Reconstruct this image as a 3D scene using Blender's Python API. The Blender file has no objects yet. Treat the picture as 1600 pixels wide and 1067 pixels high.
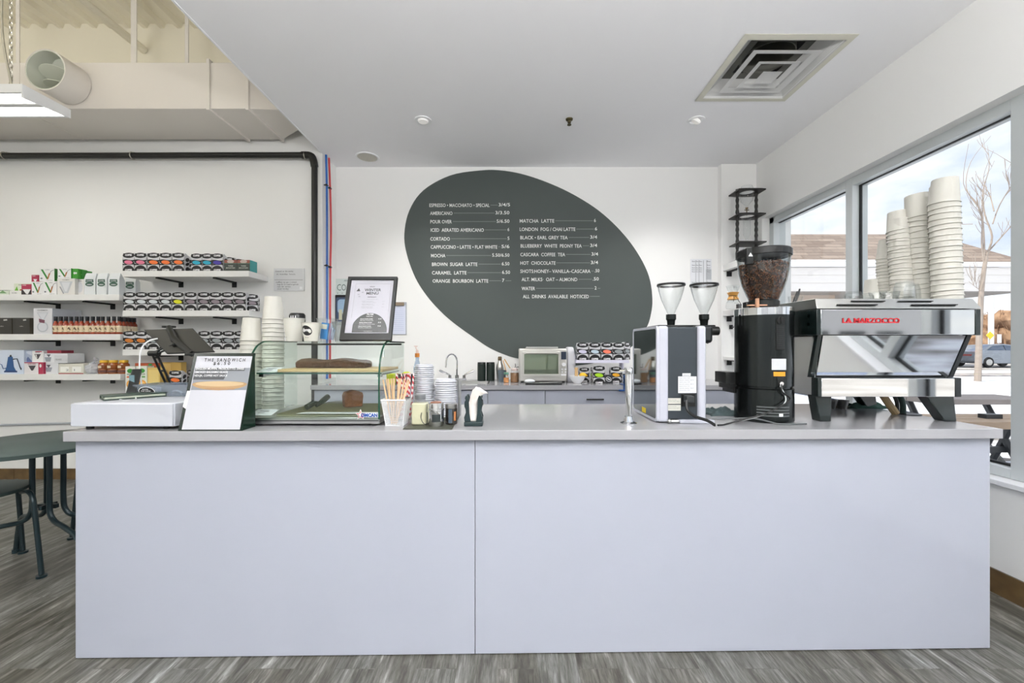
import bpy, bmesh, math, random
from mathutils import Vector, Matrix, Euler

random.seed(7)
SC = bpy.context.scene
COL = SC.collection

# ------------------------------------------------------------------ camera, sky, sun, exposure
F, CX, CY, CAMZ = 655.0, 798.0, 542.0, 1.19     # focal length in px, principal point, eye height
cam_d = bpy.data.cameras.new('camera')
cam = bpy.data.objects.new('camera', cam_d)
COL.objects.link(cam)
cam.location = (0, 0, CAMZ)
cam.rotation_euler = (math.pi / 2, 0, 0)
cam_d.sensor_width = 36
cam_d.lens = 36 * F / 1600
cam_d.shift_x = (800 - CX) / 1600
cam_d.shift_y = (CY - 533.5) / 1600
cam_d.clip_start = 0.05
cam_d.clip_end = 400
SC.camera = cam

SC.view_settings.view_transform = 'Standard'
SC.view_settings.look = 'None'
SC.view_settings.gamma = 1
SC.view_settings.use_curve_mapping = False
SC.view_settings.exposure = 0.92

SKY = 0.68
w = bpy.data.worlds.new('winter_sky')
SC.world = w
w.use_nodes = True
nt = w.node_tree
nt.nodes.clear()
def N(t, k, **kw):
    n = t.nodes.new(k)
    for a, b in kw.items():
        setattr(n, a, b)
    return n
out = N(nt, 'ShaderNodeOutputWorld')
bg = N(nt, 'ShaderNodeBackground')
tc = N(nt, 'ShaderNodeTexCoord')
sep = N(nt, 'ShaderNodeSeparateXYZ')
ramp = N(nt, 'ShaderNodeValToRGB')
ramp.color_ramp.elements[0].position = 0.0
ramp.color_ramp.elements[0].color = (0.78, 0.84, 0.96, 1)
ramp.color_ramp.elements[1].position = 0.55
ramp.color_ramp.elements[1].color = (0.34, 0.47, 0.80, 1)
mp = N(nt, 'ShaderNodeMapping')
mp.inputs['Scale'].default_value = (1.6, 1.6, 4.2)
mp.inputs['Location'].default_value = (0.35, 0.1, 0.55)
noi = N(nt, 'ShaderNodeTexNoise')
noi.inputs['Scale'].default_value = 1.5
noi.inputs['Detail'].default_value = 7
noi.inputs['Roughness'].default_value = 0.55
cr = N(nt, 'ShaderNodeValToRGB')
cr.color_ramp.elements[0].position = 0.38
cr.color_ramp.elements[0].color = (0, 0, 0, 1)
cr.color_ramp.elements[1].position = 0.53
cr.color_ramp.elements[1].color = (1, 1, 1, 1)
mx = N(nt, 'ShaderNodeMix', data_type='RGBA')
mx.inputs['B'].default_value = (1.06, 1.05, 1.05, 1)
L = nt.links.new
L(tc.outputs['Generated'], sep.inputs[0]); L(sep.outputs['Z'], ramp.inputs[0])
L(tc.outputs['Generated'], mp.inputs[0]); L(mp.outputs[0], noi.inputs['Vector'])
L(noi.outputs[0], cr.inputs[0]); L(cr.outputs[0], mx.inputs['Factor'])
L(ramp.outputs[0], mx.inputs['A']); L(mx.outputs['Result'], bg.inputs['Color'])
bg.inputs['Strength'].default_value = SKY
L(bg.outputs[0], out.inputs[0])

sun_d = bpy.data.lights.new('sun', 'SUN')
sun_d.energy = 3.2
sun_d.angle = 0.03
sun_d.color = (1.0, 0.93, 0.83)
sun = bpy.data.objects.new('sun', sun_d)
COL.objects.link(sun)
sun.location = (-20, -5, 25)
sun.rotation_euler = Vector((-0.45, -0.14, 0.80)).to_track_quat('Z', 'Y').to_euler()

FILL_SEATING = 8.5      # W of each unseen lamp added over the seating
LAMP_WALL, FILL_BAR, FILL_BAR_UP = 1.2, 1.2, 74.0  # bar values drive the unseen lamps added to brighten the room
LAMP_DOWN = 56.0        # W of each recessed downlight

# ------------------------------------------------------------------ helpers
def W(px, D): return (px - CX) * D / F
def Z(py, D): return CAMZ - (py - CY) * D / F
def P(px, py, D): return Vector((W(px, D), D, Z(py, D)))

def lin(c):
    return tuple(((v / 255) / 12.92 if v <= 10 else (((v / 255) + 0.055) / 1.055) ** 2.4) for v in c)

MATS = {}
def mat(name, rgb=(200, 200, 200), rough=0.5, metal=0.0, spec=0.5, emit=None, es=1.0, coat=0.0, bump=None, var=None):
    """Principled material; rgb in 0..255; bump=(scale, strength); var=(scale, amount) mottles the colour."""
    if name in MATS: return MATS[name]
    m = bpy.data.materials.new(name); m.use_nodes = True
    t = m.node_tree; b = t.nodes['Principled BSDF']
    c = lin(rgb)
    b.inputs['Base Color'].default_value = (*c, 1)
    b.inputs['Roughness'].default_value = rough
    b.inputs['Metallic'].default_value = metal
    b.inputs['Specular IOR Level'].default_value = spec
    b.inputs['Coat Weight'].default_value = coat
    if emit:
        b.inputs['Emission Color'].default_value = (*lin(emit), 1)
        b.inputs['Emission Strength'].default_value = es
    if bump or var:
        co = N(t, 'ShaderNodeTexCoord')
    if var:
        n = N(t, 'ShaderNodeTexNoise'); n.inputs['Scale'].default_value = var[0]; n.inputs['Detail'].default_value = 5
        r = N(t, 'ShaderNodeMapRange'); r.inputs['To Min'].default_value = 1 - var[1]; r.inputs['To Max'].default_value = 1 + var[1]
        x = N(t, 'ShaderNodeMix', data_type='RGBA', blend_type='MULTIPLY'); x.inputs['Factor'].default_value = 1
        x.inputs['A'].default_value = (*c, 1)
        t.links.new(co.outputs['Object'], n.inputs['Vector']); t.links.new(n.outputs[0], r.inputs[0])
        t.links.new(r.outputs[0], x.inputs['B']); t.links.new(x.outputs['Result'], b.inputs['Base Color'])
    if bump:
        n = N(t, 'ShaderNodeTexNoise'); n.inputs['Scale'].default_value = bump[0]; n.inputs['Detail'].default_value = 4
        p = N(t, 'ShaderNodeBump'); p.inputs['Strength'].default_value = bump[1]; p.inputs['Distance'].default_value = 0.01
        t.links.new(co.outputs['Object'], n.inputs['Vector']); t.links.new(n.outputs[0], p.inputs['Height'])
        t.links.new(p.outputs[0], b.inputs['Normal'])
    MATS[name] = m
    return m

def clear(name, rgb=(245, 250, 248), gloss=0.35, rough=0.02, haze=0.0, hazec=(230, 235, 235)):
    """Thin clear glass or plastic: mostly see-through, mirror-like towards grazing angles."""
    if name in MATS: return MATS[name]
    m = bpy.data.materials.new(name); m.use_nodes = True
    t = m.node_tree; t.nodes.clear()
    o = N(t, 'ShaderNodeOutputMaterial'); tr = N(t, 'ShaderNodeBsdfTransparent'); gl = N(t, 'ShaderNodeBsdfGlossy')
    tr.inputs[0].default_value = (*lin(rgb), 1)
    gl.inputs['Roughness'].default_value = rough
    lf = N(t, 'ShaderNodeLayerWeight'); lf.inputs['Blend'].default_value = 0.5
    pw = N(t, 'ShaderNodeMath', operation='POWER'); pw.inputs[1].default_value = 4.0
    lw = N(t, 'ShaderNodeMath', operation='MULTIPLY_ADD'); lw.inputs[1].default_value = min(0.85, gloss * 1.6); lw.inputs[2].default_value = 0.02 + gloss * 0.05
    t.links.new(lf.outputs['Facing'], pw.inputs[0]); t.links.new(pw.outputs[0], lw.inputs[0])
    mxs = N(t, 'ShaderNodeMixShader')
    t.links.new(lw.outputs[0], mxs.inputs[0]); t.links.new(tr.outputs[0], mxs.inputs[1]); t.links.new(gl.outputs[0], mxs.inputs[2])
    last = mxs
    if haze:
        df = N(t, 'ShaderNodeBsdfDiffuse'); df.inputs[0].default_value = (*lin(hazec), 1)
        m2 = N(t, 'ShaderNodeMixShader'); m2.inputs[0].default_value = haze
        t.links.new(mxs.outputs[0], m2.inputs[1]); t.links.new(df.outputs[0], m2.inputs[2]); last = m2
    t.links.new(last.outputs[0], o.inputs[0])
    MATS[name] = m
    return m

def catmull(pts, n=6, closed=False):
    pts = [Vector(p) for p in pts]; o = []
    k = len(pts)
    rng = range(k) if closed else range(k - 1)
    for i in rng:
        g = (lambda j: pts[j % k]) if closed else (lambda j: pts[max(0, min(k - 1, j))])
        a, b, c, d = g(i - 1), g(i), g(i + 1), g(i + 2)
        for s in range(n):
            u = s / n
            o.append(0.5 * ((2 * b) + (c - a) * u + (2 * a - 5 * b + 4 * c - d) * u * u + (3 * b - a - 3 * c + d) * u ** 3))
    if not closed: o.append(pts[-1])
    return o

TEXTS = {}
def text_mesh(s, bold=0.02):
    k = (s, bold)
    if k in TEXTS: return TEXTS[k]
    cu = bpy.data.curves.new('lettering', 'FONT'); cu.body = s; cu.size = 1; cu.offset = bold; cu.resolution_u = 2
    ob = bpy.data.objects.new('lettering', cu)
    me = ob.to_mesh()
    vs = [tuple(v.co) for v in me.vertices]; fs = [tuple(p.vertices) for p in me.polygons]
    ob.to_mesh_clear(); bpy.data.objects.remove(ob); bpy.data.curves.remove(cu)
    TEXTS[k] = (vs, fs)
    return TEXTS[k]

class MB:
    """Collects shapes; obj() links them as ONE mesh object. M places every shape that follows."""
    def __init__(s, M=None): s.v, s.f, s.m, s.M = [], [], [], (M or Matrix())
    def add(s, vs, fs, m=0):
        o = len(s.v)
        s.v += [s.M @ Vector(p) for p in vs]
        s.f += [tuple(o + i for i in q) for q in fs]
        s.m += [m] * len(fs)
        return s
    def box(s, x0, x1, y0, y1, z0, z1, m=0):
        vs = [(x, y, z) for z in (z0, z1) for y in (y0, y1) for x in (x0, x1)]
        return s.add(vs, [(0, 2, 3, 1), (4, 5, 7, 6), (0, 1, 5, 4), (2, 6, 7, 3), (0, 4, 6, 2), (1, 3, 7, 5)], m)
    def cbox(s, c, sz, m=0, rot=None):
        R = Matrix.Translation(Vector(c)) @ (rot.to_4x4() if rot else Matrix())
        h = [q / 2 for q in sz]
        vs = [R @ Vector((x * h[0], y * h[1], z * h[2])) for z in (-1, 1) for y in (-1, 1) for x in (-1, 1)]
        return s.add(vs, [(0, 2, 3, 1), (4, 5, 7, 6), (0, 1, 5, 4), (2, 6, 7, 3), (0, 4, 6, 2), (1, 3, 7, 5)], m)
    def prism(s, poly, vec, m=0):
        poly = [Vector(p) for p in poly]; vec = Vector(vec); n = len(poly)
        vs = poly + [p + vec for p in poly]
        fs = [tuple(range(n - 1, -1, -1)), tuple(range(n, 2 * n))] + [(i, (i + 1) % n, n + (i + 1) % n, n + i) for i in range(n)]
        return s.add(vs, fs, m)
    def face(s, poly, m=0): return s.add(poly, [tuple(range(len(poly)))], m)
    def lathe(s, prof, c=(0, 0, 0), seg=24, axis='Z', m=0, a0=0.0):
        """prof: [(r, h)]; closed at an end where r is 0."""
        A = {'Z': Matrix(), 'Y': Matrix.Rotation(math.pi / 2, 4, 'X'), 'X': Matrix.Rotation(math.pi / 2, 4, 'Y')}[axis] if isinstance(axis, str) else axis
        T = Matrix.Translation(Vector(c)) @ A
        vs, fs, rows = [], [], []
        for r, h in prof:
            if r < 1e-7:
                rows.append([len(vs)]); vs.append(T @ Vector((0, 0, h)))
            else:
                rows.append(list(range(len(vs), len(vs) + seg)))
                vs += [T @ Vector((r * math.cos(a0 + 2 * math.pi * i / seg), r * math.sin(a0 + 2 * math.pi * i / seg), h)) for i in range(seg)]
        for a, b in zip(rows, rows[1:]):
            for i in range(seg):
                j = (i + 1) % seg
                if len(a) == 1 and len(b) == 1: continue
                if len(a) == 1: fs.append((a[0], b[j], b[i]))
                elif len(b) == 1: fs.append((a[i], a[j], b[0]))
                else: fs.append((a[i], a[j], b[j], b[i]))
        return s.add(vs, fs, m)
    def cyl(s, c, r, h, seg=24, axis='Z', m=0, r2=None):
        r2 = r if r2 is None else r2
        return s.lathe([(0, 0), (r, 0), (r2, h), (0, h)], c, seg, axis, m)
    def tube(s, pts, r, seg=8, m=0, closed=False):
        pts = [Vector(p) for p in pts]; n = len(pts)
        rad = r if isinstance(r, (list, tuple)) else [r] * n
        tan = []
        for i in range(n):
            a = pts[(i - 1) % n] if closed or i > 0 else pts[i]
            b = pts[(i + 1) % n] if closed or i < n - 1 else pts[i]
            t = (b - a)
            tan.append(t.normalized() if t.length > 1e-9 else Vector((0, 0, 1)))
        up = Vector((0, 0, 1)) if abs(tan[0].z) < 0.9 else Vector((1, 0, 0))
        u = tan[0].cross(up).normalized()
        vs, fs = [], []
        for i in range(n):
            u = (u - tan[i] * u.dot(tan[i])).normalized(); w_ = tan[i].cross(u)
            vs += [pts[i] + rad[i] * (math.cos(2 * math.pi * k / seg) * u + math.sin(2 * math.pi * k / seg) * w_) for k in range(seg)]
        for i in range(n if closed else n - 1):
            j = (i + 1) % n
            for k in range(seg):
                l = (k + 1) % seg
                fs.append((i * seg + k, i * seg + l, j * seg + l, j * seg + k))
        if not closed:
            fs.append(tuple(range(seg - 1, -1, -1))); fs.append(tuple((n - 1) * seg + k for k in range(seg)))
        return s.add(vs, fs, m)
    def ball(s, c, r, m=0, seg=16, rings=8):
        r = r if isinstance(r, (tuple, list)) else (r, r, r)
        vs, fs = [(c[0], c[1], c[2] - r[2])], []
        for i in range(1, rings):
            t = math.pi * i / rings - math.pi / 2
            vs += [(c[0] + r[0] * math.cos(t) * math.cos(2 * math.pi * k / seg), c[1] + r[1] * math.cos(t) * math.sin(2 * math.pi * k / seg), c[2] + r[2] * math.sin(t)) for k in range(seg)]
        vs.append((c[0], c[1], c[2] + r[2])); e = len(vs) - 1
        for k in range(seg):
            l = (k + 1) % seg
            fs.append((0, 1 + l, 1 + k)); fs.append((e, 1 + (rings - 2) * seg + k, 1 + (rings - 2) * seg + l))
            for i in range(rings - 2):
                a = 1 + i * seg
                fs.append((a + k, a + l, a + seg + l, a + seg + k))
        return s.add(vs, fs, m)
    def text(s, string, O, U, V, w=None, h=0.01, m=0, bold=0.02, align='L'):
        """Flat lettering: O the lower-left of its box, U / V unit directions, w wide (None: natural), capitals h high."""
        vs, fs = text_mesh(string, bold)
        if not vs: return s
        x0 = min(p[0] for p in vs); x1 = max(p[0] for p in vs); cap = 0.73
        sx = (w / (x1 - x0)) if w else h / cap
        O, U, V = Vector(O), Vector(U), Vector(V)
        ww = sx * (x1 - x0)
        if align == 'C': O = O - U * ww / 2
        if align == 'R': O = O - U * ww
        return s.add([O + U * ((p[0] - x0) * sx) + V * (p[1] * h / cap) for p in vs], fs, m)
    def ell(s, O, U, V, cu, cv, ru, rv, m=0, n=28, a0=0, a1=2 * math.pi, tilt=0):
        """Flat filled ellipse (or a slice of one) in the plane O + u U + v V."""
        O, U, V = Vector(O), Vector(U), Vector(V)
        full = abs(a1 - a0 - 2 * math.pi) < 1e-6
        ps = []
        for i in range(n if full else n + 1):
            a = a0 + (a1 - a0) * i / n
            x, y = ru * math.cos(a), rv * math.sin(a)
            x, y = x * math.cos(tilt) - y * math.sin(tilt), x * math.sin(tilt) + y * math.cos(tilt)
            ps.append(O + U * (cu + x) + V * (cv + y))
        return s.face(ps, m)

def place(o):
    return Matrix.LocRotScale(o.location, o.rotation_euler, None)

def tag(o, label=None, cat=None, group=None, kind=None):
    if label: o['label'] = label
    if cat: o['category'] = cat
    if group: o['group'] = group
    if kind: o['kind'] = kind
    return o

def obj(name, mb, mats, parent=None, bevel=0.0, seg=2, smooth=35, base=True, flip=True):
    """Link the collected shapes (world coordinates) as one mesh; under a parent they become local to it."""
    me = bpy.data.meshes.new(name)
    if parent is not None:
        inv = place(parent)
        if parent.parent is not None: inv = place(parent.parent) @ inv
        inv = inv.inverted(); vs = [inv @ p for p in mb.v]; loc = None
    elif base and mb.v:
        xs, ys, zs = [p.x for p in mb.v], [p.y for p in mb.v], [p.z for p in mb.v]
        loc = Vector(((min(xs) + max(xs)) / 2, (min(ys) + max(ys)) / 2, min(zs))); vs = [p - loc for p in mb.v]
    else: loc = None; vs = mb.v
    me.from_pydata([tuple(p) for p in vs], [], mb.f)
    mats = mats if isinstance(mats, (list, tuple)) else [mats]
    for m in mats: me.materials.append(m)
    me.polygons.foreach_set('material_index', mb.m)
    if flip:
        bm = bmesh.new(); bm.from_mesh(me); bmesh.ops.recalc_face_normals(bm, faces=bm.faces); bm.to_mesh(me); bm.free()
    if smooth:
        me.shade_smooth(); me.set_sharp_from_angle(angle=math.radians(smooth))
    me.update()
    o = bpy.data.objects.new(name, me); COL.objects.link(o)
    if loc is not None: o.location = loc
    if parent is not None: o.parent = parent
    if bevel:
        b = o.modifiers.new('bevel', 'BEVEL'); b.width = bevel; b.segments = seg; b.limit_method = 'ANGLE'; b.angle_limit = math.radians(40)
    return o

def thing(name, label, cat, loc=(0, 0, 0), rz=0.0, group=None):
    o = bpy.data.objects.new(name, None); COL.objects.link(o)
    o.empty_display_size = 0.05
    o.location = loc; o.rotation_euler = (0, 0, rz)
    return tag(o, label, cat, group)

def struct(name, mb, mats, bevel=0.0, parent=None, smooth=35):
    o = obj(name, mb, mats, parent, bevel=bevel, smooth=smooth)
    if parent is None: o['kind'] = 'structure'
    return o

def dup(root, loc, rot=None, label=None, group=None):
    r = root.copy(); COL.objects.link(r); r.location = loc
    if rot is not None: r.rotation_euler = rot if isinstance(rot, (tuple, list, Euler)) else (0, 0, rot)
    if label: r['label'] = label
    if group: r['group'] = group
    for ch in list(root.children):
        c = ch.copy(); COL.objects.link(c); c.parent = r
        for g in list(ch.children):
            d = g.copy(); COL.objects.link(d); d.parent = c
    return r

ORD = ('topmost', 'second', 'third', 'fourth', 'fifth', 'sixth', 'seventh', 'eighth', 'ninth', 'tenth', 'eleventh', 'twelfth', 'thirteenth', 'fourteenth',
       'fifteenth', 'sixteenth', 'seventeenth', 'eighteenth', 'nineteenth', 'twentieth', 'twenty-first', 'twenty-second', 'twenty-third', 'twenty-fourth', 'twenty-fifth', 'twenty-sixth')
ORD1 = ('first',) + ORD[1:]
X3, Y3, Z3 = Vector((1, 0, 0)), Vector((0, 1, 0)), Vector((0, 0, 1))

# ------------------------------------------------------------------ materials
wall_m = mat('white_wall_paint', (238, 238, 236), 0.75, bump=(180, 0.03), var=(1.2, 0.012))
ceil_m = mat('ceiling_paint', (240, 240, 242), 0.85, var=(1.0, 0.01))
deck_m = mat('cream_deck_paint', (244, 238, 219), 0.7, var=(1.5, 0.05))
duct_m = mat('white_duct_paint', (226, 220, 212), 0.5, var=(2.0, 0.02))
white_m = mat('white_satin', (235, 236, 238), 0.35)
lam_m = mat('white_gloss_laminate', (178, 182, 195), 0.11, spec=0.55)
quartz_m = mat('grey_white_quartz', (166, 166, 170), 0.12, var=(60, 0.02))
alu_m = mat('painted_aluminium', (200, 205, 206), 0.4, metal=0.15)
chrome_m = mat('chrome', (225, 226, 228), 0.05, metal=1.0)
steel_m = mat('brushed_steel', (190, 190, 188), 0.28, metal=1.0)
black_m = mat('black_plastic', (13, 15, 15), 0.32)
blackmat_m = mat('matt_black', (16, 17, 18), 0.6)
dark_m = mat('dark_charcoal', (34, 38, 40), 0.42)
pane_m = clear('window_glass', (250, 252, 252), 0.30)
glass_m = clear('clear_glass', (251, 252, 252), 0.42)
green_glass = clear('greenish_glass', (249, 253, 251), 0.22)
edge_m = mat('green_glass_edge', (16, 74, 54), 0.15)
cup_m = mat('white_paper_cup', (212, 210, 201), 0.55)
paper_m = mat('white_paper', (214, 215, 220), 0.6)
ink_m = mat('black_ink', (10, 10, 13), 0.6)
greyink_m = mat('grey_ink', (92, 94, 100), 0.6)
# ------------------------------------------------------------------ room shell
XL, XR, YF, YB, YL, XS, ZC, ZD = -6.6, 2.35, -3.6, 4.08, 3.78, -1.70, 2.94, 4.10

fm = bpy.data.materials.new('weathered_wood_floor'); fm.use_nodes = True
t = fm.node_tree; b = t.nodes['Principled BSDF']
tc = N(t, 'ShaderNodeTexCoord'); mp = N(t, 'ShaderNodeMapping'); mp.inputs['Rotation'].default_value = (0, 0, math.pi / 2)
br = N(t, 'ShaderNodeTexBrick'); br.offset = 0.37
br.inputs['Scale'].default_value = 1.0; br.inputs['Brick Width'].default_value = 1.2; br.inputs['Row Height'].default_value = 0.15
br.inputs['Mortar Size'].default_value = 0.0015; br.inputs['Mortar Smooth'].default_value = 0.3
br.inputs['Color1'].default_value = (0.0, 0.0, 0.0, 1); br.inputs['Color2'].default_value = (1, 1, 1, 1); br.inputs['Mortar'].default_value = (0.2, 0.2, 0.2, 1)
m2 = N(t, 'ShaderNodeMapping'); m2.inputs['Scale'].default_value = (9.0, 1.3, 1)
n1 = N(t, 'ShaderNodeTexNoise'); n1.inputs['Scale'].default_value = 2.2; n1.inputs['Detail'].default_value = 9; n1.inputs['Roughness'].default_value = 0.68; n1.inputs['Distortion'].default_value = 0.5
ad = N(t, 'ShaderNodeVectorMath', operation='MULTIPLY_ADD')
ad.inputs[1].default_value = (7, 7, 7)
r1 = N(t, 'ShaderNodeValToRGB')
e = r1.color_ramp.elements
e[0].position = 0.30; e[0].color = (*lin((52, 50, 46)), 1); e[1].position = 0.72; e[1].color = (*lin((172, 171, 167)), 1)
k = e.new(0.45); k.color = (*lin((86, 84, 77)), 1)
k = e.new(0.58); k.color = (*lin((114, 113, 108)), 1)
x = N(t, 'ShaderNodeMix', data_type='RGBA', blend_type='MULTIPLY'); x.inputs['Factor'].default_value = 1
r2 = N(t, 'ShaderNodeValToRGB'); r2.color_ramp.elements[0].color = (0.72, 0.70, 0.66, 1); r2.color_ramp.elements[1].color = (1.05, 1.08, 1.12, 1)
t.links.new(tc.outputs['Object'], mp.inputs[0]); t.links.new(mp.outputs[0], br.inputs['Vector'])
t.links.new(br.outputs['Color'], ad.inputs[0]); t.links.new(tc.outputs['Object'], ad.inputs[2])
t.links.new(ad.outputs[0], m2.inputs[0]); t.links.new(m2.outputs[0], n1.inputs['Vector']); t.links.new(n1.outputs[0], r1.inputs[0])
t.links.new(br.outputs['Color'], r2.inputs[0]); t.links.new(r1.outputs[0], x.inputs['A']); t.links.new(r2.outputs[0], x.inputs['B'])
m3 = N(t, 'ShaderNodeMapping'); m3.inputs['Scale'].default_value = (60, 5, 1); m3.inputs['Rotation'].default_value = (0, 0, 0.12)
n3 = N(t, 'ShaderNodeTexNoise'); n3.inputs['Scale'].default_value = 1.6; n3.inputs['Detail'].default_value = 6; n3.inputs['Roughness'].default_value = 0.7
r3 = N(t, 'ShaderNodeValToRGB'); r3.color_ramp.elements[0].position = .36; r3.color_ramp.elements[0].color = (.66, .65, .62, 1); r3.color_ramp.elements[1].position = .68; r3.color_ramp.elements[1].color = (1.75, 1.78, 1.80, 1)
x3 = N(t, 'ShaderNodeMix', data_type='RGBA', blend_type='MULTIPLY'); x3.inputs['Factor'].default_value = 1
t.links.new(ad.outputs[0], m3.inputs[0]); t.links.new(m3.outputs[0], n3.inputs['Vector']); t.links.new(n3.outputs[0], r3.inputs[0])
t.links.new(x.outputs['Result'], x3.inputs['A']); t.links.new(r3.outputs[0], x3.inputs['B']); t.links.new(x3.outputs['Result'], b.inputs['Base Color'])
b.inputs['Roughness'].default_value = 0.42
struct('floor', MB().box(XL, 2.6, YF, 4.3, -0.12, 0.0), fm)

struct('wall_back', MB().box(XS, 2.6, YB, YB + 0.2, 0, ZC), wall_m)
struct('wall_back_left', MB().box(XL, XS, YL, YB + 0.2, 0, ZD + 0.1), wall_m)
struct('wall_left', MB().box(XL - 0.2, XL, YF, YB + 0.2, 0, ZD + 0.1), wall_m)
struct('wall_pilaster', MB().box(2.015, XR, 4.01, YB, 0, ZC), wall_m)
mb = MB()
mb.box(XR, 2.62, YF, 4.28, 0, 0.545); mb.box(XR, 2.62, YF, 4.28, 2.39, ZD + 0.1); mb.box(XR, 2.62, 3.92, 4.28, 0.545, 2.39)
mb.box(XR, 2.62, YF, -2.98, 0.545, 2.39)
struct('wall_right', mb, wall_m)
# storefront behind the photographer
mb = MB()
mb.box(XL, XR, YF - 0.2, YF, 0, 0.25); mb.box(XL, XR, YF - 0.2, YF, 2.85, ZD + 0.1)
mb.box(XL, XL + 0.2, YF - 0.2, YF, 0.25, 2.85); mb.box(XR - 0.2, XR, YF - 0.2, YF, 0.25, 2.85)
struct('wall_front', mb, wall_m)

# dropped ceiling over the bar, the painted deck beside it
DX, DY, DS = 1.628, 2.66, 0.32    # ceiling diffuser centre and half side
mb = MB()
h = DS - 0.045
mb.box(XS, DX - h, YF, YB + 0.2, ZC, ZD + 0.1); mb.box(DX + h, XR, YF, YB + 0.2, ZC, ZD + 0.1)
mb.box(DX - h, DX + h, YF, DY - h, ZC, ZD + 0.1); mb.box(DX - h, DX + h, DY + h, YB + 0.2, ZC, ZD + 0.1)
mb.box(DX - h, DX + h, DY - h, DY + h, ZC + 0.3, ZD + 0.1)
struct('ceiling', mb, ceil_m)
mb = MB(); prof = []
xx = XL
while xx < XS:
    prof += [(xx, ZD), (xx + 0.085, ZD), (xx + 0.10, ZD - 0.042), (xx + 0.135, ZD - 0.042)]; xx += 0.152
prof.append((XS, ZD))
prof = [p for p in prof if p[0] <= XS]
mb.prism([(a, YF, z) for a, z in prof] + [(XS, YF, ZD + 0.12), (XL, YF, ZD + 0.12)], (0, YL - YF, 0))
struct('ceiling_deck', mb, deck_m, smooth=0)
struct('wall_upper_band', MB().box(XL, XS - .001, YL - .004, YL - .0002, 3.36, ZD), deck_m)
struct('trim_ceiling_edge', MB().box(XS - 0.012, XS, YF, YL, ZC - 0.004, ZC + 0.03), white_m)

# skirting tiles
tile_m = bpy.data.materials.new('brown_skirting_tile'); tile_m.use_nodes = True
t = tile_m.node_tree; b = t.nodes['Principled BSDF']
tc = N(t, 'ShaderNodeTexCoord'); n1 = N(t, 'ShaderNodeTexNoise'); n1.inputs['Scale'].default_value = 14; n1.inputs['Detail'].default_value = 6
r1 = N(t, 'ShaderNodeValToRGB'); r1.color_ramp.elements[0].color = (*lin((66, 50, 32)), 1); r1.color_ramp.elements[1].color = (*lin((128, 102, 66)), 1)
t.links.new(tc.outputs['Object'], n1.inputs['Vector']); t.links.new(n1.outputs[0], r1.inputs[0]); t.links.new(r1.outputs[0], b.inputs['Base Color'])
b.inputs['Roughness'].default_value = 0.4
grout_m = mat('grey_grout', (150, 146, 138), 0.8)
mb = MB(); xx = XL
mb.box(XL, XS, YL - 0.008, YL, 0, 0.095, 1)
while xx < XS - 0.02:
    mb.box(xx + 0.002, min(xx + 0.303, XS), YL - 0.012, YL - 0.004, 0, 0.095); xx += 0.305
struct('baseboard_left', mb, [tile_m, grout_m])
mb = MB(); yy = YF
mb.box(XR - 0.008, XR, YF, YB, 0, 0.115, 1)
while yy < 3.9:
    mb.box(XR - 0.012, XR - 0.004, yy + 0.002, yy + 0.303, 0, 0.115); yy += 0.305
struct('baseboard_right', mb, [tile_m, grout_m])

# ------------------------------------------------------------------ windows
def window(n, y0, y1):
    """One light of the strip window on the side wall, frame at X 2.42..2.52, glass at 2.475."""
    f = MB()
    f.box(2.42, 2.53, y0, y0 + 0.06, 0.55, 2.39)
    f.box(2.42, 2.53, y0 + 0.06, y1, 2.335, 2.39); f.box(2.42, 2.53, y0 + 0.06, y1, 0.55, 0.60)
    wn = struct('window_%d' % n, f, alu_m, bevel=0.002)
    g = MB().box(2.472, 2.478, y0 + 0.06, y1, 0.60, 2.335)
    obj('window_pane', g, pane_m, wn, smooth=0)
    k = MB()
    for a, b_ in ((y0 + 0.06, y0 + 0.072), (y1 - 0.012, y1)): k.box(2.468, 2.482, a, b_, 0.60, 2.335)
    k.box(2.468, 2.482, y0 + 0.072, y1 - 0.012, 2.330, 2.335); k.box(2.464, 2.486, y0 + 0.072, y1 - 0.012, 0.60, 0.612)
    obj('gasket', k, blackmat_m, wn)
ys = [-2.98, -2.03, -1.03, -0.03, 0.97, 1.97, 2.97, 3.92]
for i in range(7): window(i + 1, ys[i], ys[i + 1])
struct('trim_window_jamb', MB().box(2.42, 2.53, 3.86, 3.92, 0.55, 2.39), alu_m)
struct('trim_window_sill', MB().box(2.335, 2.42, YF, 3.92, 0.525, 0.55), white_m, bevel=0.003)
# storefront lights
x0 = XL + 0.2; n = 8; step = (XR - 0.2 - x0) / 7
for i in range(7):
    a, b_ = x0 + i * step, x0 + (i + 1) * step
    f = MB()
    f.box(a, a + 0.06, YF - 0.14, YF - 0.04, 0.25, 2.85)
    f.box(a + 0.06, b_, YF - 0.14, YF - 0.04, 0.25, 0.31); f.box(a + 0.06, b_, YF - 0.14, YF - 0.04, 2.79, 2.85); f.box(a + 0.06, b_, YF - 0.14, YF - 0.04, 2.1, 2.15)
    wn = struct('window_%d' % (n + i), f, alu_m)
    obj('window_pane', MB().box(a + 0.06, b_, YF - 0.093, YF - 0.087, 0.31, 2.79), pane_m, wn, smooth=0)

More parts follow.
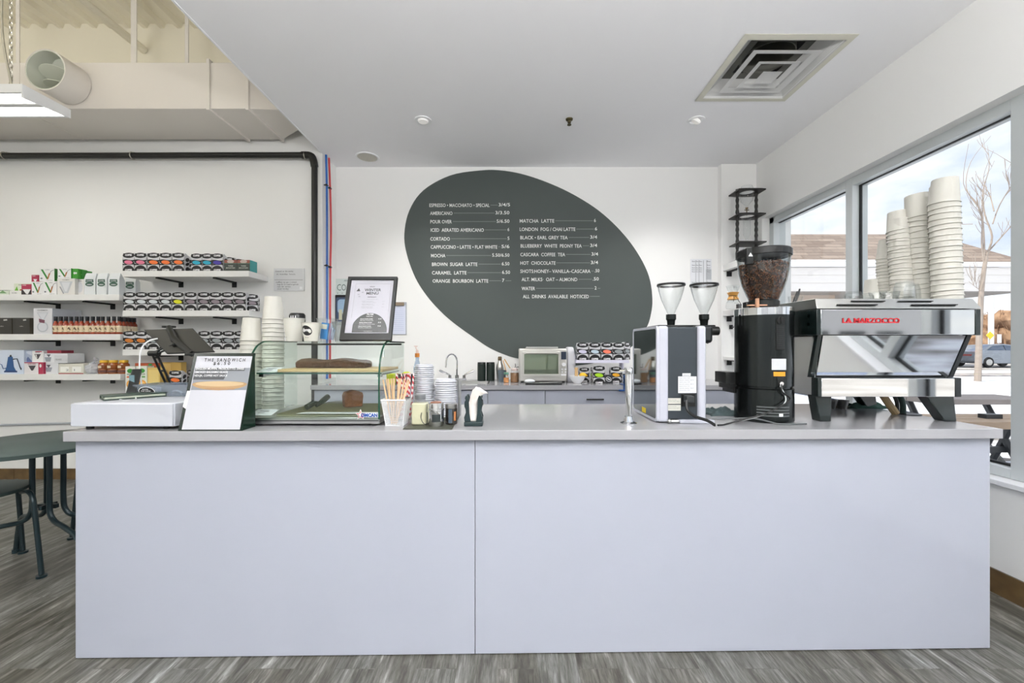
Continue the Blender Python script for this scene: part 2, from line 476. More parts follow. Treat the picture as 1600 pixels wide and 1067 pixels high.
# ------------------------------------------------------------------ outdoors: ground, neighbouring building, tree, car
def ground_mat(name, c1, c2, scale, p0=0.4, p1=0.6, stretch=(1, 1, 1), bump=0.2):
    m = bpy.data.materials.new(name); m.use_nodes = True
    t = m.node_tree; b = t.nodes['Principled BSDF']; b.inputs['Roughness'].default_value = 0.85
    tc = N(t, 'ShaderNodeTexCoord'); mp = N(t, 'ShaderNodeMapping'); mp.inputs['Scale'].default_value = stretch
    n = N(t, 'ShaderNodeTexNoise'); n.inputs['Scale'].default_value = scale; n.inputs['Detail'].default_value = 8
    r = N(t, 'ShaderNodeValToRGB'); r.color_ramp.elements[0].position = p0; r.color_ramp.elements[1].position = p1
    r.color_ramp.elements[0].color = (*lin(c1), 1); r.color_ramp.elements[1].color = (*lin(c2), 1)
    bp = N(t, 'ShaderNodeBump'); bp.inputs['Strength'].default_value = bump; bp.inputs['Distance'].default_value = 0.05
    t.links.new(tc.outputs['Object'], mp.inputs[0]); t.links.new(mp.outputs[0], n.inputs['Vector']); t.links.new(n.outputs[0], r.inputs[0])
    t.links.new(r.outputs[0], b.inputs['Base Color']); t.links.new(n.outputs[0], bp.inputs['Height']); t.links.new(bp.outputs[0], b.inputs['Normal'])
    return m
snow_m = ground_mat('trodden_snow', (196, 203, 218), (226, 229, 236), 3.0, 0.3, 0.55)
asph_m = ground_mat('snowy_asphalt', (126, 122, 120), (206, 202, 200), 0.5, 0.35, 0.7, (1, 2.5, 1))
lot_m = ground_mat('parking_lot_asphalt', (150, 144, 138), (232, 228, 224), 0.7, 0.35, 0.65, (0.5, 2, 1))
patio_m = ground_mat('patio_snow_and_boards', (118, 112, 108), (226, 228, 236), 2.4, 0.42, 0.56, (0.35, 3.0, 1), 0.4)
road_m = ground_mat('grey_road', (138, 134, 134), (170, 166, 166), 2.0)
def slab(name, x0, x1, y0, y1, z, m, th=0.05):
    return struct(name, MB().box(x0, x1, y0, y1, z - th, z), m, smooth=0)
slab('ground_snow', -60, 120, -60, 120, -0.14, snow_m, 0.2)
slab('ground_patio', 2.62, 9.0, -3.6, 7.5, -0.06, patio_m)
slab('ground_parking', -40, 60, -34, -5.2, -0.10, lot_m, 0.03)
slab('ground_sidewalk', -40, 60, -5.2, -3.8, -0.06, snow_m)
slab('ground_road', 6, 110, 24.0, 33.0, -0.10, asph_m, 0.03)
slab('ground_curb', 6, 110, 18.8, 20.6, -0.08, road_m)
# drifted snow bank between patio and road
mb = MB(); rows = []
for j in range(9):
    for i in range(40):
        x = 8 + i * 1.1; y = 8.0 + j * 1.2
        rows.append((x, y, -0.12 + 0.16 * math.sin(j / 8 * math.pi) * (0.7 + 0.5 * math.sin(x * 0.7 + j) * math.cos(x * 0.31))))
mb.add(rows, [(j * 40 + i, j * 40 + i + 1, (j + 1) * 40 + i + 1, (j + 1) * 40 + i) for j in range(8) for i in range(39)])
tag(obj('snow_bank', mb, snow_m), kind='stuff', label='low drifted snow bank beyond the patio', cat='snow')

shm = bpy.data.materials.new('brown_grey_shingles'); shm.use_nodes = True
t = shm.node_tree; b = t.nodes['Principled BSDF']; b.inputs['Roughness'].default_value = 0.9
tc = N(t, 'ShaderNodeTexCoord'); br = N(t, 'ShaderNodeTexBrick'); sp = N(t, 'ShaderNodeSeparateXYZ'); cb = N(t, 'ShaderNodeCombineXYZ')
br.inputs['Scale'].default_value = 1; br.inputs['Brick Width'].default_value = 1.1; br.inputs['Row Height'].default_value = 0.24; br.inputs['Mortar Size'].default_value = 0.015
br.inputs['Color1'].default_value = (*lin((122, 108, 100)), 1); br.inputs['Color2'].default_value = (*lin((146, 132, 122)), 1); br.inputs['Mortar'].default_value = (*lin((96, 86, 80)), 1)
t.links.new(tc.outputs['Object'], sp.inputs[0]); t.links.new(sp.outputs['X'], cb.inputs['X']); t.links.new(sp.outputs['Z'], cb.inputs['Y'])
t.links.new(cb.outputs[0], br.inputs['Vector']); t.links.new(br.outputs['Color'], b.inputs['Base Color'])
siding_m = mat('white_siding', (232, 228, 224), 0.6)
soffit_m = mat('grey_soffit', (146, 142, 138), 0.7)
bx0, bx1, by0, by1 = -6.0, 30.6, 25.0, 30.0
bd = thing('neighbouring_building', 'white sided building with shingled hip roof across the snowy lot', 'building', (12, 27.5, 0))
ez, rz_ = Z(411, 25), Z(366, 27.5)
mb = MB()
A, B_, C_, D_ = (bx0 - .3, by0 - .3, ez), (bx1, by0 - .3, ez), (bx1, by1 + .3, ez), (bx0 - .3, by1 + .3, ez)
R1, R2 = (bx0 + 2.5, 27.5, rz_), (27.6, 27.5, rz_)
mb.add([A, B_, C_, D_, R1, R2], [(0, 1, 5, 4), (1, 2, 5), (2, 3, 4, 5), (3, 0, 4), (0, 3, 2, 1)])
obj('shingled_roof', mb, shm, bd, smooth=0)
sb = Z(455, 25)
mb = MB(); mb.box(bx0, bx1 - 0.1, by0, by1, sb, ez - 0.25)
zz = sb
while zz < ez - 0.3:
    mb.box(bx0 - .02, bx1 - .08, by0 - 0.03, by0, zz + 0.03, zz + (ez - .25 - sb) / 3 - 0.02); zz += (ez - .25 - sb) / 3
obj('siding_fascia', mb, siding_m, bd, smooth=0)
obj('gutter', MB().box(bx0 - .3, bx1, by0 - .38, by0 - .1, ez - 0.26, ez), white_m, bd, bevel=0.03)
obj('soffit', MB().box(bx0, bx1 - .12, by0 + .02, by1, sb - 0.05, sb), soffit_m, bd)
obj('snow_on_eave', MB().box(4, 24, by0 - .33, by0 + .1, ez - 0.01, ez + 0.14), snow_m, bd, bevel=0.05)
obj('brick_wall', MB().box(bx0 + .4, 20.5, by0 + 1.5, by1 - .3, -0.1, sb - .05), mat('tan_brick', (188, 172, 158), 0.85), bd)
for xx in (22.0, 25.5): obj('canopy_post', MB().box(xx, xx + .3, by0 + .3, by0 + .6, -0.1, sb - .05), white_m, bd)

# bare tree
bark_m = mat('pale_grey_bark', (158, 146, 136), 0.85, bump=(30, 0.5), var=(6, 0.15))
tr = MB(); TD = 15.3
def tp(px, py, dy=0.0): return Vector((W(px, TD), TD + dy, Z(py, TD)))
trunk = [tp(1527.5, 596), tp(1529, 560), tp(1530, 520), tp(1532, 480), tp(1534, 450), tp(1537, 425), tp(1541, 400)]
tr.tube(catmull(trunk, 3), [0.10 - 0.045 * i / 18 for i in range(19)], 8)
def limb(pts, r0, depth=0):
    c = catmull(pts, 4); n = len(c)
    tr.tube(c, [max(0.007, r0 * .62 * (1 - 0.85 * i / (n - 1))) for i in range(n)], 5)
    if depth < 2:
        for k in range(4 if depth == 0 else 3):
            i = int(n * (0.25 + 0.7 * random.random() * (k + 1) / 4)); i = min(n - 2, max(1, i))
            d = (c[i + 1] - c[i]).normalized()
            s = Vector((random.uniform(-1, 1), random.uniform(-0.8, 0.8), random.uniform(0.0, 0.8)))
            ln = (1.1 if depth == 0 else 0.55) * random.uniform(0.5, 1.1)
            q = c[i]; dd = (d + s * 0.9).normalized()
            limb([q, q + dd * ln * 0.5 + Vector((0, 0, 0.03)), q + (dd + Vector((0, 0, 0.35))).normalized() * ln], r0 * (0.35 if depth == 0 else 0.3) * 1.0, depth + 1)
limb([tp(1541, 400), tp(1550, 370), tp(1553, 330, .3), tp(1560, 290, .5), tp(1565, 255, .4), tp(1572, 215, .6)], 0.06)
limb([tp(1538, 415), tp(1534, 380), tp(1520, 350, -.3), tp(1508, 325, -.4), tp(1496, 290, -.2), tp(1490, 235, -.5)], 0.055)
limb([tp(1538, 405), tp(1537, 365), tp(1532, 330), tp(1524, 290, .3), tp(1536, 245, .4), tp(1558, 208, .2)], 0.05)
limb([tp(1545, 392), tp(1565, 370), tp(1578, 335, -.4), tp(1590, 300, -.6)], 0.045)
limb([tp(1551, 350), tp(1562, 320), tp(1558, 280, -.6), tp(1540, 255, -.5), tp(1535, 230)], 0.035)
limb([tp(1533, 455), tp(1524, 448), tp(1514, 440)], 0.02)
limb([tp(1553, 330), tp(1572, 300, .5), tp(1580, 262, .9), tp(1577, 225, .5)], 0.035)
limb([tp(1520, 350), tp(1506, 345, .3), tp(1495, 328, .5)], 0.025)
tag(obj('bare_tree', tr, bark_m), 'bare leafless tree with pale trunk standing in the snow beyond the window', 'tree')

# brown hedge row beyond the road
hm = ground_mat('russet_twigs', (120, 90, 68), (168, 136, 108), 1.5, 0.35, 0.65)
for k in range(9):
    x0, yb = 31 + k * 3.7, 41
    hb = MB(); rr = random.Random(k)
    for q in range(7):
        hx, hz = x0 + rr.uniform(-.7, .7), rr.uniform(1.0, 4.0)
        hb.ball((hx, yb + rr.uniform(-.8, .8), hz), (rr.uniform(.8, 1.15), rr.uniform(.8, 1.2), rr.uniform(.8, 1.3)), 0, 10, 6)
    hb.v = [p + Vector((rr.uniform(-.18, .18), rr.uniform(-.18, .18), rr.uniform(-.22, .22))) for p in hb.v]
    for q in range(40):
        a = Vector((x0 + rr.uniform(-1.4, 1.4), yb + rr.uniform(-.5, .5), rr.uniform(2.4, 4.2)))
        hb.tube([a, a + Vector((rr.uniform(-.4, .4), 0, rr.uniform(.5, 1.2)))], 0.03, 4)
    for q in range(4): hb.tube([(x0 + q * .7 - 1, yb, -0.1), (x0 + q * .8 - 1.2, yb, 2)], 0.08, 5)
    o = obj('russet_shrub', hb, hm)
    tag(o, '%s russet winter shrub from the white building, beyond the road' % ORD1[k], 'shrub', 'russet shrubs beyond the road')

def car(name, label, loc, rz, body_rgb):
    c = thing(name, label, 'car', loc, rz)
    M = place(c); bm_ = mat(name + '_paint_%d' % body_rgb[2], body_rgb, 0.25, metal=0.3, coat=0.6)
    side = [(-2.25, .42), (-2.3, .75), (-2.15, 1.0), (-1.75, 1.06), (-1.05, 1.42), (-.2, 1.48), (.55, 1.38), (1.2, 1.02), (1.95, .92), (2.25, .72), (2.28, .38), (1.9, .25), (-1.9, .25)]
    m = MB(M); n = len(side)
    vs = []
    for y, sc in ((-.88, .0), (-.80, 1.0), (.80, 1.0), (.88, 0.0)):
        vs += [(x * (1 if sc else .985), y if z < 1.1 else y * .8, z * (1.0 if sc else .97)) for x, z in side]
    fs = [tuple(range(n - 1, -1, -1)), tuple(range(3 * n, 4 * n))]
    for a in range(3): fs += [(a * n + i, a * n + (i + 1) % n, (a + 1) * n + (i + 1) % n, (a + 1) * n + i) for i in range(n)]
    m.add(vs, fs); obj('car_body', m, bm_, c, bevel=0.04)
    glm = mat('tinted_car_glass', (70, 92, 120), 0.1, spec=0.8)
    for s in (-1, 1):
        m = MB(M)
        for poly in ([(-1.5, 1.08), (-1.0, 1.36), (-.42, 1.41), (-.42, 1.08)], [(-.34, 1.08), (-.34, 1.41), (.45, 1.33), (.95, 1.06)]):
            m.prism([(x, s * (.87 if z < 1.2 else .735), z) for x, z in poly], (0, s * 0.012, 0))
        obj('side_window', m, glm, c)
    for x in (-1.42, 1.42):
        for s in (-1, 1):
            m = MB(M); m.lathe([(0, -.1), (.3, -.1), (.33, -.06), (.33, .06), (.3, .1), (0, .1)], (x, s * .82, .33), 20, 'Y')
            wh = obj('wheel', m, blackmat_m, c)
            m = MB(M); m.lathe([(0, 0), (.2, 0), (.2, .015), (0, .03)], (x, s * .93 - (0.0 if s > 0 else -.02), .33), 10, 'Y', 0)
            obj('hubcap', m, steel_m, wh)
    m = MB(M); m.cbox((-2.27, 0, .78), (.06, 1.4, .12)); obj('tail_light', m, mat('tail_light_red', (150, 40, 36), .3), c)
    return c
car('parked_sedan', 'silver blue sedan parked on the road beyond the tree', (31.2, 27.0, -0.1), 0, (150, 158, 168))
car('parked_hatchback', 'dark hatchback parked in front of the storefront', (4.6, -13.5, -0.1), 0.1, (60, 66, 76))
car('parked_wagon', 'pale silver wagon parked in front of the storefront', (-3.2, -12.0, -0.1), 0.05, (196, 198, 204))
# far shops across the lot
for i, (x0, x1, hh, rgb) in enumerate(((-34, -12, 6, (206, 204, 202)), (-10, 16, 5, (222, 220, 218)), (19, 45, 7, (188, 186, 184)))):
    b_ = thing('distant_shop', ('tan', 'pale', 'brown')[i] + ' flat roofed shop building across the parking lot', 'building', ((x0 + x1) / 2, -46, 0))
    obj('shop_wall', MB().box(x0, x1, -50, -42, -.1, hh), mat('shop_wall_%s' % ('tan', 'pale', 'brown')[i], rgb, .8), b_)
    for k in range(int((x1 - x0) / 4)):
        obj('shop_window', MB().box(x0 + k * 4 + .6, x0 + k * 4 + 3.4, -42.0, -41.93, .4, 2.9), dark_m, b_)
# signs by the road
mb = MB(); mb.tube([(0, 0, 0), (0, 0, 9.5)], 0.17, 10)
o = thing('light_pole', 'tall white light pole beyond the parked sedan', 'light pole', (W(1548.5, 34), 34, -0.1))
mb = MB(place(o)); mb.tube([(0, 0, 0), (0, 0, Z(430, 34))], 0.17, 10); obj('pole', mb, white_m, o)
mb = MB(place(o)); mb.cbox((-1.0, 0, Z(430, 34)), (2.2, .4, .2)); obj('lamp_head', mb, white_m, o)
o = thing('warning_sign', 'yellow diamond warning sign beyond the parked sedan', 'sign', (W(1547, 31.5), 31.5, -0.1))
mb = MB(place(o)); mb.cbox((0, 0, Z(524, 31.5) + .1), (.42, .03, .42), rot=Matrix.Rotation(math.pi / 4, 3, 'Y')); obj('sign_panel', mb, mat('yellow_sign', (244, 220, 60), .5), o)
mb = MB(place(o)); mb.tube([(0, .04, 0), (0, .04, Z(520, 31.5))], .03, 6); obj('sign_post', mb, steel_m, o)
o = thing('notice_sign', 'small white upright sign beside the yellow diamond sign', 'sign', (W(1561.5, 31.5), 31.5, -0.1))
mb = MB(place(o)); mb.cbox((0, 0, Z(529, 31.5) + .1), (.3, .03, .65)); obj('sign_panel', mb, white_m, o)
mb = MB(place(o)); mb.tube([(0, .04, 0), (0, .04, Z(530, 31.5))], .03, 6); obj('sign_post', mb, steel_m, o)

# patio tables
wood_o = mat('weathered_patio_wood', (176, 152, 128), .7, var=(8, .15))
wood_g = mat('grey_patio_wood', (158, 148, 142), .7, var=(8, .15))
def trestle(label, x0, x1, y0, y1, z, m, legx):
    o = thing('patio_table', label, 'table', ((x0 + x1) / 2, (y0 + y1) / 2, -0.06), 0, 'patio tables outside')
    k = MB(); n = 3
    for i in range(n):
        a = y0 + (y1 - y0) * i / n; k.box(x0, x1, a + .004, a + (y1 - y0) / n - .004, z - .045, z)
    obj('tabletop', k, m, o, bevel=.004)
    for lx in legx:
        for d in (-1, 1):
            k = MB(); c = ((y0 + y1) / 2)
            k.tube([(lx, c + d * .05 * 3, z - .045), (lx + .04, c - d * .2, -0.06)], .028, 6); obj('leg', k, dark_m, o)
    k = MB(); k.box(legx[0] - .03, legx[-1] + .03, (y0 + y1) / 2 - .02, (y0 + y1) / 2 + .02, .25, .30); obj('stretcher', k, dark_m, o)
    return o
o = trestle('tan wooden folding patio table just outside the window', 2.62, 4.2, 2.48, 2.80, .745, wood_o, (2.86, 3.9))
k = MB(); k.cbox((W(1547, 2.62), 2.62, .758), (.10, .05, .026)); obj('hinge_plate', k, dark_m, o)
trestle('grey patio table standing in the snow behind the tan one', 3.6, 4.55, 3.55, 3.95, .745, wood_g, (3.7, 4.4))
trestle('low grey patio bench in the snow beyond both tables', 3.9, 5.3, 4.4, 4.7, .44, wood_g, (4.1, 5.1))
# ------------------------------------------------------------------ overhead: duct, lamps, pipes
d0, d1, dz0, dz1 = 3.22, 3.70, 3.02, 3.375
o = thing('air_duct', 'large white rectangular air duct running below the cream deck ceiling', 'air duct', (-4, 3.46, dz0))
xe = W(389, d0)
obj('duct_body', MB().box(XL, xe, d0, d1, dz0, dz1), duct_m, o, bevel=0.004)
mb = MB()
a = [(xe, d0, dz0), (xe, d1, dz0), (xe, d1, dz1), (xe, d0, dz1)]
xr = W(437, 3.30); e0, e1, f0, f1 = 3.30, 3.60, 3.055, 3.335
b = [(xr, e0, f0), (xr, e1, f0), (xr, e1, f1), (xr, e0, f1)]
mb.add(a + b, [(0, 1, 2, 3), (4, 7, 6, 5), (0, 4, 5, 1), (1, 5, 6, 2), (2, 6, 7, 3), (3, 7, 4, 0)])
obj('duct_reducer', mb, duct_m, o, bevel=0.003)
obj('branch_duct', MB().box(xr, XS - .014, e0, e1, f0, f1), duct_m, o, bevel=.003)
for px in (30, 327, 388):
    x = W(px, d0); mb = MB()
    if px == 30: mb.box(x - .006, x + .006, d0 - .004, d1 + .004, dz0 - .004, dz1 + .004); obj('joint_strip', mb, duct_m, o); continue
    mb.box(x - .012, x + .012, d0 - .018, d1 + .01, dz0 - .018, dz1 + .018)
    obj('flange', mb, duct_m, o, bevel=0.002)
for px in (25, 207, 290):
    x = W(px, d0 + .02); obj('hanger_strap', MB().box(x - (.022 if px == 207 else .014), x + (.022 if px == 207 else .014), d0 + .03, d0 + .036, dz1, ZD - .03), duct_m, o)
# round outlet on the front of the duct
oc = Vector((W(113, d0), d0, Z(134, d0))); R = 0.150; ax = Vector((0, -1, 0))
o = thing('duct_outlet', 'round open air outlet collar with damper blades on the white duct', 'air outlet', tuple(oc + Vector((0, 0, -R))))
mb = MB(); mb.lathe([(R - .006, 0.006), (R, 0.006), (R, .19), (R - .006, .19), (R - .006, 0.006)], oc, 36, 'Y'); obj('collar', mb, duct_m, o)
dk = mat('galvanised_grey', (216, 219, 206), .5, metal=.1); dkr = mat('duct_inside_dark', (34, 28, 22), .8)
mb = MB(); mb.cyl(oc + Vector((0, -.012, 0)), R - .008, .008, 30, 'Y'); obj('outlet_back', mb, dkr, o)
mb = MB(); mb.lathe([(R - .012, .02), (R - .007, .02), (R - .007, .188), (R - .012, .188), (R - .012, .02)], oc, 36, 'Y'); obj('liner', mb, dk, o)
for ang, dy, dzz in ((-0.42, -.10, .012), (-0.95, -.05, .07), (-0.1, -.07, -.06)):
    mb = MB(); T = Matrix.Translation(oc + Vector((0, dy, dzz))) @ Matrix.Rotation(ang, 4, 'X') @ Matrix.Rotation(.12, 4, 'Y')
    wv = math.sqrt((R - .02) ** 2 - dzz ** 2)
    mb.lathe([(0, 0), (1, 0), (1, .004), (0, .004)], (0, 0, 0), 28)
    mb.v = [T @ Vector((p.x * wv, p.y * .085, p.z)) for p in mb.v]
    obj('damper_blade', mb, dk, o)

# hanging linear lamps; all but the first are unseen, added as fill
emit_m = mat('lit_diffuser', (255, 255, 250), .5, emit=(255, 252, 244), es=3.0)
chain_m = mat('zinc_chain', (186, 182, 170), .35, metal=.8)
def linear_lamp(name, label, x0, x1, y0, y1, z0, z1, cx, power=None, ztop=None, up=0):
    o = thing(name, label, 'hanging lamp', ((x0 + x1) / 2, (y0 + y1) / 2, z0), 0, 'hanging linear lamps')
    obj('housing', MB().box(x0 + .008, x1 - .008, y0, y1, z1 - .012, z1), white_m, o)
    for a, b_ in ((y0, y0 + .018), (y1 - .018, y1), ((y0 + y1) / 2 - .022, (y0 + y1) / 2 + .022)): obj('reflector_rail', MB().box(x0 + .008, x1 - .008, a, b_, z1 - .055, z1 - .012), white_m, o)
    for a, b_ in ((y0 + .018, (y0 + y1) / 2 - .022), ((y0 + y1) / 2 + .022, y1 - .018)):
        obj('diffuser', MB().box(x0 + .03, x1 - .05, a + .004, b_ - .004, z1 - .05, z1 - .04), emit_m, o)
    for x in (x0, x1 - .008): obj('end_plate', MB().prism([(x, y0, z1), (x, y1, z1), (x, y1, z1 - .060), (x, y0, z1 - .088)], (.008, 0, 0)), white_m, o)
    ld = bpy.data.lights.new('lamp_light', 'AREA'); ld.shape = 'RECTANGLE'; ld.size = (x1 - x0) - .1; ld.size_y = (y1 - y0) - .05; ld.energy = power or FILL_SEATING; ld.color = (1, .988, .972)
    lo = bpy.data.objects.new('lamp_light', ld); COL.objects.link(lo); lo.location = ((x0 + x1) / 2, (y0 + y1) / 2, z0 - .005)
    lo.parent = o; lo.matrix_parent_inverse = place(o).inverted()
    if up:  # upward fill, used on the added lamps alone
        l2 = ld.copy(); l2.energy = up; l2.use_shadow = True
        lo2 = bpy.data.objects.new('fill_uplight', l2); COL.objects.link(lo2); lo2.location = ((x0 + x1) / 2, (y0 + y1) / 2, z1 + .01); lo2.rotation_euler = (math.pi, 0, 0)
        lo2.parent = o; lo2.matrix_parent_inverse = place(o).inverted()
    for x in cx:
        mb = MB(); z = z1; k = 0; yc = (y0 + y1) / 2
        while z < (ztop or ZD) - .05:
            q = [(math.cos(a) * .0095, math.sin(a) * .022) for a in [i * math.pi / 4 for i in range(8)]]
            mb.tube([(x + (u if k % 2 else 0), yc + (0 if k % 2 else u), z + .018 + v) for u, v in q], .0034, 4, closed=True)
            z += .034; k += 1
        obj('chain', mb, chain_m, o)
    return o
lz = Z(131, 2.72)
o = linear_lamp('hanging_linear_lamp', 'white linear twin lamp hanging on a chain in front of the duct', W(35, 2.72) - 1.2, W(35, 2.72), 2.72, 3.02, lz - .06, lz, (W(17, 2.87),), power=LAMP_WALL)
mb = MB(); x = W(11, 2.87)
mb.tube(catmull([(x - .01, 2.87, ZD - .03), (x - .02, 2.86, 3.7), (x - .005, 2.85, 3.3), (x + .06, 2.86, lz)], 8), .007, 6); obj('power_cable', mb, mat('grey_flex', (196, 192, 180), .4, metal=.5), o)
for (x, y) in ((-4.2, .9), (-4.2, -1.4)):  # unseen lamps added to brighten the seating side
    linear_lamp('hanging_linear_lamp', 'added unseen fill lamp hanging over the seating area, ' + ('near the storefront glass' if y < 0 else 'between the other two lamps'), x - .6, x + .6, y, y + .3, lz - .06, lz, (x,), up=10)

for k, (x, y, zl) in enumerate(((-.75, -.95, 1.80), (1.15, -.95, 1.80), (.2, -2.1, 2.2))):  # unseen lamps added as fill, bounced mostly off the ceiling
    linear_lamp('hanging_linear_lamp', 'added unseen fill lamp under the dropped ceiling, ' + ('level with the cash drawer', 'level with the espresso machine', 'closest to the entrance glass')[k], x - .6, x + .6, y, y + .3, zl, zl + .06, (x,), power=FILL_BAR, ztop=ZC + .03, up=FILL_BAR_UP * (.4 if k == 2 else 1))
# tube fixed under the deck
mb = MB(); mb.tube([(W(129, 2.5) * 1.0, 1.5, 3.845), (-3.3, 3.77, 3.845)][::1], .03, 10)
mb = MB(); mb.tube([(-3.3, -3.0, 3.86), (-3.3, 3.77, 3.86)], .034, 10)
tag(obj('deck_tube', mb, deck_m), 'cream painted round tube running under the corrugated deck to the wall', 'pipe')

# black drain pipe with its clamps
pipe_m = mat('black_drain_pipe', (26, 26, 24), .35, var=(9, .2))
pz, pd, pr = 2.882, 3.70, .026
px_ = W(491.5, pd)
mb = MB(); mb.tube([(XL + .02, pd, pz - .012), (px_ - .10, pd, pz)] + catmull([(px_ - .10, pd, pz), (px_ - .02, pd, pz - .015), (px_, pd, pz - .09)], 6)[1:] + [(px_, pd, .01)], pr, 12)
o = thing('drain_pipe', 'black drain pipe running along the wall and down its corner', 'pipe', (px_, pd, 0))
obj('pipe', mb, pipe_m, o)
mb = MB(); mb.tube(catmull([(px_ - .11, pd, pz), (px_ - .025, pd, pz - .012), (px_, pd, pz - .10)], 6), pr + .006, 12); obj('elbow', mb, pipe_m, o)
for px in (7, 207, 477):
    mb = MB(); x = W(px, pd)
    mb.tube([(x, pd + (pr + .004) * math.cos(a), pz - .004 + (pr + .004) * math.sin(a)) for a in [i * math.pi / 6 for i in range(12)]], .004, 5, closed=True)
    mb.tube([(x, pd + .01, pz + .03), (x, 3.775, pz + .045)], .004, 5)
    obj('clamp', mb, chain_m, o)
# blue and red water tubes with clips, on the return wall
def wtube(name, label, rgb, pts):
    o = thing(name, label, 'water pipe', tuple(pts[-1]))
    mb = MB(); mb.tube(catmull(pts, 6), .0095, 8); obj('tube', mb, mat(name + '_plastic', rgb, .35), o)
    for i in (1, 3):
        p = Vector(pts[i]); mb = MB(); mb.tube([p + Vector((.008, -.012, 0)), p + Vector((-.02, -.012, 0))], .006, 5); mb.tube([p + Vector((0, -.014, 0)), p + Vector((0, .014, 0))], .011, 6); obj('clip', mb, blackmat_m, o)
xw = XS + .026
wtube('blue_water_pipe', 'blue plastic water pipe down the corner beside the black drain pipe', (28, 96, 176), [(xw, 3.80, 2.93), (xw, 3.815, 2.66), (xw, 3.82, 2.3), (xw, 3.82, 1.93), (xw, 3.82, 1.4), (xw, 3.82, .90)])
wtube('red_water_pipe', 'red plastic water pipe beside the blue one', (204, 60, 66), [(xw, 3.86, 2.93), (xw, 3.885, 2.66), (xw, 3.905, 2.3), (xw, 3.89, 1.93), (xw, 3.885, 1.4), (xw, 3.885, .90)])
# grey conduit low on the wall
mb = MB(); mb.tube([(XL + .02, YL - .012, .475), (W(0, YL), YL - .012, .488), (W(112, YL), YL - .012, .505), (-2.0, YL - .012, .505)], .009, 8)
tag(obj('wall_conduit', mb, mat('grey_conduit', (176, 180, 188), .5)), 'thin grey conduit running low along the wall behind the green table', 'pipe')

# ceiling diffuser
o = thing('ceiling_diffuser', 'large square air diffuser with nested louvres in the ceiling', 'air diffuser', (DX, DY, ZC - .03))
dif_m = mat('ivory_vent_enamel', (206, 204, 190), .4)
difw_m = mat('white_vent_enamel', (206, 206, 204), .45)
def ring_pyr(s0, s1, z0, z1, th=.006):
    mb = MB(); q = lambda s, z: [(DX - s, DY - s, z), (DX + s, DY - s, z), (DX + s, DY + s, z), (DX - s, DY + s, z)]
    vs = q(s0, z0) + q(s1, z1) + q(s1 - th, z1 + .001) + q(s0 - th * .6, z0 + th)
    fs = []
    for k in range(4):
        for i in range(4): fs.append((k * 4 + i, k * 4 + (i + 1) % 4, ((k + 1) % 4) * 4 + (i + 1) % 4, ((k + 1) % 4) * 4 + i))
    return mb.add(vs, fs)
obj('flange', ring_pyr(DS, DS - .035, ZC - .005, ZC - .010, .004), dif_m, o)
obj('outer_cone', ring_pyr(DS - .035, DS - .12, ZC - .008, ZC + .075), difw_m, o)
obj('vent_louvre', ring_pyr(.205, .168, ZC - .014, ZC - .006, .003), difw_m, o)
obj('vent_louvre', ring_pyr(.128, .098, ZC - .028, ZC - .020, .003), difw_m, o)
obj('plenum_shade_plate', ring_pyr(DS - .118, .148, ZC + .078, ZC + .082, .003), mat('shadow_grey_liner', (96, 96, 90), .7), o)  # dark grey plate paints in the shade behind the louvres
mb = MB(); s = .060; mb.add([(DX - s, DY - s, ZC - .042), (DX + s, DY - s, ZC - .042), (DX + s, DY + s, ZC - .042), (DX - s, DY + s, ZC - .042), (DX, DY, ZC - .028)], [(0, 1, 4), (1, 2, 4), (2, 3, 4), (3, 0, 4)])
obj('centre_cone', mb, difw_m, o)
mb = MB(); mb.lathe([(.15, .08), (.155, .08), (.155, .28), (.15, .28), (.15, .08)], (DX, DY, ZC), 28); obj('duct_neck', mb, mat('shadow_grey_liner'), o)  # neck and the disc closing it coloured dark for the shade inside
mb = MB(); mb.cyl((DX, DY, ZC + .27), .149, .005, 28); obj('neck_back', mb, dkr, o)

# recessed downlights, sprinkler, speaker
def downlight(label, x, y, tilt=0, on=True):
    o = thing('recessed_downlight', label, 'ceiling light', (x, y, ZC - .01), 0, 'recessed downlights')
    mb = MB(); mb.lathe([(.042, -.001), (.064, -.001), (.062, -.008), (.045, -.010), (.042, -.001)], (x, y, ZC), 28); obj('trim_ring', mb, white_m, o)
    mb = MB(Matrix.Translation((x, y, ZC)) @ Matrix.Rotation(tilt, 4, 'Y') @ Matrix.Rotation(tilt * .5, 4, 'X')); mb.lathe([(0, -.016), (.034, -.018), (.041, -.006), (.041, .0), (0, .0)], (0, 0, 0), 24)
    obj('bulb_face', mb, mat('frosted_lamp', (240, 240, 240), .5, emit=(255, 248, 235), es=.10), o)
    ld = bpy.data.lights.new('lamp_light', 'SPOT'); ld.spot_size = 2.2; ld.spot_blend = 1; ld.shadow_soft_size = .04; ld.energy = LAMP_DOWN; ld.color = (1, .985, .965)
    lo = bpy.data.objects.new('lamp_light', ld); COL.objects.link(lo); lo.location = (x, y, ZC - .03)
    lo.parent = o; lo.matrix_parent_inverse = place(o).inverted()
downlight('round recessed white downlight above the dark menu oval', W(661, 3.23), 3.23)
downlight('tilted recessed white downlight beside the square air diffuser', W(1087.5, 3.23), 3.23, .5)
o = thing('fire_sprinkler', 'small brass fire sprinkler head in the ceiling between the two downlights', 'sprinkler', (W(889.5, 3.22), 3.22, ZC - .05))
mb = MB(place(o)); mb.lathe([(0, .05), (.028, .05), (.026, .042), (.012, .038), (.010, .02), (0, .02)], (0, 0, 0), 18); obj('body', mb, mat('brass', (96, 88, 62), .35, metal=.8), o)
